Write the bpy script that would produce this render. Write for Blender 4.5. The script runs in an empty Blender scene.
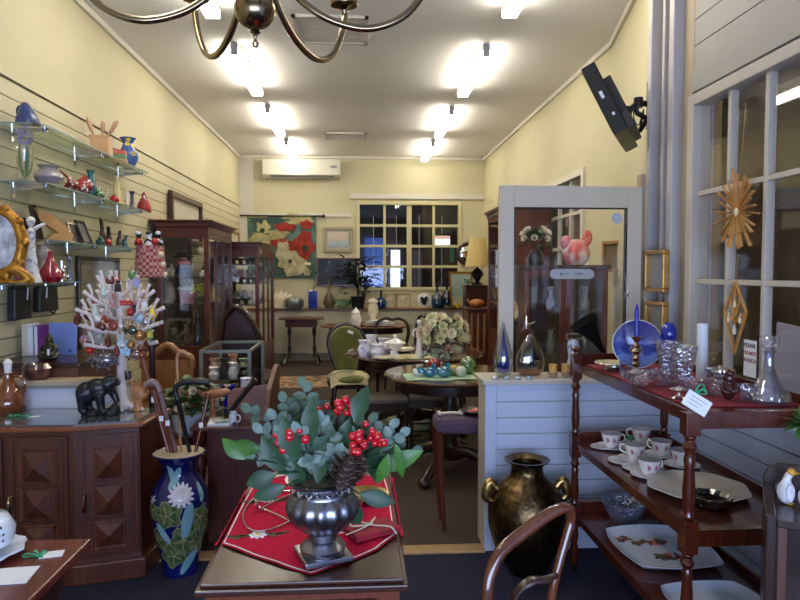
import bpy, bmesh, math, random
from mathutils import Matrix, Vector
PI = math.pi
random.seed(7)
scn = bpy.context.scene
COL = scn.collection

# ---------------------------------------------------------------- camera
FOC = 640.0
PHI = math.atan(28/640); PSI = math.atan(41/640*math.cos(PHI)); EYE = 1.5
cd = bpy.data.cameras.new('camera'); cd.sensor_width = 36; cd.lens = 28.8; cd.clip_start = 0.05
cam = bpy.data.objects.new('camera', cd); COL.objects.link(cam)
cam.location = (0, 0, EYE); cam.rotation_euler = (PI/2-PHI, 0, -PSI)
scn.camera = cam
# ---------------------------------------------------------------- world, exposure, daylight from the shop front
scn.view_settings.view_transform = 'Standard'; scn.view_settings.look = 'None'
scn.view_settings.exposure = 0.38; scn.view_settings.gamma = 1; scn.view_settings.use_curve_mapping = False
w = bpy.data.worlds.new('world'); scn.world = w; w.use_nodes = True
w.node_tree.nodes['Background'].inputs[0].default_value = (0.45, 0.58, 0.85, 1)
w.node_tree.nodes['Background'].inputs[1].default_value = 0.6
def area(name, loc, rot, sx, sy, e, col):
    l = bpy.data.lights.new(name, 'AREA'); l.shape = 'RECTANGLE'; l.size = sx; l.size_y = sy; l.energy = e; l.color = col
    o = bpy.data.objects.new(name, l); COL.objects.link(o); o.location = loc; o.rotation_euler = rot
    return o
area('shopfront_daylight', (0.05, -1.50, 1.05), (PI/2-.12, 0, 0), 3.2, 1.4, 125, (0.52, 0.66, 1.0))
LAMP_E = 19.5
LAMP_COL = (1.0, 0.93, 0.79)
scn.cycles.max_bounces = 8; scn.cycles.transparent_max_bounces = 24
scn.cycles.sample_clamp_indirect = 4.0
scn.cycles.caustics_reflective = False; scn.cycles.caustics_refractive = False

# ---------------------------------------------------------------- pixel rays (photograph measured once, points come out in metres)
_f = (math.sin(PSI)*math.cos(PHI), math.cos(PSI)*math.cos(PHI), -math.sin(PHI))
_r = (math.cos(PSI), -math.sin(PSI), 0)
_u = (math.sin(PSI)*math.sin(PHI), math.cos(PSI)*math.sin(PHI), math.cos(PHI))
def at(px, py, X=None, Y=None, Z=None):
    a = (px-400)/FOC; b = (300-py)/FOC
    d = [_f[i]+a*_r[i]+b*_u[i] for i in range(3)]
    t = X/d[0] if X is not None else Y/d[1] if Y is not None else (Z-EYE)/d[2]
    return Vector((t*d[0], t*d[1], EYE+t*d[2]))

# ---------------------------------------------------------------- materials
MC = {}
def rgb(h):
    v = [int(h[i:i+2], 16)/255 for i in (0, 2, 4)]
    return tuple((c/12.92 if c <= .04045 else ((c+.055)/1.055)**2.4) for c in v) + (1,)
def mat(name, col='808080', col2=None, rough=.5, metal=0, scale=6, stretch=(1, 1, 1), bump=0, coat=0, lo=.35, hi=.65, sheen=0, detail=4, spec=.5):
    if name in MC: return MC[name]
    m = bpy.data.materials.new(name); m.use_nodes = True; nt = m.node_tree; b = nt.nodes['Principled BSDF']
    b.inputs['Roughness'].default_value = rough; b.inputs['Metallic'].default_value = metal
    b.inputs['Coat Weight'].default_value = coat; b.inputs['Coat Roughness'].default_value = .08
    b.inputs['Sheen Weight'].default_value = sheen; b.inputs['Specular IOR Level'].default_value = spec
    c1 = rgb(col); b.inputs['Base Color'].default_value = c1
    if col2 or bump:
        tc = nt.nodes.new('ShaderNodeTexCoord'); mp = nt.nodes.new('ShaderNodeMapping'); nz = nt.nodes.new('ShaderNodeTexNoise')
        mp.inputs['Scale'].default_value = stretch; nz.inputs['Scale'].default_value = scale; nz.inputs['Detail'].default_value = detail
        nt.links.new(tc.outputs['Object'], mp.inputs[0]); nt.links.new(mp.outputs[0], nz.inputs['Vector'])
        if col2:
            cr = nt.nodes.new('ShaderNodeValToRGB'); cr.color_ramp.elements[0].position = lo; cr.color_ramp.elements[1].position = hi
            cr.color_ramp.elements[0].color = c1; cr.color_ramp.elements[1].color = rgb(col2)
            nt.links.new(nz.outputs['Fac'], cr.inputs[0]); nt.links.new(cr.outputs[0], b.inputs['Base Color'])
        if bump:
            bp = nt.nodes.new('ShaderNodeBump'); bp.inputs['Strength'].default_value = bump; bp.inputs['Distance'].default_value = .01
            nt.links.new(nz.outputs['Fac'], bp.inputs['Height']); nt.links.new(bp.outputs[0], b.inputs['Normal'])
    MC[name] = m
    return m
def glass(name, tint='ffffff', refl=.12, rough=.03, body=None, bodyfac=0, bump=0, scale=60):
    if name in MC: return MC[name]
    m = bpy.data.materials.new(name); m.use_nodes = True; nt = m.node_tree; N = nt.nodes; L = nt.links
    N.clear(); out = N.new('ShaderNodeOutputMaterial'); tr = N.new('ShaderNodeBsdfTransparent'); gl = N.new('ShaderNodeBsdfGlossy')
    tr.inputs[0].default_value = rgb(tint); gl.inputs['Roughness'].default_value = rough; gl.inputs[0].default_value = (1, 1, 1, 1)
    lw = N.new('ShaderNodeLayerWeight'); lw.inputs[0].default_value = .25
    mt = N.new('ShaderNodeMath'); mt.operation = 'MULTIPLY_ADD'; mt.use_clamp = True; mt.inputs[1].default_value = .7; mt.inputs[2].default_value = refl
    L.new(lw.outputs['Facing'], mt.inputs[0]); 
    mt.inputs[1].default_value = .35 if refl > .1 else .16
    mx = N.new('ShaderNodeMixShader'); L.new(mt.outputs[0], mx.inputs[0]); L.new(tr.outputs[0], mx.inputs[1]); L.new(gl.outputs[0], mx.inputs[2])
    last = mx
    if bodyfac:
        df = N.new('ShaderNodeBsdfPrincipled'); df.inputs['Base Color'].default_value = rgb(body or tint); df.inputs['Roughness'].default_value = .1
        m2 = N.new('ShaderNodeMixShader'); m2.inputs[0].default_value = bodyfac; L.new(mx.outputs[0], m2.inputs[1]); L.new(df.outputs[0], m2.inputs[2]); last = m2
    if bump:
        vo = N.new('ShaderNodeTexVoronoi'); vo.inputs['Scale'].default_value = scale; tc = N.new('ShaderNodeTexCoord'); L.new(tc.outputs['Object'], vo.inputs['Vector'])
        bp = N.new('ShaderNodeBump'); bp.inputs['Strength'].default_value = bump; bp.inputs['Distance'].default_value = .01
        L.new(vo.outputs['Distance'], bp.inputs['Height']); L.new(bp.outputs[0], gl.inputs['Normal']); L.new(bp.outputs[0], lw.inputs['Normal'])
    L.new(last.outputs[0], out.inputs[0]); MC[name] = m
    return m
def emit(name, col, e, base=(1, 1, 1, 1)):
    if name in MC: return MC[name]
    m = bpy.data.materials.new(name); m.use_nodes = True; b = m.node_tree.nodes['Principled BSDF']
    b.inputs['Emission Color'].default_value = (*col[:3], 1); b.inputs['Emission Strength'].default_value = e; b.inputs['Base Color'].default_value = base
    MC[name] = m
    return m
def wood(name, c1, c2, rough=.32, coat=.3, stretch=(9, 9, 1.2)):
    return mat(name, c1, c2, rough=rough, coat=coat, scale=4, stretch=stretch, detail=6, lo=.3, hi=.7, bump=.04)

CREAM = mat('cream_wall_paint', 'c9c19f', 'c4bc98', rough=.7, scale=2)
SLAT = mat('cream_slat_panel', 'c9c09e', 'c3ba96', rough=.55, scale=2)
CEIL = mat('ceiling_paint', 'eceae6', 'e8e5e0', rough=.8, scale=1.5)
TRIMW = mat('pale_trim_paint', 'cfc9bb', rough=.45)
BOARDW = mat('daylight_blued_board_paint', 'bcc6dc', 'b5c0d8', rough=.5, scale=2)  # white boards, with the blue of the daylight put into the paint colour
GREYW = mat('grey_white_paint', 'bfb6aa', rough=.5)
TANW = mat('faded_tan_panel', 'b5a68c', 'a99a80', rough=.6, scale=3, stretch=(1, 1, .2))
CARPB = mat('dark_blue_carpet', '2a2a38', '323244', rough=.95, scale=160, bump=.4, spec=.1)
CARPT = mat('taupe_carpet', '463b34', '51463d', rough=.95, scale=140, bump=.4, spec=.1)
MAHOG = wood('red_mahogany', '46190f', '602818')
MAHOGD = wood('dark_mahogany', '28100c', '3a1812')
DARKW = wood('dark_stained_wood', '22120d', '331c14')
BROWNW = wood('brown_wood', '462516', '5c3522', rough=.45)
TANWOOD = wood('honey_wood', '8a5c34', 'a3744a', rough=.4)
STRIPW = wood('threshold_oak', '98784e', 'b08d5e', rough=.5)
GOLD = mat('gilt_frame', 'b07a28', '8a5a1a', rough=.3, metal=.7, scale=30, bump=.3)
BRASS = mat('aged_brass', 'a08c6c', '86745a', rough=.2, metal=1, scale=8)
SILVER = mat('polished_silver', 'd8d5d0', rough=.15, metal=1)
PEWTER = mat('dark_pewter', '9a9aa2', '7c7c86', rough=.3, metal=1, scale=12)
BLACK = mat('black_plastic', '101012', rough=.4)
WHITE = mat('white_porcelain', 'e8e6e2', rough=.15, coat=.5)
CREAMP = mat('cream_porcelain', 'd9cdb0', rough=.25, coat=.3)
PAPER = mat('white_card', 'e6e6ea', rough=.7)
GREENR = mat('green_ribbon', '1f9a6a', rough=.5)
LEAFG = mat('deep_green_leaf', '1d3a22', '2a4c2e', rough=.45, scale=20)
LEAFT = mat('grey_teal_leaf', '3a503c', '5c7260', rough=.5, scale=20)
LEAFB = mat('bright_green_leaf', '4a7a2c', '35601f', rough=.4, scale=20)
REDB = mat('red_berry', 'c01822', rough=.15, coat=.6)
REDC = mat('red_cloth', 'b01038', 'bc1640', rough=.9, scale=90, bump=.15, spec=.15)
MAROON = mat('maroon_cloth', '720f24', '7e162c', rough=.9, scale=80, bump=.15)
NAVY = mat('navy_glaze', '0c1048', '141a5c', rough=.12, coat=.6, scale=8)
COBALT = mat('cobalt_glaze', '18288f', '22349f', rough=.12, coat=.6, scale=8)
TEALG = mat('teal_glaze', '3e7078', '2c5a64', rough=.2, scale=10)
PINK = mat('pink_glaze', 'd88a98', 'c06a80', rough=.25, scale=12)
CORAL = mat('coral_red_glaze', 'c24a40', 'e0857a', rough=.25, scale=20)
REDG = mat('red_glaze', 'b02420', rough=.2)
YELL = mat('yellow_paint', 'd8c03a', rough=.5)
OLIVE = mat('olive_velvet', '66681e', '4f5216', rough=.8, scale=12, stretch=(1, 1, .3), sheen=.6)
CREAMF = mat('cream_fabric', 'cfc39a', 'bcae84', rough=.9, scale=30, bump=.2)
PURP = mat('dusty_purple_fabric', '4a3a4c', '554458', rough=.9, scale=60, bump=.2)
GLASS = glass('clear_glass'); PANE = glass('window_pane', refl=.025); SHELFG = glass('shelf_glass', tint='e2ece6', refl=.16)
CRYST = glass('cut_crystal', tint='eae8ee', refl=.14, bump=.8, scale=55, body='d8d8e4', bodyfac=.03)
MIRR = mat('mirror_silver', 'e8e8e8', rough=.03, metal=1)
GREYB = mat('grey_plastic', '8f9092', rough=.4)
TUBE = emit('lit_tube', LAMP_COL, LAMP_E)

# ---------------------------------------------------------------- mesh builder
class MB:
    def __init__(s): s.v = []; s.f = []; s.m = []; s.s = []; s.mi = 0; s.M = Matrix.Identity(4)
    def _add(s, vs, fs, smooth):
        k = len(s.v); s.v += [tuple(s.M @ Vector(p)) for p in vs]
        for f in fs: s.f.append([i+k for i in f]); s.m.append(s.mi); s.s.append(smooth)
        return s
    def box(s, c, d, rz=0, rx=0, ry=0):
        R = Matrix.Rotation(rz, 3, 'Z') @ Matrix.Rotation(ry, 3, 'Y') @ Matrix.Rotation(rx, 3, 'X')
        vs = [Vector(c)+R @ Vector((x*d[0]/2, y*d[1]/2, z*d[2]/2)) for x in (-1, 1) for y in (-1, 1) for z in (-1, 1)]
        return s._add(vs, [(0, 1, 3, 2), (4, 6, 7, 5), (0, 4, 5, 1), (2, 3, 7, 6), (0, 2, 6, 4), (1, 5, 7, 3)], False)
    def bb(s, x0, x1, y0, y1, z0, z1): return s.box(((x0+x1)/2, (y0+y1)/2, (z0+z1)/2), (x1-x0, y1-y0, z1-z0))
    def lathe(s, prof, n=24, c=(0, 0, 0), R=None, sx=1, sy=1, flute=0, nf=12, arc=None):
        vs = []; fs = []; R = R or Matrix.Identity(3)
        for r, z in prof:
            for i in range(n):
                a = 2*PI*i/n; q = r*(1+flute*math.cos(nf*a))
                vs.append(Vector(c)+R @ Vector((q*math.cos(a)*sx, q*math.sin(a)*sy, z)))
        for j in range(len(prof)-1):
            for i in range(n): fs.append((j*n+i, j*n+(i+1) % n, (j+1)*n+(i+1) % n, (j+1)*n+i))
        if prof[0][0] > 1e-5: fs.append(tuple(range(n))[::-1])
        if prof[-1][0] > 1e-5: fs.append(tuple((len(prof)-1)*n+i for i in range(n)))
        return s._add(vs, fs, True)
    def cyl(s, c, r, h, n=20, R=None, r2=None):
        return s.lathe([(r, 0), (r if r2 is None else r2, h)], n, c, R)
    def ball(s, c, r, n=16, k=10, R=None):
        if not hasattr(r, '__len__'): r = (r, r, r)
        prof = [(math.sin(PI*j/k), -math.cos(PI*j/k)) for j in range(k+1)]
        vs = []; fs = []; R = R or Matrix.Identity(3)
        for q, z in prof:
            for i in range(n):
                a = 2*PI*i/n; vs.append(Vector(c)+R @ Vector((q*math.cos(a)*r[0], q*math.sin(a)*r[1], z*r[2])))
        for j in range(k):
            for i in range(n): fs.append((j*n+i, j*n+(i+1) % n, (j+1)*n+(i+1) % n, (j+1)*n+i))
        return s._add(vs, fs, True)
    def tube(s, pts, r, n=8, closed=False, sub=0, flat=1):
        pts = [Vector(p) for p in pts]
        if not hasattr(r, '__len__'): r = [r]*len(pts)
        r = list(r)
        if sub:
            P2 = []; R2 = []; L = len(pts); rng = L if closed else L-1
            for i in range(rng):
                g = lambda k: pts[k % L] if closed else pts[min(max(k, 0), L-1)]
                p0, p1, p2, p3 = g(i-1), g(i), g(i+1), g(i+2)
                for j in range(sub):
                    t = j/sub
                    P2.append(.5*((2*p1)+(p2-p0)*t+(2*p0-5*p1+4*p2-p3)*t*t+(3*p1-p0-3*p2+p3)*t**3))
                    R2.append(r[i]*(1-t)+r[(i+1) % L]*t)
            if not closed: P2.append(pts[-1]); R2.append(r[-1])
            pts, r = P2, R2
        L = len(pts); vs = []; fs = []; up = None
        for i, p in enumerate(pts):
            a = pts[(i-1) % L] if (closed or i) else p; b = pts[(i+1) % L] if (closed or i < L-1) else p
            t = (b-a).normalized() if (b-a).length > 1e-9 else Vector((0, 0, 1))
            if up is None:
                up = Vector((0, 0, 1)) if abs(t.z) < .9 else Vector((1, 0, 0))
            x = up-t*up.dot(t)
            x = x.normalized() if x.length > 1e-6 else t.orthogonal().normalized()
            up = x; y = t.cross(x)
            for k in range(n):
                q = 2*PI*k/n; vs.append(p+(x*math.cos(q)*flat+y*math.sin(q))*r[i])
        for j in range(L if closed else L-1):
            for i in range(n): fs.append((j*n+i, j*n+(i+1) % n, ((j+1) % L)*n+(i+1) % n, ((j+1) % L)*n+i))
        if not closed: fs.append(tuple(range(n))[::-1]); fs.append(tuple((L-1)*n+i for i in range(n)))
        return s._add(vs, fs, True)
    def prism(s, poly, h, M=None, smooth=False):
        """poly in local x,z plane extruded along y from 0 to h"""
        M = M or Matrix.Identity(4); n = len(poly)
        vs = [M @ Vector((x, 0, z)) for x, z in poly]+[M @ Vector((x, h, z)) for x, z in poly]
        fs = [tuple(range(n)), tuple(range(2*n-1, n-1, -1))]+[(i, i+n, (i+1) % n+n, (i+1) % n) for i in range(n)]
        return s._add(vs, fs, smooth)
    def slab(s, poly, z0, z1):
        """poly in x,y extruded up"""
        n = len(poly); vs = [(x, y, z0) for x, y in poly]+[(x, y, z1) for x, y in poly]
        fs = [tuple(range(n))[::-1], tuple(range(n, 2*n))]+[(i, (i+1) % n, (i+1) % n+n, i+n) for i in range(n)]
        return s._add(vs, fs, False)
    def sheet(s, fn, nu, nv, th=.003):
        top = [fn(i/nu, j/nv) for j in range(nv+1) for i in range(nu+1)]
        bot = [(p[0], p[1], p[2]-th) for p in top]; K = len(top); W_ = nu+1; fs = []
        for j in range(nv):
            for i in range(nu):
                a = j*W_+i; fs.append((a, a+1, a+1+W_, a+W_)); fs.append((a+K, a+W_+K, a+1+W_+K, a+1+K))
        ed = [i for i in range(nu+1)]+[j*W_+nu for j in range(1, nv+1)]+[nv*W_+i for i in range(nu-1, -1, -1)]+[j*W_ for j in range(nv-1, 0, -1)]
        for a, b in zip(ed, ed[1:]+ed[:1]): fs.append((a, a+K, b+K, b))
        return s._add(top+bot, fs, True)
    def leaf(s, p, d, up, L, W, curl=.25, rnd=False, n=5):
        d = Vector(d).normalized(); up = Vector(up); sd = d.cross(up)
        sd = sd.normalized() if sd.length > 1e-5 else d.orthogonal().normalized(); up = sd.cross(d).normalized(); p = Vector(p)
        vs = []; fs = []
        for i in range(n+1):
            t = i/n; w_ = W/2*(math.sin(PI*min(1, t*.97+.03))**(.5 if rnd else .9)); c = p+d*L*t-up*(curl*L*t*t)
            vs += [c-sd*w_+up*w_*.3, c, c+sd*w_+up*w_*.3]
        for i in range(n):
            a = i*3; fs += [(a, a+1, a+4, a+3), (a+1, a+2, a+5, a+4)]
        return s._add(vs, fs, True)
    def petals(s, c, r, n=6, up=(0, 0, 1), open_=.5, lay=2):
        up = Vector(up).normalized(); a = up.orthogonal().normalized(); b = up.cross(a)
        for l in range(lay):
            for i in range(n):
                q = 2*PI*(i+.5*l)/n; d = (a*math.cos(q)+b*math.sin(q))*open_*(1-.45*l)+up*(1-open_)*(1+.6*l)
                s.leaf(c, d, up, r*(1-.2*l), r*.9*(1-.25*l), curl=-.15, rnd=True, n=3)
        return s
    def mesh(s, name, mats):
        me = bpy.data.meshes.new(name); me.from_pydata(s.v, [], s.f)
        for m in (mats if isinstance(mats, (list, tuple)) else [mats]): me.materials.append(m)
        me.polygons.foreach_set('material_index', s.m); me.polygons.foreach_set('use_smooth', s.s)
        bm = bmesh.new(); bm.from_mesh(me); bmesh.ops.recalc_face_normals(bm, faces=bm.faces)
        for e in bm.edges:
            if len(e.link_faces) == 2 and e.calc_face_angle(0) > .7: e.smooth = False
        bm.to_mesh(me); bm.free(); me.update(); return me

def _obj(name, mb, mats, parent=None, loc=(0, 0, 0), rz=0, bevel=0, remesh=0, rot=None):
    me = mb.mesh(name, mats) if isinstance(mb, MB) else mb
    o = bpy.data.objects.new(name, me); COL.objects.link(o); o.location = loc; o.rotation_euler = rot or (0, 0, rz)
    if parent: o.parent = parent
    if bevel:
        b = o.modifiers.new('bevel', 'BEVEL'); b.width = bevel; b.segments = 2; b.limit_method = 'ANGLE'; b.angle_limit = .9
    if remesh:
        r = o.modifiers.new('remesh', 'REMESH'); r.mode = 'VOXEL'; r.voxel_size = remesh; r.use_smooth_shade = True
        q = o.modifiers.new('smooth', 'SMOOTH'); q.factor = .5; q.iterations = 4
    return o
def _tag(o, label, cat, group=None):
    o['label'] = label; o['category'] = cat
    if group: o['group'] = group
    return o
def thing(name, label, cat, loc=(0, 0, 0), rz=0, group=None, rot=None):
    o = bpy.data.objects.new(name, None); COL.objects.link(o); o.location = loc; o.rotation_euler = rot or (0, 0, rz); o.empty_display_size = .1
    return _tag(o, label, cat, group)
def part(name, mb, mats, parent, label=None, **k):
    o = _obj(name, mb, mats, parent, **k)
    if label: o['label'] = label
    return o
def solo(name, mb, mats, label, cat, loc=(0, 0, 0), rz=0, group=None, **k):
    return _tag(_obj(name, mb, mats, None, loc, rz, **k), label, cat, group)
def struct(name, mb, mats, **k):
    o = _obj(name, mb, mats, None, **k); o['kind'] = 'structure'; return o
def dup(root, loc, rz, label, group=None, sc=None):
    r = root.copy(); COL.objects.link(r); r.location = loc; r.rotation_euler = (0, 0, rz); r['label'] = label
    if group: r['group'] = group
    if sc: r.scale = (sc, sc, sc)
    for ch in list(root.children):
        c = ch.copy(); COL.objects.link(c); c.parent = r
        for g in list(ch.children):
            d = g.copy(); COL.objects.link(d); d.parent = c
    return r
def text_mb(name, s, size, mat_, parent, loc, rot, ext=.0006):
    cu = bpy.data.curves.new(name, 'FONT'); cu.body = s; cu.size = size; cu.extrude = ext; cu.align_x = 'CENTER'; cu.align_y = 'CENTER'
    t = bpy.data.objects.new(name, cu); COL.objects.link(t); bpy.context.view_layer.update()
    me = bpy.data.meshes.new_from_object(t.evaluated_get(bpy.context.evaluated_depsgraph_get())); bpy.data.objects.remove(t)
    me.materials.clear(); me.materials.append(mat_)
    o = bpy.data.objects.new(name, me); COL.objects.link(o); o.parent = parent; o.location = loc; o.rotation_euler = rot
    return o
def Rm(ax, a): return Matrix.Rotation(a, 3, ax)
# ================================================================ THE SETTING
L_, R_, BK, CZ, FRT = -2.05, 2.2, 11.2, 3.5, -1.6
HW = 3.35            # front face of the half wall / threshold
WX = 1.78            # window wall
m = MB().bb(L_-.1, WX+.5, FRT-.1, HW, -.1, 0); struct('floor', m, CARPB)
m = MB().bb(L_-.1, R_+.1, HW, BK+.1, -.1, 0); struct('floor_back', m, CARPT)
m = MB().bb(-1.05, .67, HW-.03, HW+.07, 0, .012); struct('trim_1', m, STRIPW, bevel=.003)
m = MB().bb(L_-.2, 4.6, FRT-.1, BK+.2, CZ, CZ+.1); struct('ceiling', m, CEIL)
m = MB().bb(L_-.1, L_, FRT, BK+.1, 0, CZ); struct('wall_left', m, CREAM)
# slat panelling on the left wall
m = MB()
z = 0.12
while z < 2.55:
    m.bb(L_, L_+.018, FRT, BK, z, z+.093); z += .1
m.bb(L_, L_+.03, FRT, BK, z+.005, z+.055)
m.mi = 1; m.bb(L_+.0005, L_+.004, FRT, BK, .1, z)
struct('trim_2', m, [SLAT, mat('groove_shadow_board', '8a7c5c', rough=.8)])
m = MB(); 
m.bb(L_, L_+.03, FRT, BK, CZ-.05, CZ); m.bb(L_, R_, BK-.03, BK, CZ-.05, CZ); m.bb(R_-.03, R_, 5.5, BK, CZ-.05, CZ)
struct('trim_3', m, TRIMW, bevel=.008)
# back wall with window opening
wx0, wx1 = at(357, 250, Y=BK).x, at(461, 250, Y=BK).x; wz0, wz1 = at(400, 290, Y=BK).z, at(400, 202, Y=BK).z
m = MB(); m.bb(L_, wx0, BK, BK+.1, 0, CZ); m.bb(wx1, R_+.1, BK, BK+.1, 0, CZ); m.bb(wx0, wx1, BK, BK+.1, 0, wz0); m.bb(wx0, wx1, BK, BK+.1, wz1, CZ)
struct('wall_back', m, CREAM)
m = MB(); zr = at(300, 215, Y=BK).z; m.bb(L_, wx0-.1, BK-.02, BK, zr-.03, zr+.03)
m.bb(wx0-.12, R_, BK-.035, BK, wz1+.05, wz1+.14); m.bb(L_, L_+.25, BK-.03, BK, 0, CZ-.05)
xx = L_+.3
while xx < R_: m.bb(xx, xx+.006, BK-.004, BK, .9, zr); xx += .4
struct('trim_4', m, TRIMW, bevel=.004)
def window(name, x0, x1, z0, z1, nx, nz, th=.05, bar=.035, rot=0, loc=(0, 0, 0), mid=True, fr=.07, fm=TRIMW):
    r = bpy.data.objects.new(name, None); COL.objects.link(r); r.location = loc; r.rotation_euler = (0, 0, rot); r['kind'] = 'structure'
    m = MB(); m.bb(x0-fr, x0, -th, th, z0-fr, z1+fr); m.bb(x1, x1+fr, -th, th, z0-fr, z1+fr); m.bb(x0, x1, -th, th, z1, z1+fr); m.bb(x0, x1, -th, th, z0-fr, z0)
    part('window_frame', m, fm, r, bevel=.006)
    m = MB()
    for i in range(1, nx):
        x = x0+(x1-x0)*i/nx; b = bar*(1.9 if (mid and i == nx//2) else 1); m.bb(x-b/2, x+b/2, -.02, .02, z0, z1)
    for j in range(1, nz):
        z = z0+(z1-z0)*j/nz; m.bb(x0, x1, -.018, .018, z-bar/2, z+bar/2)
    part('glazing_bars', m, fm, r, bevel=.003)
    m = MB().bb(x0, x1, -.003, .003, z0, z1); part('pane', m, PANE, r)
    return r
window('window_1', wx0+.05, wx1-.05, wz0+.05, wz1-.05, 4, 4, loc=(0, BK+.03, 0), fr=.06, bar=.045, fm=mat('cream_frame_paint', 'c8bf90', rough=.45))
# dim arcade beyond the back window
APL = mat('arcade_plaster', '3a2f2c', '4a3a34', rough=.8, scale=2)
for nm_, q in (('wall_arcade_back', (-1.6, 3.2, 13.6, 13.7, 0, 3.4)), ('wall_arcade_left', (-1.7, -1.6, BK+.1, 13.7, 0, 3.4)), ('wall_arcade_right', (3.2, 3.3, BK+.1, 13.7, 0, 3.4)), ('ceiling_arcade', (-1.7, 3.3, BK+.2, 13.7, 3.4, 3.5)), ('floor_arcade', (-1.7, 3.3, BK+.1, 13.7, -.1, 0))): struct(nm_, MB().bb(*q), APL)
# right wall of the back room
W3 = dict(y0=6.15, y1=8.2, z0=1.35, z1=2.5)
m = MB(); m.bb(R_, R_+.1, 5.5, W3['y0'], 0, CZ); m.bb(R_, R_+.1, W3['y1'], BK+.1, 0, CZ); m.bb(R_, R_+.1, W3['y0'], W3['y1'], 0, W3['z0']); m.bb(R_, R_+.1, W3['y0'], W3['y1'], W3['z1'], CZ)
struct('wall_right', m, CREAM)
window('window_2', -W3['y1']+.05, -W3['y0']-.05, W3['z0']+.05, W3['z1']-.05, 5, 3, rot=-PI/2, loc=(R_+.02, 0, 0), mid=False, fm=TRIMW)
m = MB().bb(R_+.6, R_+.7, 5.0, 9.5, 0, CZ); struct('wall_passage', m, mat('passage_plaster', 'a08e72', rough=.8))
# angled wall from the window corner to the right wall
def quadwall(p, q, z0, z1, th, mm, name, out=None):
    d = Vector((q[0]-p[0], q[1]-p[1])).normalized(); n = Vector((d.y, -d.x))*th
    m = MB().slab([p, q, (q[0]+n.x, q[1]+n.y), (p[0]+n.x, p[1]+n.y)], z0, z1)
    return struct(name, m, mm)
quadwall((1.86, 3.95), (R_, 5.5), 0, CZ, .1, CREAM, 'wall_angled')
d = Vector((R_-1.86, 1.55)).normalized()
m = MB().slab([(1.86, 3.95), (R_, 5.5), (R_-.03, 5.5), (1.83, 3.95)], CZ-.05, CZ); struct('trim_5', m, TRIMW)
quadwall((WX, HW+.0), (1.86, 3.95), 0, CZ, .1, TANW, 'wall_corner')
# corner casing boards: pale uprights between the window and the angled wall
m = MB()
for px, ww, off in ((657, .05, .05), (668, .03, .03), (679, .06, .045)):
    y = at(px, 200, X=1.80).y; m.bb(WX-off+.02*(y-HW), 1.88, y-ww/2, y+ww/2, 0, CZ-.01)
struct('trim_6', m, mat('blue_white_casing_paint', 'b2aeb0', rough=.4), bevel=.006)
# window wall (boards over a multi-pane window)
wy1 = at(690, 95, X=WX).y-.03; wz1b = at(690, 95, X=WX).z-.02; wzb = 0.93; wy0 = wy1-2.4
m = MB(); m.bb(WX+.02, WX+.12, FRT, wy0, 0, CZ); m.bb(WX+.02, WX+.12, wy1, HW+.02, 0, CZ); m.bb(WX+.02, WX+.12, wy0, wy1, 0, wzb); m.bb(WX+.02, WX+.12, wy0, wy1, wz1b, CZ)
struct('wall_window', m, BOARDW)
m = MB(); z = wz1b+.13; m.mi = 1
while z < CZ: m.bb(WX+.002, WX+.02, FRT, HW, z, min(CZ, z+.132)); z += .138
m.mi = 0
z = 0
while z < wzb-.1: m.bb(WX+.002, WX+.02, FRT, HW, z, z+.088); z += .094
m.mi = 1; m.bb(WX-.012, WX+.02, FRT, HW, wz1b+.02, wz1b+.125)
struct('trim_7', m, [BOARDW, mat('shade_toned_boards', 'a5a19a', '9e9a93', rough=.5, scale=2)])  # upper boards coloured darker to stand in for weak grazing light
r3 = window('window_3', -wy1+.06, -wy0-.06, wzb+.06, wz1b-.06, 8, 3, rot=-PI/2, loc=(WX+.02, 0, 0), mid=False, bar=.026, fr=.06, fm=GREYW)
# room beyond the side window
m = MB(); m.bb(4.5, 4.6, FRT, 7.5, 0, CZ); m.bb(2.45, 4.6, 7.4, 7.5, 0, CZ); m.bb(WX+.12, 4.6, FRT-.1, FRT, 0, CZ)
struct('wall_next_room', m, mat('next_room_plaster', 'a89678', 'b29f82', rough=.8, scale=1))
m = MB().bb(WX+.1, 4.6, FRT, 7.5, -.1, 0); struct('floor_next_room', m, CARPT)
# half wall
m = MB(); m.bb(.67, WX, HW+.012, HW+.2, 0, .90); m.mi = 1; z = .12
while z < .86: m.bb(.73, WX, HW, HW+.012, z, min(.90, z+.082)); z += .086
m.bb(.67, .73, HW-.006, HW+.012, 0, .90); m.bb(.73, WX, HW-.006, HW+.012, 0, .115); m.bb(.73, WX, HW-.004, HW+.012, .87, .90)
m.mi = 2; m.bb(.655, WX, HW-.015, HW+.26, .90, .925)
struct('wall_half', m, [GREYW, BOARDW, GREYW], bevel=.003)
# shop front behind the camera: a wall with a big window opening for the daylight
m = MB(); m.bb(L_, -1.55, FRT-.1, FRT, 0, CZ); m.bb(1.65, WX+.1, FRT-.1, FRT, 0, CZ); m.bb(-1.55, 1.65, FRT-.1, FRT, 0, .35); m.bb(-1.55, 1.65, FRT-.1, FRT, 2.65, CZ)
struct('wall_front', m, CREAM)
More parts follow.
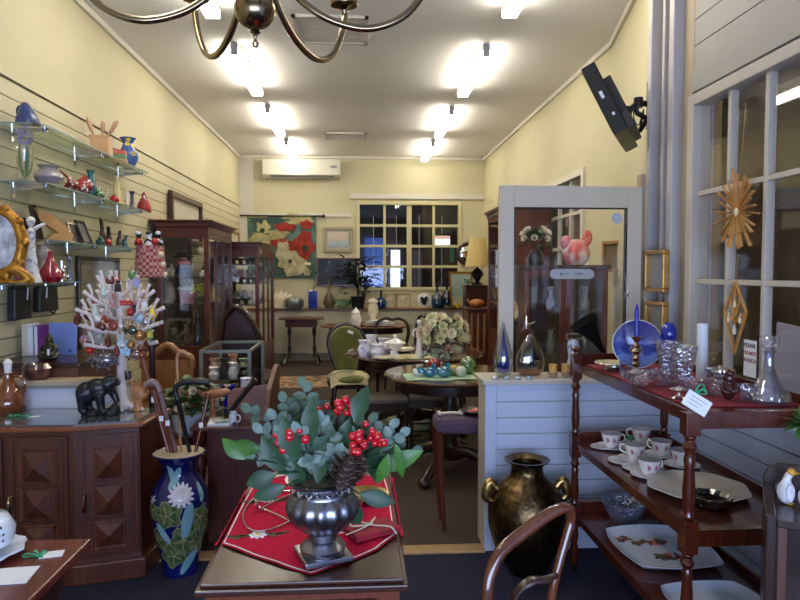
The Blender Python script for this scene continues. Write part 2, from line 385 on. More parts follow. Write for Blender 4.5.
# ceiling hatches and vents
def vent(name, label, x0, x1, y0, y1):
    t = thing(name, label, 'vent', ((x0+x1)/2, (y0+y1)/2, CZ)); a, b = (x1-x0)/2, (y1-y0)/2
    m = MB(); m.bb(-a, a, -b, -b+.03, -.02, 0); m.bb(-a, a, b-.03, b, -.02, 0); m.bb(-a, -a+.03, -b, b, -.02, 0); m.bb(a-.03, a, -b, b, -.02, 0); part('frame', m, TRIMW, t)
    m = MB(); n = 18
    for i in range(n): m.box((0, -b+.05+(2*b-.1)*i/(n-1), -.008), (2*a-.06, .03, .003), rx=.12)
    part('slats', m, TRIMW, t)
vent('ceiling_vent', 'wide pale ceiling vent between the two nearest rows of lit tubes', -.52, .08, 5.1, 5.7)
vent('ceiling_vent', 'small far ceiling vent above the wall air conditioner', -.5, .12, 9.3, 9.75)
# fluorescent battens
def batten(x, y, label, first=None):
    if first: return dup(first, (x, y, CZ), 0, label, 'lit ceiling battens')
    t = thing('ceiling_batten', label, 'ceiling light', (x, y, CZ), 0, 'lit ceiling battens')
    m = MB().bb(-.045, .045, -.62, .62, -.045, 0); part('housing', m, TRIMW, t, bevel=.004)
    m = MB().bb(-.055, .055, -.64, .64, -.115, -.05); part('diffuser', m, TUBE, t, label='glowing white diffuser', bevel=.01)
    part('end_cap', MB().bb(-.03, .03, -.66, -.645, -.11, -.0), GREYB, t); part('end_cap', MB().bb(-.03, .03, .645, .66, -.11, 0), GREYB, t)
    return t
LX, RX = -1.08, 1.12
B0 = batten(LX, 4.3, 'lit ceiling batten in the left row, closest, cut by the chandelier at the top')
yy = [6.4, 8.45, 10.4]
for y, lb in zip(yy, ('lit ceiling batten in the left row, second from the camera', 'lit ceiling batten in the left row, third from the camera', 'lit ceiling batten in the left row, farthest, near the air conditioner')): batten(LX, y, lb, B0)
for y, lb in zip([4.15, 6.3, 8.4, 10.35], ('lit ceiling batten in the right row, closest, at the top edge', 'lit ceiling batten in the right row, second from the camera', 'lit ceiling batten in the right row, third from the camera', 'lit ceiling batten in the right row, farthest, by the back wall')): batten(RX, y, lb, B0)
batten(LX, 2.1, 'unseen lit batten added in line with the left row to warm the front area', B0)  # out-of-view batten added for warm light high on the door
batten(3.2, 3.2, 'lit batten added in the next room, standing in for a lamp reflected in the side window', B0)  # added lamp, replaces a reflection in the window glass
# counter along the back wall
CY = 10.85
t = thing('wall_counter', 'long cream panelled counter with a wooden top below the back window', 'counter', (.1, 11.02, 0))
m = MB().bb(-1.95, 1.95, -.15, .17, .12, .86); part('body', m, mat('cream_panel_paint', 'bcb6a0', rough=.5), t)
m = MB(); x = -1.95
while x < 1.9: m.bb(x+.006, min(1.95, x+.39), -.162, -.15, .13, .85); x += .4
part('front_panels', m, mat('cream_panel_paint', 'bcb6a0', rough=.5), t)
m = MB().bb(-1.95, 1.95, -.14, .17, 0, .12); part('plinth', m, mat('grey_plinth', '77756f', rough=.6), t)
m = MB().bb(-1.97, 1.97, -.2, .17, .86, .89); part('worktop', m, wood('reddish_worktop', '7a4a30', '8c5a3c', stretch=(1, 9, 9)), t, bevel=.005)
CTZ = .89
# ================================================================ AIR CONDITIONER, TV, CHANDELIER
p0, p1 = at(264, 178, Y=BK), at(342, 158, Y=BK); cx = (p0.x+p1.x)/2; wd = p1.x-p0.x
t = thing('air_conditioner', 'white split air conditioner high on the back wall', 'air conditioner', (cx, BK, 3.1))
m = MB().prism([(-.12, 0), (-.2, .05), (-.22, .2), (-.2, .31), (0, .31), (0, 0)], wd*.98, Matrix(((0, 1, 0), (1, 0, 0), (0, 0, 1))).to_4x4())
for i, v in enumerate(m.v): m.v[i] = (v[0]-wd/2, v[1], v[2])
part('body', m, mat('ac_white', 'd8d4c4', rough=.4), t, bevel=.01)
m = MB().box((0, -.175, .03), (wd*.8, .06, .012), rx=-.5); m.bb(-wd*.4, wd*.4, -.205, -.2, .11, .115); part('louvre', m, GREYB, t)
m = MB().bb(wd*.36, wd*.44, -.226, -.2, .16, .2); part('display', m, mat('ac_badge', '8a8a90'), t)

c = at(611, 110, Y=3.9)
t = thing('television', 'black flat television tilted down from a wall arm', 'television', c, rot=(0, 0, 0))
t.scale = (1, .93, .9); t.rotation_mode = 'XYZ'; t.rotation_euler = (0, math.radians(-26), math.radians(-29))
m = MB().bb(-.042, .042, -.33, .33, -.245, .245); part('casing', m, BLACK, t, bevel=.008)
m = MB().bb(-.045, -.042, -.31, .31, -.215, .225); part('screen', m, mat('dark_screen', '0c0c12', rough=.35, spec=.2), t)
m = MB().bb(.04, .085, -.25, .25, -.22, .14); m.bb(.04, .085, -.33, .0, -.245, -.14); part('back_box', m, mat('tv_back', '2a2622', rough=.5), t, bevel=.006)
m = MB().bb(-.012, .006, -.334, -.33, .0, .05); m.bb(.0, .014, -.334, -.33, -.13, -.11); part('sticker', m, PAPER, t, label='small white stickers on the edge')
m = MB()
wl = at(652, 103, Y=3.95)
w2 = Vector((c.x+.115, c.y+.03, c.z+.0)); wl = Vector((1.80, 3.95, 2.55))
bt = thing('television_bracket', 'black jointed wall arm holding the television', 'bracket', wl)
q = w2-wl
m = MB().box((.03, 0, 0), (.02, .1, .3)); part('wall_plate', m, BLACK, bt, bevel=.004)
m = MB().tube([(.02, 0, 0), (q.x*.5, q.y*.5-.02, .0), (q.x, q.y, q.z)], .019, 8); m.cyl((q.x*.5, q.y*.5-.02, -.03), .028, .06, 12); m.cyl((q.x+.0, q.y, q.z-.03), .02, .06, 12); m.tube([(.02, 0, -.1), (-.07, -.02, -.06), (-.08, -.02, -.02)], .016, 8); m.tube([(.0, 0, -.1), (-.05, -.02, -.17)], .016, 8)
part('arm', m, BLACK, bt)
m = MB()
for k in range(3): m.tube([(q.x*.7, q.y*.7-.03, 0), (q.x*.75-.02*k, q.y*.5-.03, -.09-.02*k), (q.x*.5, -.04, -.14-.03*k), (q.x*.3, -.04, -.05), (-.02, 0, -.06)], .004, 5, sub=5)
part('cable', m, BLACK, bt)

cc = at(255, 12, Y=2.0); hz = 2.295
t = thing('chandelier', 'aged brass chandelier with curved arms at the top edge', 'chandelier', (cc.x, 2.0, 0))
m = MB().ball((0, 0, hz), (.062, .062, .06), 28, 16)
m.lathe([(.0, hz-.115), (.008, hz-.112), (.011, hz-.1), (.004, hz-.09), (.006, hz-.078), (.017, hz-.068), (.012, hz-.06), (.02, hz-.052), (.014, hz-.045)], 16)
part('ball', m, BRASS, t)
m = MB().lathe([(.02, hz+.055), (.03, hz+.065), (.018, hz+.08), (.022, hz+.11), (.05, hz+.14), (.05, hz+.2), (.02, hz+.23), (.012, hz+.4), (.03, hz+.5), (.012, hz+.6), (.008, CZ-.05), (.06, CZ-.03), (.065, CZ)], 18)
part('stem', m, BRASS, t)
for k in range(6):
    a = math.radians(2+60*k); ca, sa = math.cos(a), math.sin(a)
    pr = [(.045, hz+.17), (.07, hz+.11), (.13, hz+.04), (.22, hz-.02), (.34, hz-.045), (.45, hz-.005), (.52, hz+.08), (.555, hz+.17), (.55, hz+.2)]
    A = part('arm', MB().tube([(r*ca, r*sa, z) for r, z in pr], .0115, 10, sub=6), BRASS, t)
    part('lamp_cup', MB().lathe([(.005, hz+.2), (.05, hz+.215), (.055, hz+.23), (.02, hz+.235), (.02, hz+.3), (.0, hz+.3)], 16, (.55*ca, .55*sa, 0)), BRASS, A)
    part('bulb', MB().lathe([(.012, hz+.3), (.02, hz+.33), (.012, hz+.37), (.0, hz+.39)], 12, (.55*ca, .55*sa, 0)), mat('unlit_bulb', 'e8e0d0', rough=.2), A)

# ================================================================ LEFT WALL GLASS SHELVES
def shelf(label, z, y0, y1, xf=-1.8, n=3):
    t = thing('glass_shelf', label, 'shelf', (L_+.02, y0, z), 0, 'glass wall shelves')
    dx = xf-L_-.02; ln = y1-y0
    m = MB().slab([(0, 0), (dx-.05, 0), (dx, .05), (dx, ln-.05), (dx-.05, ln), (0, ln)], -.008, 0); part('shelf_pane', m, SHELFG, t)
    m = MB(); m.bb(dx-.001, dx+.001, .05, ln-.05, -.0085, .0005); m.bb(0, dx-.05, -.001, .001, -.0085, .0005); part('shelf_edge', m, mat('green_glass_edge', '6f8580', rough=.2), t, label='darker green polished edge')
    for k in range(n):
        y = .12+(ln-.24)*k/(n-1)
        m = MB().prism([(0, -.06), (.03, -.045), (dx-.03, -.022), (dx-.02, -.009), (0, -.009)], .014); 
        for i, v in enumerate(m.v): m.v[i] = (v[0], v[1]+y, v[2])
        m.bb(-.004, .006, y-.008, y+.022, -.09, .0); B = part('bracket', m, SILVER, t)
        part('clip', MB().cyl((dx-.04, y+.007, -.03), .014, .022, 10), glass('blue_clip', 'a8bce0', refl=.3), B)
    return z
S1 = shelf('topmost glass shelf on the left wall', 2.35, 3.8, 5.7)
S2 = shelf('second glass shelf from the top on the left wall', 2.02, 3.8, 5.66)
S3 = shelf('third glass shelf from the top on the left wall', 1.69, 3.8, 5.4)
S4 = shelf('lowest short glass shelf on the left wall, under the gilt clock', 1.44, 3.3, 4.4, n=2)
def onw(px, X=-1.9, py=200): return at(px, py, X=X).y
def sl(px, z, X=-1.9): 
    return Vector((X, onw(px, X, 272-(z-1.5)*150), z))
def vase(name, label, cat, loc, prof, mt, n=24, group=None, rz=0, flute=0, nf=12, sc=1, rot=None):
    m = MB().lathe([(r*sc, z*sc) for r, z in prof], n, flute=flute, nf=nf)
    return solo(name, m, mt, label, cat, loc, rz, group, rot=rot)
def decal(m, prof, th, z, pts, off=.0015):
    """patch on a lathed surface; pts in metres (s along girth, t up)"""
    def rad(zz):
        for (r0, z0), (r1, z1) in zip(prof, prof[1:]):
            if min(z0, z1) <= zz <= max(z0, z1) and abs(z1-z0) > 1e-6: return r0+(r1-r0)*(zz-z0)/(z1-z0)
        return prof[-1][0]
    rc = rad(z); n = len(pts); vs = []; fs = []
    for k in (0, .5, 1):
        for s_, t_ in pts:
            zz = z+t_*k; r = rad(zz)+off; a = th+s_*k/max(rc, .01); vs.append((r*math.cos(a), r*math.sin(a), zz))
    for k in (0, 1):
        for i in range(n): fs.append((k*n+i, k*n+(i+1) % n, (k+1)*n+(i+1) % n, (k+1)*n+i))
    m._add(vs, fs, True)
def blob(r, n=10, sx=1, sy=1, lob=0, nl=5, ph=0, tilt=0):
    o = []
    for i in range(n):
        a = 2*PI*i/n; q = r*(1+lob*math.cos(nl*a+ph)); x, y = q*math.cos(a)*sx, q*math.sin(a)*sy
        o.append((x*math.cos(tilt)-y*math.sin(tilt), x*math.sin(tilt)+y*math.cos(tilt)))
    return o
# blue speckled tilted jug
l = sl(29, S1)
m = MB().lathe([(.0, 0), (.095, .0), (.098, .015), (.075, .07), (.05, .12), (.028, .155), (.0, .165)], 28, (0, 0, 0), R=Rm('Y', 0)); 
for i, v in enumerate(m.v): m.v[i] = (v[0]-v[2]*.25, v[1]-.0, v[2])
t = thing('pottery_jug', 'dark blue speckled jug lying upturned on the top glass shelf', 'jug', l, rz=-.5); t.scale = (.68, .68, .8)
part('body', m, mat('speckled_blue', '20305c', '33457c', rough=.3, scale=60), t)
part('handle', MB().tube([(-.09, 0, .05), (-.13, 0, .07), (-.145, 0, .11), (-.115, 0, .14), (-.07, 0, .135)], .009, 8, sub=4), mat('speckled_blue'), t)
l = sl(101, S1)
t = thing('utensil_box', 'pale wooden box with spoons standing like rabbit ears on the top shelf', 'box', l, rz=.1)
m = MB().bb(-.065, .065, -.05, .05, 0, .005); [m.bb(*q) for q in ((-.065, .065, -.05, -.043, 0, .15), (-.065, .065, .043, .05, 0, .15), (-.065, -.058, -.043, .043, 0, .15), (.058, .065, -.043, .043, 0, .15), (-.07, .07, -.055, -.043, .14, .152))]
part('box_body', m, mat('pale_pine', 'dcae7e', 'caa070', rough=.5), t)
for k, (dy, dz, tl) in enumerate(((-.045, .29, -.25), (.01, .26, .05), (.045, .27, .4))):
    part('wooden_spoon', MB().tube([(dy*.5, 0, .02), (dy+tl*.02, 0, .16), (dy+tl*.08, 0, .2), (dy+tl*.15, 0, .25), (dy+tl*.2, 0, dz)], [.005, .006, .016, .017, .004], 10, sub=4), mat('spoon_wood', 'b98e6e', rough=.5), t)
l = sl(113, S1)
t = thing('recipe_box', 'small red and green painted wooden box beside the utensil box', 'box', l+Vector((.02, .09, 0)), rz=.2)
part('base', MB().bb(-.05, .05, -.05, .05, 0, .035), mat('pale_pine'), t); part('middle', MB().bb(-.045, .045, -.045, .045, .035, .075), mat('sage_paint', '6f8b5f'), t); part('lid', MB().prism([(-.045, .075), (-.045, .12), (.045, .1), (.045, .075)], .09, Matrix.Translation((0, -.045, 0))), CORAL, t)
PB = [(.0, 0), (.034, 0), (.036, .01), (.05, .04), (.064, .08), (.058, .115), (.038, .15), (.03, .175), (.036, .195), (.052, .215), (.047, .215), (.03, .195), (.0, .19)]
m = MB().lathe(PB, 28); m.mi = 1
for th, z in ((-.7, .1), (-1.9, .07), (.4, .07), (-.3, .16), (-1.4, .17), (-1.2, .2)): decal(m, PB, th, z, blob(.016, 12, lob=.25, nl=6))
m.mi = 2
for th, z in ((-.7, .1), (-1.9, .07), (.4, .07)): decal(m, PB, th, z, blob(.006, 8), off=.003)
solo('painted_vase', m, [mat('mid_blue_glaze', '3a5a9c', '4668aa', rough=.2, scale=15), YELL, NAVY], 'blue vase with yellow flowers at the far end of the top shelf', 'vase', sl(128, S1)).scale = (1.25, 1.25, 1.18)
# shelf 2
l = sl(26, S2)
t = thing('flower_vase', 'clear glass vase of lilac flowers and leaves on the second shelf', 'vase', l)
part('vase', MB().lathe([(.0, 0), (.045, 0), (.042, .08), (.05, .2), (.047, .2), (.038, .08), (.0, .01)], 20), GLASS, t)
m = MB()
for k in range(7): a = k*.9; m.leaf((.01*math.cos(a), .01*math.sin(a), .02), (math.cos(a)*.5, math.sin(a)*.5, 1), (math.cos(a), math.sin(a), -.2), .19, .022, curl=.35)
part('leaves', m, LEAFB, t)
m = MB(); random.seed(1)
for k in range(16): m.petals((random.uniform(-.04, .04), random.uniform(-.05, .05), .2+random.uniform(0, .09)), .022, 5)
part('flowers', m, mat('lilac_petal', '8a7fae', 'b0a4cc', rough=.6, scale=30), t)
vase('squat_vase', 'squat grey pearly vase with a wide collar on the second shelf', 'vase', sl(49, S2), [(0, 0), (.035, 0), (.07, .03), (.085, .06), (.075, .085), (.05, .1), (.045, .115), (.065, .13), (.06, .13), (.04, .115), (0, .1)], mat('pearl_grey', 'aaa297', '8f8896', rough=.2, scale=10))
l = sl(73, S2)
m = MB().sheet(lambda u, v: (.0+.05*math.sin(v*PI), -.11+.22*u, .01+(.035+.065*abs(2*u-1)**.7)*v*1.0+.002), 12, 6, .008)
m.mi = 1; random.seed(4)
for k in range(26): 
    u, v = random.random(), random.uniform(.1, .9); m.ball((.052*math.sin(v*PI)+.004, -.11+.22*u, .01+(.035+.065*abs(2*u-1)**.7)*v), .006, 8, 5)
solo('spotted_bow', m, [mat('red_spotted', '8f1e1c', rough=.5), PAPER], 'red bow shaped dish with white spots on the second shelf', 'dish', l, rz=-.2).scale = (1.2, 1.2, 1.25)
def pz(px, z): return sl(px, z)
vase('tall_vase', 'slender teal vase with a pale rim on the second shelf', 'vase', pz(91, S2), [(0, 0), (.03, 0), (.04, .04), (.042, .08), (.03, .13), (.018, .17), (.03, .2), (.026, .2), (.012, .17), (0, .1)], TEALG)
m = MB().ball((0, 0, .03), (.03, .045, .03)); m.ball((.0, -.045, .05), .014, 10, 8); m.mi = 1; m.leaf((0, .03, .03), (0, 1, .8), (1, 0, 0), .06, .03); m.leaf((.01, .0, .05), (0, .6, 1), (1, 0, 0), .04, .03)
solo('glass_bird', m, [glass('green_glass', '2f8a3c', refl=.15, body='1f8a3a', bodyfac=.5), LEAFB], 'small green glass bird at the front of the second shelf', 'ornament', pz(92, S2)+Vector((.06, -.02, 0)))
def figure(name, label, cat, loc, h, mats, rz=0, group=None, arms=True, base=None, wide=1):
    """standing draped figurine: skirt, torso, head and arms as one skin"""
    m = MB(); w_ = wide
    m.lathe([(r*h*w_, z*h) for r, z in [(0, 0), (.19, 0), (.2, .02), (.15, .15), (.11, .35), (.095, .5), (.075, .58), (.1, .7), (.095, .78), (.04, .82), (.03, .86)]], 16)
    m.ball((0, 0, h*.91), (h*.055, h*.06, h*.075), 14, 9)
    if arms:
        for s_ in (-1, 1): m.tube([(0, s_*h*.09, h*.77), (h*.03, s_*h*.17, h*.66), (h*.1, s_*h*.13, h*.58)], [h*.035, h*.03, h*.022], 8, sub=3)
    t = thing(name, label, cat, loc, rz, group)
    part('body', m, mats[0], t, remesh=max(.0022, h*.018))
    m = MB().ball((-h*.012, 0, h*.935), (h*.062, h*.066, h*.062), 12, 8); part('hair', m, mats[1], t)
    if len(mats) > 2: part('skirt_trim', MB().lathe([(h*.2*w_, .0), (h*.205*w_, h*.02), (h*.17*w_, h*.1), (h*.165*w_, h*.1), (h*.19*w_, 0)], 16), mats[2], t)
    return t
figure('red_figurine', 'little red and brown figurine on the second shelf', 'figurine', pz(102, S2), .08, [CORAL, mat('dark_brown', '2c1c16')])
m = MB().ball((0, 0, .032), (.035, .035, .032)); m.mi = 1; m.tube([(0, 0, .06), (.005, 0, .08)], .004, 6)
solo('glass_apple', m, [REDG, LEAFB], 'round red glass apple on the second shelf', 'ornament', pz(109, S2)+Vector((.04, 0, 0)))
vase('cone_tree', 'pale gold cone shaped ornament on the second shelf', 'ornament', pz(117, S2), [(0, 0), (.05, 0), (.035, .08), (.02, .17), (.008, .23), (0, .24)], mat('pale_gold_mesh', 'c9b47a', 'e0cf9a', rough=.4, scale=60, bump=.5), flute=.1, nf=7)
m = MB().prism([(-.02, 0), (.02, 0), (.004, .14), (-.004, .14)], .012); solo('white_spire', m, WHITE, 'narrow white spire ornament in front of the gold cone', 'ornament', pz(122, S2)+Vector((.05, 0, 0)), rz=PI/2)
vase('bud_vase', 'dark blue trumpet bud vase on the second shelf', 'vase', sl(132, S2, -1.87), [(0, 0), (.025, 0), (.02, .02), (.012, .07), (.014, .12), (.024, .145), (.02, .145), (0, .12)], mat('dusk_blue', '2a3048', '6a6a80', rough=.15, scale=10))
m = MB().lathe([(0, 0), (.05, 0), (.06, .03), (.045, .08), (.022, .13), (.01, .165), (0, .17)], 20); m.mi = 1; random.seed(3)
for k in range(22): z = random.uniform(.02, .13); a = random.uniform(-2.6, .5); r = .06*(1-z/.19); m.ball((r*math.cos(a), r*math.sin(a), z), .009, 8, 5)
solo('spotted_cone', m, [mat('spot_red', 'a32a28', rough=.4), PAPER], 'red and white spotted cone at the far end of the second shelf', 'ornament', sl(144, S2, -1.85))
m = MB().ball((0, 0, .025), (.022, .03, .025)); m.ball((0, -.02, .045), .013, 10, 8)
solo('red_bird', m, REDG, 'tiny red bird on the far tip of the second shelf', 'ornament', sl(149, S2, -1.835))
for i, px in enumerate((60, 95, 108)):
    vase('bubble_glass', ('clear round glass behind the spotted bow', 'clear glass goblet behind the teal vase', 'clear glass tumbler behind the red figurine')[i], 'glass', sl(px, S2, -1.99), [(0, 0), (.03, 0), (.01, .01), (.01, .04), (.04, .08), (.035, .13), (.032, .13), (0, .06)], GLASS)
# shelf 3
def easel_frame(name, label, loc, w, h, fm, pm, rz=PI/2, tilt=-.2, fw=.02, group=None, cat='picture frame'):
    t = thing(name, label, cat, loc, group=group); t.rotation_euler = (tilt, 0, rz)
    m = MB(); m.bb(-w/2, w/2, -.012, .006, 0, fw); m.bb(-w/2, w/2, -.012, .006, h-fw, h); m.bb(-w/2, -w/2+fw, -.012, .006, fw, h-fw); m.bb(w/2-fw, w/2, -.012, .006, fw, h-fw)
    part('frame', m, fm, t, bevel=.003); part('picture', MB().bb(-w/2+fw, w/2-fw, -.003, .004, fw, h-fw), pm, t)
    return t
l = sl(53, S3)
l = sl(57, S3, -1.86); t = thing('wooden_bookend', 'angular honey coloured wooden sculpture on the third shelf', 'sculpture', l, rz=PI/4)
part('upper_block', MB().prism([(-.13, .2), (-.02, .16), (.08, .07), (.05, .03), (-.09, .12)], .05), mat('honey_block', 'c99b63', 'b98a52', rough=.4), t)
part('lower_block', MB().prism([(-.06, .0), (.09, .0), (.1, .05), (.03, .06), (-.03, .035)], .06), mat('honey_block'), t)
part('dark_block', MB().prism([(-.14, .21), (-.115, .215), (-.07, .0), (-.1, .0)], .055), DARKW, t)
easel_frame('photo_frame', 'silver edged frame leaning beside the honey wooden sculpture', sl(76, S3, -1.93), .17, .15, SILVER, mat('dark_photo', '3a2f30', '6a5c5a', scale=20))
easel_frame('photo_frame', 'dark frame with pale corner leaning on the third shelf', sl(88, S3, -1.9), .15, .18, DARKW, mat('grey_photo', '77716c', '5a544f', scale=10), tilt=-.35)
m = MB().ball((0, 0, .025), (.03, .03, .025)); m.ball((.01, -.02, .05), .016, 10, 8); solo('green_frog', m, mat('frog_green', '38604c', rough=.2), 'small green frog on the third shelf', 'ornament', sl(93, S3)+Vector((.05, 0, 0)))
m = MB().ball((0, 0, .027), (.026, .026, .027)); solo('red_ball', m, REDG, 'round red ball ornament on the third shelf', 'ornament', sl(101, S3)+Vector((.05, 0, 0)))
random.seed(5)
for i, (px, hh, mm, lb) in enumerate(((103, .2, DARKW, 'tall dark carved bird with raised beak on the third shelf'), (109, .15, BLACK, 'black cat like carving on the third shelf'), (119, .13, mat('pewter_brown', '5c4c46', '8a7a72', rough=.3, metal=.5, scale=20), 'leaning brown and pink shell carving on the third shelf'), (124, .1, TEALG, 'teal glazed bird on the third shelf'))):
    m = MB().ball((0, 0, hh*.32), (.022, .035, hh*.32)); m.tube([(0, 0, hh*.4), (0, -.02, hh*.75), (0, -.03, hh*.9), (0, -.055, hh)], [.018, .013, .014, .003], 8, sub=3); m.tube([(0, .02, hh*.3), (0, .05, hh*.15), (0, .07, .01)], [.018, .012, .004], 8)
    m.bb(-.025, .025, -.03, .035, 0, .012)
    solo('carved_bird', m, mm, lb, 'ornament', sl(px, S3, -1.86), rz=.3*i, remesh=.004)
# dolls on top of the gingham lamp stand
l4 = Vector((-1.70, onw(150, -1.7, 250), 0))
# gingham shade on a small side stand
GH = mat('gingham', 'a84a4a', 'd8a89a', rough=.8, scale=14, stretch=(1, 1, .2))
def checker(name, c1, c2, sc_):
    m = bpy.data.materials.new(name); m.use_nodes = True; nt = m.node_tree; b = nt.nodes['Principled BSDF']; tc = nt.nodes.new('ShaderNodeTexCoord'); ck = nt.nodes.new('ShaderNodeTexChecker')
    ck.inputs['Scale'].default_value = sc_; ck.inputs[1].default_value = rgb(c1); ck.inputs[2].default_value = rgb(c2); nt.links.new(tc.outputs['Object'], ck.inputs[0]); nt.links.new(ck.outputs[0], b.inputs['Base Color']); b.inputs['Roughness'].default_value = .8
    return m
GH = checker('red_gingham', '963a40', 'bf968c', 44)
# lamp with gingham shade on a tall stand behind the jewellery tree
t = thing('table_lamp', 'brass stem lamp with a red gingham shade at the far end of the glass shelves', 'lamp', (-1.46, 4.6, 0))
part('stand', MB().lathe([(0, 0), (.14, 0), (.14, .02), (.03, .05), (.02, .3), (.03, .6), (.02, .9), (.03, 1.2), (.012, 1.3), (.012, 1.62), (0, 1.62)], 20), DARKW, t)
part('lamp_shade', MB().lathe([(.1, 1.46), (.108, 1.47), (.088, 1.68), (.08, 1.685), (.0, 1.68)], 28, flute=.02, nf=28), GH, t)
for k in range(7): 
    if k < 3: part('shade_bobble', MB().ball((.1*math.cos(-.2-k*.15), .1*math.sin(-.2-k*.15), 1.48+.07*k), .022, 10, 7), CREAMP, t)
for k, (dx, dz, mm) in enumerate(((-.07, 0, BLACK), (0, .0, PAPER), (.065, 0, BLACK))):
    m = MB().lathe([(0, 0), (.03, 0), (.028, .03), (.012, .055), (0, .06)], 12); m.ball((0, 0, .072), .02, 12, 8); m.mi = 1; m.ball((.0, -.012, .085), (.02, .014, .014), 10, 6); m.tube([(-.03, -.01, .02), (0, -.03, .04), (.03, -.01, .02)], .008, 6)
    solo('rag_doll', m, [mm, PAPER if mm is BLACK else BLACK], ('black doll with white cap, left of three on the gingham shade', 'white doll with black cap, middle of three on the gingham shade', 'black doll with white cap, right of three on the gingham shade')[k], 'doll', (-1.46+dx, 4.58, 1.686))
for k in range(2):
    m = MB().ball((0, 0, .025), .025, 12, 8)
    solo('red_bauble', m, REDG, ('round red bauble, left one on the rim of the gingham shade', 'round red bauble, right one on the rim of the gingham shade')[k], 'bauble', (-1.51+.11*k, 4.515, 1.683))

# ---- shelf 4: gilt clock, figurine, vases
l = Vector((-1.88, at(0, 240, X=-1.86).y, S4))
t = thing('gilt_clock', 'ornate gilt framed oval clock face cut by the left edge', 'clock', l+Vector((0.02, -.02, 0)), rz=.15); t.scale = (.82, .82, .82)
m = MB(); ov = [(.135*math.cos(a), 0, .26+.2*math.sin(a)) for a in [2*PI*i/24 for i in range(24)]]
m.tube(ov, .03, 10, closed=True); m.tube([(p[0]*1.2, .0, .26+(p[2]-.26)*1.12) for p in ov], .012, 8, closed=True)
for i in range(10): a = 2*PI*i/10; m.ball((.16*math.cos(a), -.01, .26+.225*math.sin(a)), .026, 10, 7)
for s_ in (-1, 1): m.tube([(s_*.02, 0, .07), (s_*.1, -.02, .09), (s_*.17, -.01, .04), (s_*.19, 0, .0)], [.03, .03, .028, .02], 8, sub=4)
m.bb(-.17, .17, -.04, .04, 0, .02)
part('frame', m, mat('gilt_rich', 'b9822a', '8c5a14', rough=.35, metal=.55, scale=25, bump=.4), t, remesh=.006)
m = MB().lathe([(0, -.005), (.12, -.005), (.12, .01), (0, .01)], 28, (0, 0, .26), R=Rm('X', PI/2), sy=1.45); part('clock_face', m, mat('floral_grey_face', 'c9cbd2', '7d7f8c', rough=.3, scale=22), t)
m = MB().prism([(-.01, 0), (.01, 0), (.003, .11), (-.003, .11)], .003, Matrix.Translation((0, -.013, .27))); part('hand', m, BLACK, t)
vase('black_urn', 'flared black pot standing behind the gilt clock', 'pot', Vector((-1.95, 3.86, S3)), [(0, 0), (.04, 0), (.045, .02), (.06, .1), (.065, .12), (.055, .12), (.0, .05)], BLACK)
l = sl(32, S4, -1.82)+Vector((0, 0, 0))
t = figure('lady_figurine', 'tall white porcelain lady with blue flowered dress and outstretched arm on the lowest glass shelf', 'figurine', l, .37, [mat('flowered_porcelain', 'e2e2e4', '8a93b8', rough=.2, scale=45, lo=.5, hi=.62, coat=.4), WHITE, WHITE], rz=-1.2, wide=.68, arms=False)
part('outstretched_arm', MB().tube([(0, .02, .3), (.005, .04, .315), (.0, .07, .33)], [.013, .01, .008], 8, sub=3), WHITE, t)
vase('milk_glass_vase', 'tall white vase with a waisted neck shading to pink on the lowest glass shelf', 'vase', sl(44, S4, -1.9), [(0, 0), (.045, 0), (.055, .05), (.03, .1), (.02, .13), (.04, .16), (.037, .19), (.025, .215), (.042, .235), (.037, .235), (0, .2)], mat('milky_pink', 'cfc4bc', 'b99', rough=.15, scale=6) if False else mat('milky_pink', 'cfc4bc', 'b8a8a8', rough=.15, scale=6))
vase('red_glass_vase', 'squat cranberry red glass vase on the lowest glass shelf', 'vase', sl(51, S4, -1.78), [(0, 0), (.04, 0), (.065, .03), (.06, .06), (.03, .11), (.015, .15), (.012, .18), (.0, .17)], glass('cranberry', 'c02040', refl=.12, body='9c1030', bodyfac=.6))
random.seed(8)
m = MB()
for k in range(26): m.ball((random.uniform(-.04, .04), random.uniform(-.05, .05), .02+random.uniform(0, .1)*(1-abs(random.random()-.5))), .012, 8, 6)
m.tube([(0, 0, 0), (0, 0, .13)], .01, 8); m.cyl((0, 0, 0), .04, .01)
solo('beaded_ornament', m, SILVER, 'silver beaded trinket piece right of the red glass vase', 'ornament', sl(62, S4, -1.85))
vase('blue_bottle', 'small pale blue and clear glass bottle at the end of the lowest glass shelf', 'bottle', sl(70, S4, -1.9), [(0, 0), (.02, 0), (.022, .07), (.01, .1), (.01, .12), (.018, .13), (.018, .16), (0, .165)], glass('ice_blue', 'b0c6e6', refl=.2, body='9ab4dc', bodyfac=.25))
vase('pink_jar', 'small pinkish red jar between the clock and the lady figurine', 'jar', sl(24, S4, -1.95), [(0, 0), (.04, 0), (.05, .04), (.05, .12), (.03, .16), (0, .165)], PINK)
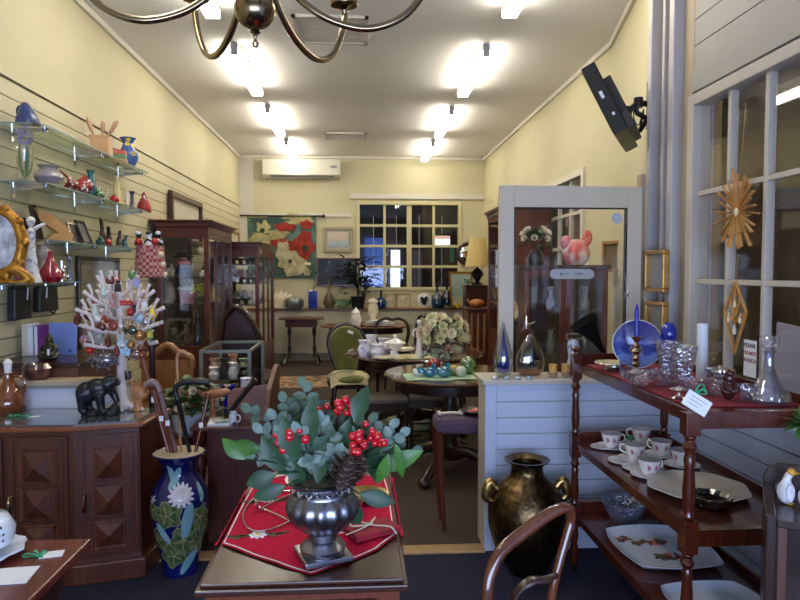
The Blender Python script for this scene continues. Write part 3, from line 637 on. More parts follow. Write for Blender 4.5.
# handbags hanging under the lowest shelf
for i, (px, w_, h_, lb) in enumerate(((27, .19, .2, 'left one of two black handbags hanging under the glass shelf'), (53, .25, .17, 'right one of two black handbags, with a dangling strap, under the glass shelf'))):
    y = onw(px, -1.95, 290)
    t = thing('handbag', lb, 'handbag', (-2.0, y, 1.42), rz=PI/2, group='black handbags under the shelf')
    m = MB().prism([(-w_/2, -h_), (-w_*.45, -.01), (w_*.45, -.01), (w_/2, -h_)], .05, Matrix.Translation((0, -.03, 0))); part('bag', m, mat('black_leather', '141416', rough=.5), t, bevel=.01)
    part('strap', MB().tube([(-w_*.35, -.005, -.01), (-w_*.1, 0, .012), (w_*.35, -.005, -.01)] if i == 0 else [(w_*.4, -.01, -.03), (w_*.62, 0, -.12), (w_*.45, 0, -.19), (w_*.2, 0, -.16)], .006, 6, sub=5), mat('black_leather'), t)
    part('price_tag', MB().box((w_*.2*(1-2*i), -.035, -.05), (.014, .003, .07), ry=.2), PAPER, t)
# framed mirror on the slat wall
y0, y1 = onw(80, -2.0, 300), onw(121, -2.0, 300)
zt = at(100, 257, X=-2.0).z
def wall_frame(name, label, cat, loc, w, h, rz, fm, pm, fw=.03, d=.03, group=None, tilt=0, inner=None):
    t = thing(name, label, cat, loc, group=group); t.rotation_euler = (tilt, 0, rz)
    m = MB(); m.bb(-w/2, w/2, -d, 0, 0, fw); m.bb(-w/2, w/2, -d, 0, h-fw, h); m.bb(-w/2, -w/2+fw, -d, 0, fw, h-fw); m.bb(w/2-fw, w/2, -d, 0, fw, h-fw)
    part('frame', m, fm, t, bevel=.005)
    k = fw
    if inner:
        e = fw+.03; m = MB(); m.bb(-w/2+k, w/2-k, -.014, -.004, k, e); m.bb(-w/2+k, w/2-k, -.014, -.004, h-e, h-k); m.bb(-w/2+k, -w/2+e, -.014, -.004, e, h-e); m.bb(w/2-e, w/2-k, -.014, -.004, e, h-e); part('mount', m, inner, t); k = e
    part('picture', MB().bb(-w/2+k, w/2-k, -.01, -.003, k, h-k), pm, t)
    return t
wall_frame('wall_mirror', 'dark framed mirror low on the slat wall behind the jewellery tree', 'mirror', (L_+.02, (y0+y1)/2, zt-.75), y1-y0, .75, PI/2, MAHOGD, mat('clouded_mirror', '9a9482', 'b0aa96', rough=.12, metal=.5))
# painting above the first display cabinet
def landscape(name, sky, mid, low, zs):
    """three-band painted landscape"""
    m = bpy.data.materials.new(name); m.use_nodes = True; nt = m.node_tree; b = nt.nodes['Principled BSDF']; tc = nt.nodes.new('ShaderNodeTexCoord'); sp = nt.nodes.new('ShaderNodeSeparateXYZ'); nz = nt.nodes.new('ShaderNodeTexNoise')
    nz.inputs['Scale'].default_value = 9; nt.links.new(tc.outputs['Object'], nz.inputs['Vector']); nt.links.new(tc.outputs['Object'], sp.inputs[0])
    ad = nt.nodes.new('ShaderNodeMath'); ad.operation = 'MULTIPLY_ADD'; ad.inputs[1].default_value = .22; nt.links.new(nz.outputs['Fac'], ad.inputs[0]); nt.links.new(sp.outputs['Z'], ad.inputs[2])
    cr = nt.nodes.new('ShaderNodeValToRGB'); e = cr.color_ramp.elements; e[0].position = zs[0]; e[0].color = rgb(low); e[1].position = zs[1]; e[1].color = rgb(mid); k = e.new(zs[2]); k.color = rgb(sky); k = e.new(zs[2]+.2); k.color = rgb(sky)
    nt.links.new(ad.outputs[0], cr.inputs[0]); nt.links.new(cr.outputs[0], b.inputs['Base Color']); b.inputs['Roughness'].default_value = .4
    return m
y0, y1 = onw(168, -2.02, 215), onw(199, -2.02, 215)
zt = at(168, 190, X=-2.02).z; 
wall_frame('landscape_painting', 'dark framed seascape hanging above the first display cabinet', 'painting', (L_+.03, (y0+y1)/2, zt-.55), (y1-y0), .55, PI/2, MAHOGD, landscape('sea_scene', 'c9c4b0', '8fa0a2', '6d746a', (.25, .3, .42)), fw=.06, d=.05)
y0, y1 = onw(227, -2.02, 235), onw(238, -2.02, 235); zt = at(228, 229, X=-2.02).z
wall_frame('small_painting', 'narrow gilt framed picture above the second display cabinet', 'painting', (L_+.03, (y0+y1)/2, zt-.4), (y1-y0), .4, PI/2, TANWOOD, landscape('pale_scene', 'cfcbb4', '9aa088', '7a8068', (.15, .2, .3)), fw=.04)

# ================================================================ LEFT FOREGROUND: wall unit, sideboard, side table
t = thing('wall_unit', 'low brown wall unit behind the sideboard under the glass shelves', 'cabinet', (-1.55, 3.62, 0))
part('body', MB().bb(-.48, 0, 0, .6, 0, .975), BROWNW, t); part('top', MB().bb(-.48, .015, -.015, .61, .975, 1.0), MAHOGD, t, bevel=.004)
U1 = 1.0
t = thing('display_counter', 'narrow pale fronted counter between the sideboard and the brown wall unit', 'cabinet', (-1.27, 3.515, 0))
part('body', MB().bb(-.76, 0, .013, .1, 0, .875), mat('pale_blue_white_panel', 'ccd0dc', rough=.5), t); part('grey_band', MB().bb(-.76, .0, -.004, .1, .875, .895), GREYB, t); part('top', MB().bb(-.76, .005, -.01, .1, .895, .922), mat('beige_laminate', 'b8a284', rough=.5), t)
# sideboard
t = thing('sideboard', 'canted dark wood sideboard with pyramid carved door panels and glass top', 'sideboard', (-1.36, 3.09, 0))
SB = wood('sideboard_wood', '47221a', '60311f'); SBL = wood('sideboard_light_wood', '6e3a22', '8a4d2e')
poly = [(-.68, .0), (0, 0), (.3, .08), (.33, .42), (-.68, .42)]
def inset(p, d): 
    return [(x+(d if x < -.6 else (-d if x > .2 else 0)), y+(d if y < .3 else -d)) for x, y in p]
m = MB().slab(inset(poly, .02), .1, .745); part('body', m, SB, t)
m = MB().slab(inset(poly, -.012), 0, .1); part('plinth', m, SB, t, bevel=.008)
m = MB().slab(inset(poly, -.01), .745, .765); part('top', m, SBL, t, bevel=.006)
m = MB().slab(inset(poly, .03), .7655, .772); part('glass_top', m, mat('smoky_glass_top', '4c5a5c', rough=.06, coat=1), t, label='smoky glass laid on the top')
def sbdoor(x0, x1, M, hx, n=3):
    m = MB(); m.M = M
    w_ = x1-x0; zz = (.14, .72); rows = [(.5, .655), (.32, .475), (.14+.03, .295)]
    m.bb(x0, x1, -.014, .0, zz[0], zz[1])
    for a, b in ((x0+.02, x0+.03), (x1-.03, x1-.02)): m.bb(a, b, -.02, -.014, zz[0]+.02, zz[1]-.02)
    d = part('door', m, SB, t, bevel=.002)
    cx_ = (x0+x1)/2; hw = w_*.27
    for z0, z1 in rows:
        q = MB(); q.M = M
        q.bb(cx_-hw-.018, cx_+hw+.018, -.018, -.014, z0-.008, z1+.008); q.mi = 1
        q.tube([(cx_-hw, -.019, z0), (cx_+hw, -.019, z0), (cx_+hw, -.019, z1), (cx_-hw, -.019, z1)], .004, 6, closed=True)
        zc = (z0+z1)/2
        q.mi = 0; q._add([(cx_-hw*.85, -.018, z0+.008), (cx_+hw*.85, -.018, z0+.008), (cx_+hw*.85, -.018, z1-.008), (cx_-hw*.85, -.018, z1-.008), (cx_, -.05, zc)], [(0, 1, 4), (1, 2, 4), (2, 3, 4), (3, 0, 4)], False)
        part('carved_panel', q, [SB, SBL], d)
    h = MB(); h.M = M; h.box((hx, -.018, .42), (.018, .006, .05)); h.tube([(hx, -.022, .44), (hx, -.04, .43), (hx, -.04, .37), (hx, -.034, .36)], [.004, .006, .009, .005], 8, sub=3)
    part('handle', h, BRASS, d)
ang = math.atan2(.08, .3)
I4 = Matrix.Translation((0, .021, 0))
sbdoor(-.3, -.025, I4, -.285); sbdoor(-.6, -.325, I4, -.345)
sbdoor(.02, .285, Matrix.Translation((0, .018, 0)) @ Matrix.Rotation(ang, 4, 'Z'), .045)
SBT = .772
def sb(px, py): return at(px, py, Z=SBT)
# things on the sideboard
def tag_ribbon(loc, rz, label, ribbon=True, sx=.06, sy=.035):
    t = thing('price_tag', label, 'tag', loc, rz)
    part('card', MB().box((0, 0, .002), (sx, sy, .0015)), PAPER, t)
    if ribbon:
        m = MB()
        for a in (0, 1.3, 2.6, 4): m.tube([(-sx/2, 0, .003), (-sx/2-.02*math.cos(a)-.01, .015*math.sin(a), .012), (-sx/2-.03*math.cos(a)-.012, .02*math.sin(a), .004), (-sx/2-.012, .0, .004)], .003, 5, sub=4, flat=.5)
        part('ribbon', m, GREENR, t)
    return t
tag_ribbon(sb(35, 417), .1, 'white price tag with green ribbon lying on the sideboard glass')
m = MB(); [m.tube([(0, 0, .003), (.02*math.cos(a), .012*math.sin(a), .012), (.03*math.cos(a), .02*math.sin(a), .003)], .003, 5, sub=3) for a in (0, 1.5, 3, 4.5)]
solo('green_ribbon', m, GREENR, 'loose bow of green ribbon on the sideboard glass at the left', 'ribbon', sb(14, 417))
solo('green_ribbon', m, GREENR, 'loose bow of green ribbon on the sideboard beside the black bear', 'ribbon', sb(78, 402))
# amber lantern bottle
l = sb(9, 412)
t = thing('amber_decanter', 'amber glass decanter with white stopper at the left edge of the sideboard', 'decanter', l)
part('body', MB().lathe([(0, 0), (.07, 0), (.085, .03), (.08, .08), (.045, .13), (.025, .16), (.025, .2), (.03, .205), (0, .205)], 24), glass('amber_glass', 'd08040', refl=.15, body='8c4a22', bodyfac=.55), t)
part('handle', MB().tube([(.025, 0, .19), (.06, 0, .185), (.085, 0, .15), (.075, 0, .1)], .007, 8, sub=4), glass('amber_glass'), t)
part('stopper', MB().lathe([(.015, .2), (.018, .24), (.022, .26), (.012, .275), (0, .28)], 12), PAPER, t)
vase('dark_bowl', 'dark lustre bowl on the pale counter beside the decanter', 'bowl', at(37, 382, Y=3.55)*1, [(0, 0), (.04, 0), (.07, .03), (.075, .06), (.06, .085), (.055, .085), (.0, .03)], mat('lustre', '1c1a22', '6a3a30', rough=.1, scale=14, coat=.8))
bpy.data.objects['dark_bowl'].location = (at(37, 380, Y=3.55).x, 3.55, .922)
# black bear climbing on a rock
l = sb(98, 415)
t = thing('bear_carving', 'black carved bear standing on a rock on the sideboard', 'carving', l, rz=0); t.scale = (.84, .84, .95)
m = MB(); m.ball((-.065, 0, .12), (.065, .05, .06)); m.ball((.0, 0, .145), (.07, .048, .055)); m.ball((.06, 0, .165), (.045, .04, .045)); m.ball((.095, 0, .18), (.032, .03, .03)); m.tube([(.1, 0, .18), (.135, 0, .17)], [.022, .013], 10); m.ball((.075, .02, .212), .012, 8, 6); m.ball((.075, -.02, .212), .012, 8, 6)
for x, y, dx in ((-.075, .025, .01), (-.085, -.025, .0), (.02, -.03, .01)): m.tube([(x, y, .12), (x+dx, y, .06), (x+dx*1.5, y, .025)], [.034, .024, .02], 10, sub=3); m.ball((x+dx*1.5+.01, y, .025), (.026, .018, .013))
m.tube([(.06, .02, .15), (.09, .025, .1), (.11, .02, .06)], [.032, .022, .016], 10, sub=3)
part('bear', m, mat('black_carved', '0f1014', '1a1c24', rough=.35, scale=20, stretch=(4, 1, 1), bump=.3), t, remesh=.005)
m = MB(); random.seed(2)
for k in range(9): m.ball((-.08+.022*k, random.uniform(-.02, .02), .01), (.028, .035, .02+.008*(k % 2)))
m.ball((.1, 0, .03), (.03, .03, .035)); part('rock', m, mat('black_rock', '0e0e10', rough=.6), t, remesh=.006)
# jewellery tree
l = sb(122, 410)
t = thing('jewellery_tree', 'white carved branching tree hung with ornaments and jewellery', 'jewellery stand', l)
PT = mat('chalky_pink_white', 'ddd0cc', 'cfc0bc', rough=.55, scale=10)
m = MB(); H = .68
m.tube([(0, 0, 0), (0, 0, .12), (.004, 0, .3), (0, 0, .55), (0, 0, .68)], [.038, .026, .026, .022, .012], 10, sub=4)
for a, rr in ((-.3, .13), (.5, .1), (-1.3, .09), (2.4, .09), (3.3, .1), (-2.2, .08), (1.5, .08)): m.tube([(0, 0, .1), (.3*rr*math.cos(a), .3*rr*math.sin(a), .03), (rr*math.cos(a), rr*math.sin(a)*.8, .008)], [.016, .014, .01], 8, sub=4)
part('trunk', m, PT, t, remesh=.006)
random.seed(11); br = []
for tier, (z0, n_, ln, rise) in enumerate(((.33, 5, .19, .03), (.41, 7, .225, .05), (.48, 7, .225, .06), (.54, 6, .18, .09), (.6, 5, .11, .11))):
    for k in range(n_):
        a = 2*PI*k/n_+tier*.5; e = (ln*math.cos(a), ln*math.sin(a)*.75, z0+rise); mid = (ln*.5*math.cos(a), ln*.5*math.sin(a)*.75, z0+rise*.25)
        m = MB().tube([(0, 0, z0), mid, e], [.009, .008, .011], 7, sub=4)
        f = .75; q = (e[0]*f, e[1]*f, z0+rise*.55); m.tube([q, (q[0]*1.02, q[1], q[2]+.035), (q[0]*1.15, q[1]*1.1, q[2]+.075)], [.006, .007, .01], 7, sub=3)
        q = (e[0]*.5, e[1]*.5, z0+rise*.3); m.tube([q, (q[0]*1.1-.01, q[1]+.01, q[2]+.04), (q[0]*1.2, q[1]*1.1, q[2]+.06)], [.005, .006, .008], 7, sub=3)
        part('branch', m, PT, t); br.append(e)
TX, TY, TZ = l
# hanging ornaments: (px, py, kind, material, label)
AMB = mat('amber_brown', '7a3020', '4c1c14', rough=.25, scale=20); 
orn = [(77, 318, 'drop', AMB, 'dark red drop pendant at the left tip of the jewellery tree'), (88, 315, 'disc', AMB, 'round red brown pendant beside the left drop on the jewellery tree'), (107, 318, 'disc', mat('rust_bead', '8c3a28', rough=.3), 'rust red bead bunch left of the tree trunk'),
 (95, 308, 'figure', mat('mint_white', 'bcd0c8', rough=.5), 'tiny mint white angel hanging in the tree'), (97, 319, 'ball', mat('green_white_bauble', '7aa890', 'e6e6e6', rough=.2, scale=30), 'small green and white bauble below the mint angel'),
 (131, 312, 'ball', REDG, 'small red bauble right of the tree trunk'), (134, 309, 'figure', mat('penguin_navy', '161c38', rough=.4), 'navy and white penguin shaped ornament in the tree'), (126, 302, 'bar', REDG, 'red sleigh ornament above the red bauble in the tree'),
 (144, 303, 'figure', PAPER, 'white snowman like ornament with red hat in the tree'), (152, 312, 'drop', YELL, 'yellow drop ornament at the right of the tree'),
 (84, 340, 'disc', mat('blue_flash', '4a6a9a', 'b06040', rough=.1, scale=30), 'blue and copper bauble low at the left of the tree'), (95, 335, 'flat', mat('silver_glitter', '9a9c94', '6c6e68', rough=.4, scale=90), 'glittering silver square ornament in the tree'), (108, 340, 'drop', AMB, 'long dark red drop left of the trunk'),
 (123, 331, 'ball', mat('copper_bauble', '8a4a36', '3a6a5a', rough=.1, metal=.6, scale=14), 'copper and teal bauble in front of the trunk'), (124, 347, 'flat', mat('sky_glitter', '8ab4cc', 'b8d4e0', rough=.4, scale=60), 'sky blue square ornament on the trunk'),
 (140, 335, 'ball', mat('brown_bauble', '5a3026', 'c08a50', rough=.1, metal=.5, scale=12), 'large brown and gold bauble right of the trunk'), (150, 333, 'drop', mat('green_gold', '2a7a4a', 'c8b84a', rough=.2, scale=20), 'green and gold drop at the lower right of the tree'),
 (141, 347, 'star', PAPER, 'white tinsel star at the lower right of the tree'), (118, 285, 'figure', BLACK, 'black figure ornament high beside the trunk'), (110, 280, 'disc', mat('rosewood_bead', '6a2c22', rough=.4), 'red brown bead high left of the trunk'), (131, 276, 'leaf', LEAFB, 'green leaf ornament high at the right of the tree'), (136, 283, 'flat', mat('lavender_bead', '9a94b8', rough=.4), 'lavender square ornament high at the right of the tree'), (128, 374, 'cup', SILVER, 'small silver cup hanging low on the tree trunk'),
 (90, 327, 'drop', mat('blush_bead', 'b07a70', rough=.3), 'blush pink drop under the round pendant at the left of the tree'), (101, 327, 'disc', AMB, 'dark red bead left of the glittering silver square'), (113, 326, 'disc', mat('rust_bead'), 'rust bead close beside the trunk above the long drop'), (113, 300, 'figure', mat('blush_bead'), 'blush pink figure in the upper left of the tree'), (139, 318, 'disc', mat('sky_glitter'), 'sky blue round bead right of the penguin ornament'), (146, 322, 'ball', mat('silver_beads2', 'b8b0b8', rough=.15, metal=.8), 'shiny silver bauble at the right of the tree'), (132, 330, 'disc', mat('copper_bauble'), 'copper disc between the two large baubles'), (90, 350, 'ball', REDG, 'red bauble low at the left above the beaded ball'), (117, 349, 'drop', mat('rosewood_bead'), 'rosewood drop low beside the trunk'), (131, 345, 'ball', mat('brown_bauble'), 'brown bauble low at the right beside the sky blue square'), (146, 345, 'drop', AMB, 'dark red drop low at the right of the tree'), (104, 290, 'drop', mat('mint_white'), 'mint white drop high at the left of the tree')]
for px, py, kd, mm, lb in orn:
    y = TY-.07 if kd not in ('cup',) else TY-.035
    if px < 100 or px > 138: y = TY-.04
    c = at(px, py, Y=y); m = MB()
    if kd == 'drop': m.lathe([(0, -.042), (.018, -.025), (.015, 0), (.005, .022), (0, .03)], 10)
    elif kd == 'disc': m.ball((0, 0, 0), (.024, .012, .026), 14, 8)
    elif kd == 'ball': m.ball((0, 0, 0), .022 if 'large' not in lb else .03, 14, 9)
    elif kd == 'figure': m.lathe([(0, -.035), (.018, -.035), (.014, 0), (.006, .012), (0, .014)], 10); m.ball((0, 0, .018), .011, 10, 7); m.mi = 1; m.ball((0, -.004, .026), (.01, .008, .006), 8, 5)
    elif kd == 'bar': m.bb(-.03, .03, -.006, .006, -.008, .008); m.tube([(-.03, 0, -.015), (.03, 0, -.015), (.04, 0, -.005)], .004, 6)
    elif kd == 'flat': m.box((0, 0, 0), (.075 if py > 330 else .035, .008, .075 if py > 330 else .04), ry=.3)
    elif kd == 'star':
        for k in range(10): m.tube([(0, 0, 0), (.03*math.cos(k*.628), -.005*(k % 2), .03*math.sin(k*.628))], [.004, .002], 5)
    elif kd == 'leaf': m.leaf((0, 0, -.02), (.5, 0, 1), (0, -1, 0), .06, .02); m.leaf((0, 0, -.02), (-.3, 0, 1), (0, -1, 0), .05, .02)
    elif kd == 'cup': m.lathe([(0, -.03), (.016, -.03), (.02, .02), (.018, .02), (0, -.02)], 12)
    m.tube([(0, 0, .02), (0, .01, .05)], .0015, 4)
    solo('hanging_ornament', m, [mm, REDG], lb, 'ornament', c, group='ornaments on the jewellery tree')
def tinsel(px, py, r, mm, lb, n=60, y=None):
    c = at(px, py, Y=y or TY-.06); m = MB(); random.seed(px)
    for k in range(n):
        v = Vector((random.gauss(0, 1), random.gauss(0, .6), random.gauss(0, .8))).normalized()*r*random.uniform(.5, 1); m.ball((v.x*1.3, v.y, v.z*.9), random.uniform(.004, .008), 6, 4)
    m.ball((0, 0, 0), (r*.95, r*.5, r*.65), 12, 8)
    solo('beaded_cluster', m, mm, lb, 'ornament', c, group='ornaments on the jewellery tree')
tinsel(104, 360, .062, mat('silver_beads', 'b8b0b8', '4a3a4a', rough=.15, metal=.7, scale=80), 'big silvery beaded ball hanging low at the left of the trunk', 110)
tinsel(136, 354, .04, mat('rosy_beads', 'a89898', '6a3a3a', rough=.15, metal=.6, scale=80), 'rosy silver beaded ball hanging low at the right of the trunk', 70)
# Buddha statuette, books
l = at(50, 355, X=-1.78); l = Vector((-1.76, at(50, 355, X=-1.76).y, U1))
t = thing('buddha_statuette', 'small bronze seated statuette with a price tag in front of the blue book', 'statuette', l, rz=-.3)
m = MB().ball((0, 0, .025), (.055, .045, .025)); m.ball((0, 0, .06), (.036, .03, .045)); m.ball((0, -.003, .115), (.022, .022, .026)); m.ball((0, 0, .142), .01, 8, 6)
for s_ in (-1, 1): m.tube([(s_*.03, 0, .085), (s_*.046, -.01, .055), (s_*.015, -.035, .04)], [.014, .012, .01], 8, sub=3); m.tube([(s_*.01, -.01, .03), (s_*.055, -.015, .02), (0, -.045, .016)], [.02, .018, .012], 8, sub=3)
part('body', m, mat('old_bronze', '4c4636', '2c2a22', rough=.35, metal=.7, scale=20), t, remesh=.0045)
part('price_tag', MB().box((.035, -.05, .05), (.016, .002, .035)), PAPER, t)
for px0, w_, h_, mm, lb, cc_ in ((27, .022, .19, PAPER, 'leftmost white spined book leaning on the wall unit', 0), (33, .02, .18, mat('pale_violet', 'b0a8cc', rough=.5), 'pale lavender book between the white and purple books', 0), (39, .014, .18, mat('deep_purple', '6a2a86', rough=.5), 'purple spined book beside the statuette', 0)):
    l = at(px0, 340, Y=3.98); t = thing('book', lb, 'book', (l.x, 3.92, U1), group=None)
    part('cover', MB().bb(0, w_*1.6, 0, .14, 0, h_), mm, t, bevel=.002); part('pages', MB().bb(.003, w_*1.6-.003, -.001, .002, .003, h_-.003), PAPER if mm is not PAPER else CREAMP, t)
l = at(61, 336, Y=3.95); t = thing('blue_book', 'upright periwinkle blue book facing the room behind the statuette', 'book', (l.x, 3.97, U1), rot=(-.08, 0, -.1))
part('cover', MB().bb(-.09, .075, 0, .02, 0, .195), mat('periwinkle', '6f86c8', '7a90d0', rough=.5), t, bevel=.002); part('emblem', MB().bb(.035, .05, -.0015, 0, .02, .03), NAVY, t)

# near side table at the lower left
t = thing('side_table', 'red brown side table in the bottom left corner', 'table', (-.754, 0, 0))
TT = .75
tbw = wood('reddish_table_top', '542018', '6a2a20', rough=.25, stretch=(9, 1.2, 9))
part('top', MB().bb(-.75, 0, 1.05, 1.827, TT-.025, TT), tbw, t, bevel=.006); part('apron', MB().bb(-.72, -.06, 1.1, 1.78, TT-.12, TT-.025), MAHOGD, t)
for x in (-.7, -.09):
    for y in (1.1, 1.75): part('leg', MB().lathe([(.02, 0), (.03, .05), (.022, .2), (.035, .4), (.025, .6), (.03, TT-.12)], 14, (x, y, 0)), MAHOGD, t)
l = at(4, 560, Z=TT)
t = thing('teapot', 'white pierced porcelain pot on a leafy saucer cut by the left edge', 'teapot', (l.x-.075, l.y+.02, TT)); t.scale = (.92, .92, .92)
part('saucer', MB().lathe([(0, .004), (.06, .004), (.12, .02), (.118, .024), (.06, .01), (0, .01)], 32, flute=.05, nf=9), mat('blue_white_porcelain', 'd8e0ea', rough=.12, coat=.6), t)
PP = [(0, .01), (.05, .01), (.09, .04), (.095, .08), (.075, .115), (.05, .125), (.045, .13), (.02, .14), (0, .145)]
m = MB().lathe(PP, 32); m.mi = 1
for i in range(5):
    for j in range(3): decal(m, PP, -.9+.13*i, .06+.018*j, blob(.004, 6))
part('body', m, [mat('blue_white_porcelain'), DARKW], t); part('knob', MB().ball((0, 0, .15), .012, 10, 7), mat('blue_white_porcelain'), t)
tag_ribbon(at(52, 555, Z=TT), .25, 'white price tag with green ribbon on the red brown side table', sx=.055, sy=.04)
solo('place_card', MB().box((0, 0, .002), (.13, .09, .002), rz=.1), PAPER, 'larger white card beside the white pot on the side table', 'card', at(5, 577, Z=TT))
# ================================================================ BACK ROOM, LEFT SIDE: display cabinets
def cabinet(name, label, x0, x1, y0, y1, H, zs, base=.5, group='glazed display cabinets', w1=MAHOG):
    """x1 is the glazed front facing the room (+x); y0 is the glazed side facing the shop front"""
    t = thing(name, label, 'cabinet', (x0, y0, 0), 0, group); W_ = x1-x0; D_ = y1-y0
    part('base', MB().bb(0, W_, 0, D_, .06, base).bb(.03, W_-.03, .03, D_-.03, 0, .06), w1, t, bevel=.004)
    m = MB(); p = .045
    for x, y in ((0, 0), (W_-p, 0), (0, D_-p), (W_-p, D_-p)): m.bb(x, x+p, y, y+p, base, H-.12)
    m.bb(p, W_-p, 0, p*.8, base, base+.05); m.bb(p, W_-p, 0, p*.8, H-.17, H-.12)
    part('frame', m, w1, t, bevel=.004)
    m = MB(); n = 3
    for i in range(n+1):
        y = p+(D_-2*p-.02)*i/n; m.bb(W_-.03, W_-.005, y, y+.025, base+.05, H-.17)
    m.bb(W_-.03, W_-.004, p, D_-p, base, base+.05); m.bb(W_-.03, W_-.004, p, D_-p, H-.17, H-.12)
    part('door', m, w1, t, bevel=.003)
    m = MB().bb(-.0, W_, 0, D_, H-.12, H-.06); m.prism([(-.0, H-.06), (-.05, H), (W_+.05, H), (W_, H-.06)], D_, None); m.bb(-.055, W_+.055, -.055, D_+.055, H-.012, H+.006)
    m.slab([(0, -.03), (W_, -.03), (W_, 0), (0, 0)], H-.06, H-.02)
    part('cornice', m, w1, t, bevel=.003)
    part('glass_side', MB().bb(p, W_-p, .018, .022, base+.05, H-.17), PANE, t); part('glass_front', MB().bb(W_-.02, W_-.016, p, D_-p, base+.05, H-.17), PANE, t)
    part('back_panel', MB().bb(.001, .012, p, D_-p, base, H-.12), mat('cabinet_back', '40382a', rough=.6), t)
    for z in zs: part('shelf', MB().bb(.014, W_-.04, .03, D_-.05, z-.012, z), DARKW, t)
    return t
C1 = dict(x0=-1.97, x1=-1.47, y0=6.38, y1=7.55)
cabinet('display_cabinet', 'tall red mahogany display cabinet with a flared cornice, nearest on the left wall', C1['x0'], C1['x1'], C1['y0'], C1['y1'], 2.0, (1.19, 1.46), base=.72)
C2 = dict(x0=-1.8, x1=-1.22, y0=7.9, y1=9.3)
cabinet('display_cabinet', 'farther red mahogany display cabinet in front of the tapestry', C2['x0'], C2['x1'], C2['y0'], C2['y1'], 1.86, (1.1, 1.36, 1.6), base=.5)
def blobby(name, label, cat, loc, r, mm, group=None, n=7, seed=1, el=(1, 1, 1), pet=False):
    random.seed(seed); m = MB()
    if pet:
        for k in range(n): m.petals((random.uniform(-r, r)*el[0], random.uniform(-r, r)*el[1], r*el[2]*(.5+random.random())), r*.55, 5)
        m.mi = 1
        for k in range(n): a = random.uniform(0, 6.28); m.leaf((0, 0, r*.3), (math.cos(a), math.sin(a), .7), (0, 0, 1), r*1.4, r*.5)
        m.cyl((0, 0, 0), r*.3, r*.6, 10)
    else:
        for k in range(n): m.ball((random.uniform(-r, r)*el[0]*.6, random.uniform(-r, r)*el[1]*.6, r*el[2]*(.3+.7*k/n)), r*random.uniform(.3, .5), 8, 6)
    return solo(name, m, mm, label, cat, loc, group=group)
# contents of the nearest cabinet (front strip behind the side glass)
def incab(px, z, y): c = at(px, 300, Y=y); return Vector((c.x, y, z))
SHW = mat('shell_grey', '8e8a80', 'b0a898', rough=.4, scale=8)
l = incab(168, 1.19, 6.6)
m = MB().tube([(-.03, 0, .0), (.02, 0, .05), (.0, 0, .15), (-.05, 0, .22), (-.02, 0, .3), (.03, 0, .33)], [.05, .055, .06, .055, .04, .02], 12, sub=4); solo('horn_vase', m, SHW, 'grey twisted horn shaped vase in the nearest display cabinet', 'vase', l)
t = thing('flower_basket', 'pink basket with pale lid in the nearest display cabinet', 'basket', incab(187, 1.19, 6.62))
part('basket', MB().lathe([(0, 0), (.07, 0), (.09, .12), (.085, .12), (0, .02)], 20, sy=.6), mat('faded_pink', 'a0606e', 'b87884', rough=.7, scale=40), t); part('rim', MB().lathe([(.075, .12), (.1, .13), (.09, .16), (.0, .18)], 20, sy=.6), CREAMP, t)
blobby('yellow_flowers', 'bunch of yellow green flowers beside the pink basket', 'flowers', incab(198, 1.19, 6.5), .06, [mat('lime_yellow', 'd2d22c', 'dcd450', rough=.5), LEAFB], n=18, seed=3, pet=True, el=(1.2, .8, 2))
t = thing('doll', 'doll in red and blue with dark round hat inside the nearest display cabinet', 'doll', incab(184, 1.46, 6.85)); t.scale = (1.5, 1.1, 1.12)
part('dress', MB().lathe([(0, 0), (.07, 0), (.05, .07), (.03, .12), (0, .13)], 14), mat('doll_blue', '2a3a5c', rough=.7), t); part('jacket', MB().ball((0, 0, .12), (.05, .035, .04)), CORAL, t); part('head', MB().ball((0, -.005, .17), .025, 12, 8), mat('doll_skin', 'c9a184', rough=.5), t); part('hat', MB().lathe([(.0, .18), (.075, .175), (.07, .185), (.035, .195), (.03, .215), (0, .22)], 18), BLACK, t)
for i, (px, z, hh, mm, lb) in enumerate(((160, 1.46, .1, TEALG, 'green bottle at the left of the upper cabinet shelf'), (172, 1.46, .12, SHW, 'grey jug left of the doll in the cabinet'), (203, 1.46, .06, WHITE, 'white gravy boat right of the doll in the cabinet'), (205, 1.46, .14, NAVY, 'slim blue bottle behind the white gravy boat'))):
    vase('cabinet_bottle', lb, 'bottle', incab(px, z, 6.6+.12*(i % 2)), [(0, 0), (.03, 0), (.034, hh*.5), (.012, hh*.75), (.012, hh*.95), (.016, hh), (0, hh)], mm)
# horse-head like pale ornament, roses on the cabinet base
m = MB().tube([(-.04, 0, 0), (-.02, 0, .15), (.02, 0, .28), (.1, 0, .3)], [.05, .045, .04, .02], 10, sub=4); m.mi = 0
solo('wooden_swan', m, mat('tan_grey_wood', '6e6048', '8a7a5c', rough=.5, scale=10), 'tall curved tan wooden bird low in the nearest cabinet', 'ornament', incab(165, .72, 6.62), remesh=.006)
blobby('dried_flowers', 'pale dried flower bunch low in the nearest cabinet', 'flowers', incab(180, .72, 6.62)+Vector((0, 0, .0)), .09, [mat('dried_cream', 'b0a280', '8f8464', rough=.8), mat('dull_green', '4e5238', rough=.7)], n=16, seed=4, pet=True, el=(1, .6, 2.2))
vase('red_decanter', 'dark red bottle low in the nearest cabinet', 'bottle', incab(186, .72, 6.85), [(0, 0), (.05, 0), (.05, .1), (.02, .16), (.02, .24), (0, .25)], glass('wine_red', '8a1c20', refl=.1, body='6a1216', bodyfac=.6))
vase('blue_decanter', 'dark blue bottle low in the nearest cabinet', 'bottle', incab(197, .72, 6.7), [(0, 0), (.04, 0), (.04, .22), (.015, .28), (.015, .36), (0, .37)], glass('deep_blue', '1c2a5a', refl=.1, body='14204a', bodyfac=.6))
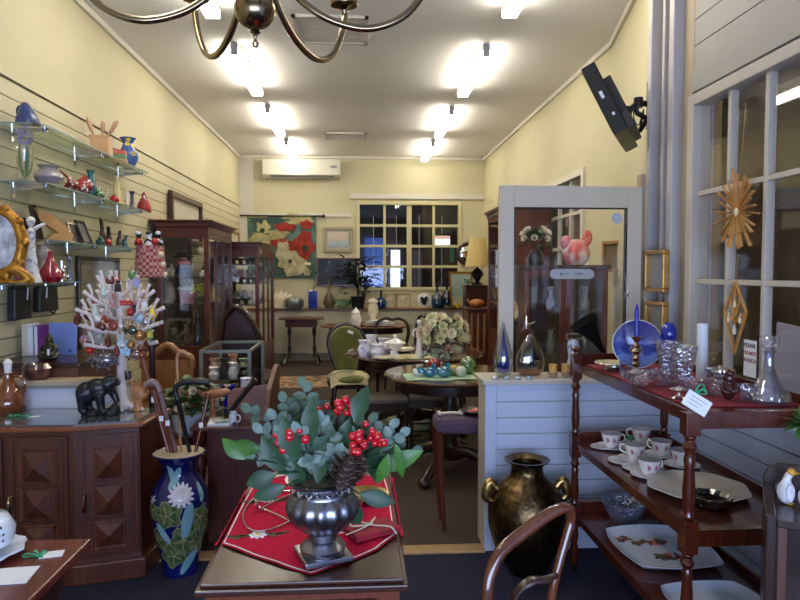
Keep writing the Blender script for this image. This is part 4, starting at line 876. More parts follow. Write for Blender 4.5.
# contents of the farther cabinet
cols = [(mat('porc_pink_white', 'e0ccc4', 'c07a7c', rough=.3, scale=30), 'pink and white'), (WHITE, 'white'), (mat('porc_green_white', 'b8b89c', '5c7048', rough=.3, scale=30), 'green and white'), (mat('porc_cream_red', 'd0c0a0', '9c3a34', rough=.3, scale=26), 'cream and red')]
k = 0; where = {1.6: 'top', 1.36: 'middle', 1.1: 'lower'}
for z in (1.6, 1.36, 1.1):
    for px in ((234, 241, 248, 254) if z > 1.2 else (238, 246)):
        mm, cn = cols[(k*3+(k//4)) % 4]; pos = {234: 'far left', 238: 'left', 241: 'left of centre', 246: 'right', 248: 'right of centre', 254: 'far right'}[px]
        blobby('porcelain_bouquet', f'{cn} porcelain bouquet, {pos} on the {where[z]} shelf of the farther cabinet', 'porcelain', incab(px, z, 8.1), .085, [mm, mat('dull_green')], n=22, seed=k+20, pet=True, group='porcelain bouquets in the farther cabinet', el=(1, .8, 1.1)); k += 1
vase('blue_white_vase', 'small blue and white vase near the front edge of the farther cabinet', 'vase', Vector((-1.3, 8.7, 1.36)), [(0, 0), (.03, 0), (.04, .05), (.02, .1), (.03, .13), (0, .13)], mat('blue_white', '4a60a0', 'd8d8e0', rough=.2, scale=20))
for i, (x, y, lb) in enumerate(((-1.56, 6.95, 'small wicker cone lamp glowing pale at the front of the nearest cabinet'), (-1.32, 9.05, 'small glowing cone lamp in the farther cabinet'))):
    z = 1.19 if i == 0 else 1.1
    vase('cone_lamp', lb, 'lamp', Vector((x, y, z)), [(0, 0), (.07, 0), (.07, .01), (.035, .09), (.012, .16), (.008, .19), (0, .19)], mat('warm_wicker', 'd0b080', 'a88858', rough=.5, scale=40))

# tapestry
def mixcol(n_, a_, b_, s_=8): return mat(n_, a_, b_, rough=.9, scale=s_)
p0, p1 = at(248, 278, Y=BK-.03), at(316, 216, Y=BK-.03); W_ = p1.x-p0.x; H_ = p1.z-p0.z
t = thing('tapestry', 'large tapestry of red and white poppies hanging on the back wall', 'tapestry', (p0.x, BK-.03, p0.z))
m = MB().bb(0, W_, -.006, .006, 0, H_); part('cloth', m, mixcol('teal_weave', '33504c', '5f786c', 5), t)
def patch(cx_, cz_, r, mm, nm, seed, y, n=9, sx=1, sy=1, lob=.2, nl=4):
    m = MB(); pts = blob(r, 22, sx, sy, lob, nl, seed); m.prism([(cx_+x, cz_+z) for x, z in pts], .004, Matrix.Translation((0, y, 0))); return m
def multi(name, lst, mm, y):
    m = MB()
    for i, (u, v, r, sx, sy) in enumerate(lst):
        pts = blob(r*W_, 22, sx, sy, .16, 5, i*1.3); m.prism([(u*W_+x, v*H_+z) for x, z in pts], .003, Matrix.Translation((0, y-.0007*i, 0)))
    part(name, m, mm, t)
multi('pale_ground', [(.2, .95, .14, 1.4, .4), (.3, .62, .16, 1.7, .5), (.72, .95, .16, 1.5, .5), (.12, .62, .1, 1, .5), (.45, .72, .1, 1.6, .6)], mixcol('straw_weave', '948c5c', 'b0a878', 9), -.01)
multi('dark_band', [(.3, .93, .25, 1.2, .18), (.62, .1, .3, 1.3, .25), (.25, .25, .15, 1, .6)], mixcol('deep_teal_weave', '2c4444', '3a5850', 9), -.0115)
multi('sunflower', [(.23, .82, .09, 1.1, 1), (.17, .68, .07, 1.5, .7)], mixcol('cream_weave', 'a69e68', 'c0b888', 12), -.015)
multi('red_poppy', [(.82, .5, .17, .9, 1.05), (.66, .48, .13, 1, .9), (.84, .66, .1, 1, .9), (.55, .82, .1, 1.6, .6), (.86, .86, .08, 1.2, .8), (.4, .57, .06, 1.2, .8), (.52, .59, .06, 1.2, .7)], mixcol('poppy_red_weave', '7c1e14', '9c3424', 9), -.02)
multi('white_poppy', [(.62, .28, .17, 1.1, .8), (.52, .42, .13, .8, 1.2), (.75, .18, .12, 1.1, 1), (.62, .12, .09, 1, 1), (.87, .1, .06, 1, 1)], mixcol('ivory_weave', '948c68', 'b8b090', 9), -.028)
multi('flower_heart', [(.84, .48, .045, 1, 1), (.62, .27, .03, 1, 1), (.22, .76, .035, 1, 1.1), (.2, .9, .03, 1, 1)], mixcol('dark_heart_weave', '22301f', '33402c', 9), -.036)
part('hanging_rod', MB().tube([(-.12, -.02, H_), (W_+.12, -.02, H_)], .012, 8).ball((-.13, -.02, H_), .022).ball((W_+.13, -.02, H_), .03), DARKW, t)
def back_frame(name, label, cat, px0, px1, py0, py1, fm, pm, fw=.05, inner=None):
    a, b = at(px0, py1, Y=BK-.01), at(px1, py0, Y=BK-.01)
    return wall_frame(name, label, cat, ((a.x+b.x)/2, BK-.005, a.z), b.x-a.x, b.z-a.z, 0, fm, pm, fw=fw, inner=inner)
back_frame('seascape_painting', 'small framed landscape with pale mount right of the tapestry', 'painting', 323, 353, 227, 252, mat('grey_gilt', '9a8c6c', rough=.4, metal=.3), landscape('dusk_scene', 'c8b8a0', '8fa4b0', '4a4636', (.16, .22, .36)), fw=.05, inner=mat('grey_mount', 'a8a494', rough=.7))
back_frame('dark_painting', 'wide dark picture with flecks of white under the seascape', 'painting', 317, 357, 258, 286, MAHOG, mat('dark_mirror_scene', '0c0c14', 'c8ccd8', rough=.4, scale=5, lo=.6, hi=.75, detail=6), fw=.025)
# arcade sights through the back window
AR = 13.0
def arc(px0, px1, py0, py1, Y): a, b = at(px0, py1, Y=Y), at(px1, py0, Y=Y); return a.x, b.x, a.z, b.z
a = arc(365, 388, 238, 285, AR); t = thing('shop_sign', 'blue shop panel with paler strokes seen through the back window', 'sign', (a[0], AR, 0)); 
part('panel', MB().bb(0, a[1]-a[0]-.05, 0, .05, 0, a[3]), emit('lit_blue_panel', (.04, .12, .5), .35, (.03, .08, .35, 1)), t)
m = MB(); [m.box((.1+.09*k, -.004, a[2]+.15+.17*j), (.02, .004, .14), ry=.25) for k in range(5) for j in range(5) if (k+j) % 2]; part('strokes', m, mat('pale_blue_strokes', '8fb0e8'), t)
a = arc(341+20, 374, 235, 282, AR+.1); solo('poster_stand', MB().bb(a[0], a[1]-.02, AR+.2, AR+.25, 0, a[3]), mat('greyish_lilac', '6a6a86', '8a8aa8', rough=.6, scale=6), 'greyish lilac poster board behind the blue shop panel', 'poster board')
a = arc(391, 400, 250, 285, 12.6); solo('lit_doorway', MB().bb(a[0], a[1], 12.6, 12.66, 0, a[3]), emit('day_white', (.75, .85, 1), 1.2), 'bright white upright light box seen through the back window', 'light box')
a = arc(435, 450, 239, 247, 12.6); t = thing('lit_sign', 'small bright white lit sign with an orange band at the right of the back window', 'sign', (a[0], 12.6, a[2])); w_ = a[1]-a[0]; h_ = a[3]-a[2]
part('lit_face', MB().bb(0, w_, 0, .05, 0, h_), emit('day_white', (1, 1, 1), 2), t); part('band', MB().bb(0, w_, 0, .05, h_, h_*1.4), emit('orange_band', (.8, .4, .2), .6), t); part('green_edge', MB().bb(w_, w_*1.3, 0, .05, -.3, h_*.3), mat('sign_green', '2a8a5a'), t); part('post', MB().bb(w_*.4, w_*.6, .05, .1, -a[2], h_), BLACK, t)
for k, (px, py0, py1, mm, lb) in enumerate(((366, 218, 290, mat('dull_green_shutter', '2f5040'), 'dull green shutter far left beyond the back window'), (390, 215, 290, mat('dull_brown_shutter', '5a3a34'), 'dull brown shutter beyond the back window behind the light box'), (415, 250, 290, mat('grey_stall', '5a5a5e'), 'grey clothes rail shape beyond the back window centre'), (450, 248, 290, mat('dark_red_stall', '4a1c1c'), 'dark red stall beyond the right panes'))):
    a = arc(px-7, px+7, py0, py1, 13.4); solo('shutter', MB().bb(a[0], a[1], 13.4, 13.48, 0, a[3]), mm, lb, 'shutter')

# round wall mirror, lamp, tall right cabinet, chest
c = at(468, 254, Y=BK-.04); m = MB().lathe([(.16, 0), (.2, .01), (.22, .03), (.2, .05), (.16, .04)], 28, R=Rm('X', PI/2)); 
t = thing('round_mirror', 'round convex mirror in dark frame on the back wall beside the lamp', 'mirror', (c.x, BK-.005, c.z)); part('frame', MB().tube([(.18*math.cos(a_), -.03, .18*math.sin(a_)) for a_ in [2*PI*i/24 for i in range(24)]], .032, 10, closed=True), DARKW, t); part('mirror_glass', MB().ball((0, -.012, 0), (.165, .03, .165), 24, 12), MIRR, t)
# chest/stand against the back right
CHX, CHY = 1.58, 8.6
t = thing('tall_bookcase', 'tall dark wood cabinet with cornice against the right wall behind the door', 'cabinet', (1.76, 7.2, 0)); t.scale = (.76, 1, 1)
a = at(487, 208, Y=7.4); HH = 2.22
part('body', MB().bb(0, .56, 0, .04, 0, HH).bb(0, .56, 1.4, 1.44, 0, HH).bb(.53, .56, .04, 1.4, 0, HH).bb(.0, .53, .04, 1.4, 0, .7), MAHOG, t, bevel=.004); part('cornice', MB().bb(-.03, .57, -.03, 1.47, HH, HH+.05).bb(-.07, .57, -.07, 1.5, HH+.05, HH+.09), MAHOG, t, bevel=.008)
m = MB(); [m.bb(-.01, .02, y, y+.06, .7, HH) for y in (0.0, .66, 1.38)]; m.bb(-.01, .02, 0, 1.44, .7, .76); m.bb(-.01, .02, 0, 1.44, HH-.07, HH); part('door_frame', m, MAHOG, t); part('glass_front', MB().bb(.004, .008, .05, 1.38, .76, HH-.07), PANE, t)
for z in (1.1, 1.45, 1.8): part('shelf', MB().bb(.03, .52, .05, 1.38, z-.02, z), DARKW, t)
random.seed(9); nm = {1.1: 'lower', 1.45: 'middle', 1.8: 'upper'}
for z in (1.1, 1.45, 1.8):
    for j, y in enumerate((7.45, 7.8, 8.2)): vase('cabinet_jug', f'{("near", "centre", "far")[j]} bluish jug on the {nm[z]} shelf of the tall cabinet by the right wall', 'jug', (1.9, y, z), [(0, 0), (.05, 0), (.07, .07), (.045, .14), (.05, .19), (0, .19)], mat('blue_white'), group='jugs in the tall cabinet', n=14)
# small carved chest with the pumpkin box, lamp on an upper stand
t = thing('carved_chest', 'small carved brown cabinet in front of the counter at the right', 'cabinet', (1.53, 8.95, 0))
def ctop(py, Y): return at(480, py, Y=Y).z
z1 = ctop(308, 9.0); WB = 1.36
part('body', MB().bb(0, .5, 0, .45, .1, z1-.03), BROWNW, t, bevel=.005); part('top', MB().bb(-.03, .53, -.03, .48, z1-.03, z1), BROWNW, t, bevel=.005)
for k in range(5): part('spindle', MB().lathe([(.014, .35), (.02, .45), (.012, .5), (.02, .6), (.014, z1-.08)], 10, (.06+.09*k, -.012, 0)), TANWOOD, t)
part('base', MB().bb(-.04, .54, -.04, .48, 0, .1), BROWNW, t, bevel=.01)
m = MB().ball((0, 0, .06), (.11, .09, .065), 16, 10); m.tube([(-.08, 0, .06), (-.13, 0, .1), (-.14, 0, .13)], [.03, .02, .008], 8); solo('orange_ornament', m, mat('burnt_orange', 'b06a30', '8c4c1c', rough=.5, scale=10), 'orange carved hen shaped box on the carved brown cabinet', 'ornament', (1.69, 9.1, z1), remesh=.008)
t = thing('plant_stand', 'dark upright stand beside the carved cabinet holding the lamp', 'stand', (1.62, 9.62, 0)); zt_ = ctop(285, 9.7)
part('body', MB().bb(0, .36, 0, .3, 0, zt_-.02), MAHOGD, t); part('top', MB().bb(-.03, .39, -.03, .33, zt_-.02, zt_), MAHOGD, t, bevel=.005)
c = at(482, 285, Y=9.75)
t = thing('table_lamp', 'table lamp with pale yellow tapered shade near the round mirror', 'lamp', (1.82, 9.78, zt_))
part('base', MB().lathe([(0, 0), (.09, 0), (.09, .02), (.03, .05), (.07, .12), (.1, .17), (.06, .23), (.02, .26), (.02, .36), (0, .36)], 20), mat('dark_ceramic', '16181c', rough=.2), t)
part('lamp_shade', MB().lathe([(.19, .28), (.12, .72), (.115, .72), (.185, .28)], 28), mat('yellow_linen', 'd2b878', rough=.8), t)
blobby('small_plant', 'little bright green plant left of the lamp on the dark stand', 'plant', (1.66, 9.7, zt_), .05, [LEAFB, LEAFB], n=10, seed=5, pet=True)
m = MB(); 
for s_ in (-1, 1): pass
t = easel_frame('easel_picture', 'gold framed pale blue seascape leaning on the counter under the mirror', Vector((at(463, 300, Y=10.85).x, 10.85, CTZ+.0)), .5, .62, GOLD, landscape('sea_blue_scene', 'a8bcb8', '7f9a98', 'b0ac90', (.2, .35, .6)), rz=.5, tilt=-.12, fw=.035, cat='picture')
# counter objects
def ctr(px, dy=0): return Vector((at(px, 307, Y=10.85+dy).x, 10.85+dy, CTZ))
t = thing('angel_wing_dish', 'cream shell shaped dish on the counter beside the farther cabinet', 'dish', ctr(281)); m = MB()
for k in range(7): a_ = -.9+.3*k; m.leaf((0, 0, 0), (math.sin(a_), 0, math.cos(a_)), (0, -1, 0), .3, .1, rnd=True)
part('shell', m, CREAMP, t)
part('foot', MB().bb(-.07, .07, -.05, .05, 0, .02), CREAMP, t)
vase('casserole', 'grey metal oval casserole on the counter', 'dish', ctr(294), [(0, 0), (.13, 0), (.16, .04), (.17, .12), (.14, .17), (.05, .19), (0, .2)], mat('tin_grey', '9a9c9c', '5a6068', rough=.3, metal=.6, scale=14))
t = thing('cobalt_vase', 'square cobalt vase with one white lily on the counter', 'vase', ctr(313)); part('vase', MB().bb(-.075, .075, -.05, .05, 0, .3), COBALT, t, bevel=.01); part('stem', MB().tube([(0, 0, .3), (.03, 0, .5), (-.08, 0, .7)], .006, 5, sub=3).tube([(0, 0, .3), (.08, 0, .45)], .006, 5), LEAFG, t); part('lily', MB().petals((-.08, 0, .68), .1, 6, (0, -.5, 1)), CREAMP, t)
vase('gourd_bottle', 'brown gourd shaped wooden bottle with a long neck on the counter', 'bottle', ctr(329), [(0, 0), (.06, 0), (.1, .08), (.08, .18), (.03, .27), (.018, .36), (.018, .5), (.03, .52), (0, .52)], mat('gourd_wood', '5c4c3a', '7a644c', rough=.35, scale=8))
vase('glass_bowl', 'greenish clear glass bowl beside the gourd bottle', 'bowl', ctr(342), [(0, 0), (.06, 0), (.15, .06), (.17, .15), (.165, .15), (.14, .07), (0, .01)], glass('sea_glass', 'c0dcc8', refl=.15, body='a8c8b0', bodyfac=.2))
def plant_red(loc):
    t = thing('poinsettia_plant', 'large dark plant with red leaves in a pot in front of the back window', 'plant', loc)
    part('pot', MB().lathe([(0, 0), (.1, 0), (.13, .2), (.12, .2), (0, .18)], 18), BLACK, t); random.seed(12); m = MB()
    for k in range(90):
        a_ = random.uniform(0, 6.28); r = random.uniform(0, .3); p = (r*math.cos(a_), r*math.sin(a_)*.5, random.uniform(.25, .85)); m.mi = 1 if random.random() < .22 and p[2] > .5 else 0; m.leaf(p, (math.cos(a_), math.sin(a_)*.6, random.uniform(-.3, .8)), (0, 0, 1), .18, .09)
    m.mi = 0
    for k in range(6): m.tube([(0, 0, .15), (random.uniform(-.12, .12), random.uniform(-.08, .08), .7)], .008, 5)
    part('foliage', m, [mat('dusky_leaf', '1c2c1c', '2a3c28', rough=.5), mat('dusky_red_leaf', '6a1c1c', rough=.5)], t)
plant_red(ctr(358, -.03))
vase('tall_urn', 'tall cream urn on a slender foot standing on the back table', 'urn', Vector((at(373, 316, Y=9.1).x, 9.1, .75+.0)), [(0, 0), (.07, 0), (.05, .03), (.03, .07), (.06, .13), (.09, .22), (.1, .32), (.075, .4), (.1, .43), (.085, .47), (0, .5)], CREAMP, sc=.76)
for px, mm, h_, lb in ((381, glass('cobalt_glass', '2a50a0', refl=.15, body='183c80', bodyfac=.5), .3, 'short blue glass bottle left of the framed prints on the counter'), (437, glass('petrol_glass', '1c6080', refl=.15, body='12405c', bodyfac=.6), .42, 'round petrol blue glass bottle at the right of the counter'), (447, glass('night_glass', '14204a', refl=.12, body='0c1430', bodyfac=.7), .5, 'tall dark navy bottle beside the petrol blue bottle')):
    vase('glass_bottle', lb, 'bottle', ctr(px), [(0, 0), (.09, 0), (.1, h_*.3), (.08, h_*.5), (.02, h_*.62), (.02, h_*.95), (.028, h_), (0, h_)], mm)
for px, lb, pm in ((390, 'left of two small framed prints propped on the counter', mat('print_a', 'c8c0a0', '8a7a60', rough=.5, scale=9)), (403, 'right of two small framed prints propped on the counter, beside the black and white plate', mat('print_b', 'cdc6a8', 'a08868', rough=.5, scale=8))): easel_frame('framed_print', lb, ctr(px, .08), .27, .24, mat('thin_wood_frame', 'a08a5a', rough=.5), pm, rz=0, tilt=-.1, fw=.018, cat='picture')
m = MB().lathe([(0, 0), (.12, 0), (.125, .01), (.1, .02), (0, .02)], 28, (0, 0, .125), R=Rm('X', PI/2)); m.mi = 1
for q in ((0, 0, .045, 1.5), (.04, .04, .03, 1), (-.04, .035, .03, 1), (.0, -.05, .03, 1.6)): m.prism([(q[0]+x, .125+q[1]+z) for x, z in blob(q[2], 12, q[3], 1, .3)], .004, Matrix.Translation((0, -.026, 0)))
solo('decorative_plate', m, [WHITE, BLACK], 'white plate with black pattern standing on the counter under the window', 'plate', ctr(424, .05))
vase('yellow_pot', 'small yellow pot beside a flat basket on the counter at the right', 'pot', ctr(457, -.05), [(0, 0), (.04, 0), (.05, .08), (.045, .08), (0, .02)], YELL)
vase('flat_basket', 'flat round grey basket at the right end of the counter', 'basket', ctr(450, -.1)+Vector((-.02, -.0, 0)), [(0, 0), (.08, 0), (.09, .05), (.085, .05), (0, .02)], mat('wicker_grey', '5c5448', '7a6e5a', rough=.8, scale=60))
# ================================================================ BACK ROOM FURNITURE
def turned(h, r=.03, n=14, c=(0, 0, 0)):
    return MB().lathe([(r*.5, 0), (r*.8, h*.03), (r*.6, h*.1), (r*.9, h*.2), (r*.55, h*.24), (r, h*.3), (r*.7, h*.5), (r*1.1, h*.72), (r*.6, h*.78), (r*1.1, h*.82), (r*.8, h*.86), (r, h*.9), (r, h)], n, c)
# lyre end sewing table before the counter
t = thing('sewing_table', 'small dark Victorian work table with splayed feet in front of the back counter', 'table', (-.925, 10.4, 0))
m = MB().slab([(-.35, -.2), (-.32, -.22), (.32, -.22), (.35, -.2), (.35, .2), (.32, .22), (-.32, .22), (-.35, .2)], .74, .765); part('top', m, BROWNW, t, bevel=.006)
m = MB().bb(-.25, .25, -.15, .15, .62, .74); part('drawer_box', m, BROWNW, t, bevel=.004); part('drawer', MB().bb(-.22, .22, -.165, -.15, .64, .72), MAHOG, t)
for s_ in (-1, 1):
    part('pillar', MB().lathe([(.03, .12), (.018, .18), (.035, .25), (.02, .32), (.02, .45), (.036, .52), (.025, .62)], 12, (s_*.2, 0, 0)), DARKW, t)
    for q in (-1, 1): part('foot', MB().tube([(s_*.2, 0, .2), (s_*.24, q*.1, .12), (s_*.27, q*.18, .03), (s_*.29, q*.21, .015)], [.028, .024, .02, .02], 8, sub=3), DARKW, t)
part('stretcher', MB().tube([(-.2, 0, .18), (.2, 0, .18)], .014, 8), DARKW, t)
def ellipse_table(name, label, x, y, rx, ry, h, mm, cat='table', apron=True, ped=True, foot=.42, group=None, th=.03):
    t = thing(name, label, cat, (x, y, 0), 0, group)
    m = MB().lathe([(0, h-th), (.94, h-th), (.985, h-th*.7), (1, h-th*.35), (.985, h), (0, h)], 44, sx=rx, sy=ry); part('tabletop', m, mm, t)
    if apron: part('apron', MB().lathe([(.0, h-.11), (.8, h-.11), (.8, h-th), (0, h-th)], 36, sx=rx, sy=ry), DARKW, t)
    if ped:
        part('pedestal', MB().lathe([(.0, .1), (.1, .11), (.12, .16), (.06, .2), (.05, .26), (.085, .34), (.09, .42), (.05, .5), (.045, .6), (.09, h-.12), (.1, h-.1), (0, h-.1)], 20), DARKW, t)
        for k in range(4):
            a = PI/4+k*PI/2+.2; ca, sa = math.cos(a), math.sin(a)
            part('foot', MB().tube([(.05*ca, .05*sa, .16), (foot*.4*ca, foot*.4*sa, .17), (foot*.75*ca, foot*.75*sa, .09), (foot*ca, foot*sa, .035)], [.05, .045, .035, .032], 10, sub=4).ball((foot*ca, foot*sa, .032), (.045, .045, .032)), DARKW, t)
    return t
OVW = mat('polished_oval_top', '3c1f18', '58301f', rough=.1, coat=.8, scale=4, stretch=(1.2, 9, 9), detail=6)
ellipse_table('round_table', 'round dark table nearest the half wall with a green cloth and coloured glass', .68, 4.72, .5, .5, .75, mat('round_top', '5c4028', '70503a', rough=.14, coat=.8, scale=4, stretch=(1.2, 9, 9), detail=6))
ellipse_table('oval_table', 'oval polished dining table with white porcelain behind the round table', .52, 5.98, .66, .62, .75, OVW, foot=.5)
ellipse_table('far_table', 'far oval brown table carrying the tall cream urn', .1, 9.1, .66, .45, .75, mat('far_top', '6e4426', '84583a', rough=.2, coat=.5, scale=4, stretch=(1.2, 9, 9)), foot=.4)
def dining_chair(label, loc, rz, first=None, style='balloon'):
    if first: return dup(first, loc, rz, label, 'dark dining chairs around the tables')
    t = thing('dining_chair', label, 'chair', loc, rz, 'dark dining chairs around the tables')
    m = MB().slab([(-.2, -.2), (.2, -.2), (.23, .22), (-.23, .22)], .41, .46); part('seat', m, mat('dull_seat', '4e483e', '5c564a', rough=.8, scale=20), t, bevel=.012)
    m = MB().slab([(-.2, -.2), (.2, -.2), (.23, .22), (-.23, .22)], .36, .41); part('seat_frame', m, DARKW, t, bevel=.004)
    for s_ in (-1, 1):
        part('leg', MB().tube([(s_*.2, .19, .38), (s_*.2, .19, .2), (s_*.21, .2, 0)], [.026, .02, .014], 8), DARKW, t)
        part('leg', MB().tube([(s_*.17, -.18, .4), (s_*.17, -.2, .2), (s_*.18, -.26, 0)], [.022, .02, .016], 8), DARKW, t)
    P_ = [(-.17, -.18, .42), (-.17, -.2, .6), (-.2, -.23, .78), (-.17, -.25, .9), (-.08, -.26, .945), (0, -.26, .93), (.08, -.26, .945), (.17, -.25, .9), (.2, -.23, .78), (.17, -.2, .6), (.17, -.18, .42)]
    part('back_frame', MB().tube(P_, .02, 8, sub=4), DARKW, t); part('back_rail', MB().tube([(-.18, -.215, .66), (-.06, -.22, .7), (0, -.22, .68), (.06, -.22, .7), (.18, -.215, .66)], [.015, .018, .024, .018, .015], 8, sub=3), DARKW, t)
    return t
D0 = dining_chair('dark dining chair with curved back behind the oval table, left of the white figurine', (.34, 7.4, 0), PI*.93)
def stool(label, loc, rz, first=None):
    if first: return dup(first, loc, rz, label, 'dark stools under the tables')
    t = thing('stool', label, 'stool', loc, rz, 'dark stools under the tables')
    part('seat', MB().bb(-.19, .19, -.17, .17, .4, .45), mat('dull_seat'), t, bevel=.015); part('seat_frame', MB().bb(-.19, .19, -.17, .17, .35, .4), DARKW, t)
    for x in (-.17, .17):
        for y in (-.15, .15): part('leg', MB().lathe([(.012, 0), (.02, .05), (.014, .1), (.02, .2), (.016, .3), (.022, .35)], 10, (x, y, 0)), DARKW, t)
    for y in (-.15, .15): part('stretcher', MB().tube([(-.17, y, .14), (.17, y, .14)], .01, 6), DARKW, t)
    return t
ST0 = stool('dark padded stool tucked under the near left side of the oval table', (.2, 5.42, 0), .15)
stool('dark stool standing between the round and the oval tables', (.62, 5.52, 0), -.05, ST0)
dining_chair('dark looped back chair standing between the far table and the oval table', (.58, 8.0, 0), .3+PI/2, D0)
dining_chair('dark round backed chair right of the white figurine behind the flowers', (.95, 7.0, 0), PI*.9, D0)
# green velvet spoon back chair
t = thing('nursing_chair', 'low green velvet buttoned chair with dark curved frame and cream throw', 'chair', (-.12, 6.85, 0), rz=.12); t.scale = (.86, .95, .98)
H0 = .43
def spoon(u, v, dy, k=1):
    a = 2*PI*u; zz = H0+.02+.25+.25*math.sin(a); wv = .225 if zz > .62 else .15+.075*max(0, (zz-.45))/.17
    return (wv*math.cos(a)*k, dy, zz)
oc = [( -.13, .42), (-.15, .5), (-.19, .6), (-.225, .7), (-.22, .8), (-.17, .88), (-.09, .925), (0, .94), (.09, .925), (.17, .88), (.22, .8), (.225, .7), (.19, .6), (.15, .5), (.13, .42)]
m = MB(); inner = [(x*.95, .42+(z-.42)*.98) for x, z in oc]; m.prism(inner, .07, Matrix.Translation((0, .17, 0))); part('backrest', m, OLIVE, t, bevel=.02)
part('back_frame', MB().tube([(x, .2+.12*(z-.42), z) for x, z in oc], .022, 10, sub=3), DARKW, t)
part('seat', MB().ball((0, -.02, .38), (.27, .27, .075), 24, 12), OLIVE, t)
part('throw', MB().sheet(lambda u, v: (-.24+.46*u, -.29+.3*v, .445+.02*math.sin(5*u)*math.sin(7*v)-(.09 if v < .15 else 0)-.25*max(0, abs(u-.5)-.35)), 14, 8, .012), CREAMF, t, label='fluffy cream throw on the seat front')
part('seat_frame', MB().lathe([(.0, .29), (.25, .29), (.265, .34), (.0, .34)], 24), DARKW, t)
for x, y in ((-.18, -.2), (.18, -.2)): part('leg', MB().tube([(x, y, .32), (x*1.1, y*1.15, .2), (x*1.15, y*1.2, .02)], [.035, .026, .016], 10, sub=3), DARKW, t)
for x, y in ((-.15, .2), (.15, .2)): part('leg', MB().tube([(x, y, .42), (x*1.05, y*1.1, .2), (x*1.2, y*1.5, .02)], [.026, .024, .018], 8, sub=3), DARKW, t)
part('label_card', MB().box((.05, .155, .86), (.075, .004, .035), ry=.35), PAPER, t)
# patterned rug beside the chair
m = MB().bb(-.6, .6, -.45, .45, 0, .008); solo('woven_rug', m, mat('rug_pattern', '7a5c44', 'b49a74', rough=.95, scale=9, lo=.45, hi=.55), 'patterned tan rug on the floor left of the green chair', 'rug', (-.85, 8.75, 0), rz=.1)
m = MB().bb(-.5, .5, -.7, .7, 0, .008); solo('woven_rug', m, mat('rug_teal', '3f6a5c', 'a89878', rough=.95, scale=9, lo=.45, hi=.55), 'teal and beige patterned rug under the oval table', 'rug', (.15, 5.9, 0), rz=-.1)

TB = .75
# on the oval table
def tb(px, py=None, Y=None): 
    c = at(px, 360, Y=Y); return Vector((c.x, Y, TB))
t = thing('covered_compote', 'white lidded footed porcelain compote on the oval table', 'porcelain', tb(395, Y=5.62)); t.scale = (1.2, 1.2, 1.1)
part('bowl', MB().lathe([(0, 0), (.05, 0), (.045, .01), (.012, .04), (.015, .05), (.055, .08), (.065, .11), (0, .11)], 24), WHITE, t); part('lid', MB().lathe([(.08, .11), (.08, .117), (.04, .14), (.012, .15), (.012, .165), (.016, .175), (0, .185)], 24), WHITE, t)
for i, (px, Y, hh, lb) in enumerate(((364, 5.7, .13, 'white and lilac ceramic piece at the left end of the oval table'), (371, 5.85, .16, 'tall white and lilac ceramic piece behind its neighbours on the oval table'), (377, 5.65, .1, 'low white and lilac ceramic piece beside the compote'), (383, 5.95, .12, 'white lilac sprigged jug left of the compote lid'))):
    vase('lilac_china', lb, 'china', tb(px, Y=Y), [(0, 0), (.04, 0), (.055, hh*.4), (.035, hh*.75), (.05, hh), (.04, hh), (0, hh*.7)], mat('lilac_sprig', 'e4e2e8', 'b4acd0', rough=.25, scale=26, lo=.56, hi=.64), flute=.14, nf=5, sc=1.1)
m = MB().sheet(lambda u, v: ((u-.5)*.5, (v-.5)*.3, .004+.008*math.sin(9*u)*math.sin(6*v)), 16, 10, .003); solo('lace_doily', m, CREAMF, 'crumpled cream lace doily on the right of the oval table', 'doily', tb(405, Y=5.6)+Vector((0, 0, .002)), rz=.1)
for i, (px, Y, lb) in enumerate(((404, 5.95, 'stacked cream plates behind the lace doily'), (385, 5.5, 'flat cream plate at the front edge of the oval table'))): vase('cream_plate', lb, 'plate', tb(px, Y=Y)+Vector((0, 0, 0)), [(0, 0), (.05, 0), (.1, .015), (.098, .02), (.05, .008), (0, .008)] if i else [(0, 0), (.05, 0), (.1, .02), (.1, .04), (.05, .03), (0, .03)], CREAMP)
figure('white_lady', 'slender white porcelain lady standing at the right of the oval table', 'figurine', tb(419, Y=5.5)+Vector((0, 0, .0)), .34, [WHITE, WHITE], rz=-1.5, wide=.6)
vase('small_vase', 'little navy blue vase beside the white lady', 'vase', tb(425, Y=5.62), [(0, 0), (.025, 0), (.035, .03), (.015, .06), (.02, .08), (0, .08)], NAVY)
blobby('pink_bouquet', 'pinkish silk flower posy beside the grey stem on the oval table', 'flowers', tb(450, Y=5.55), .06, [mat('dusty_pink', 'd0a0a0', 'e0c8b8', rough=.7), LEAFG], n=10, seed=31, pet=True)
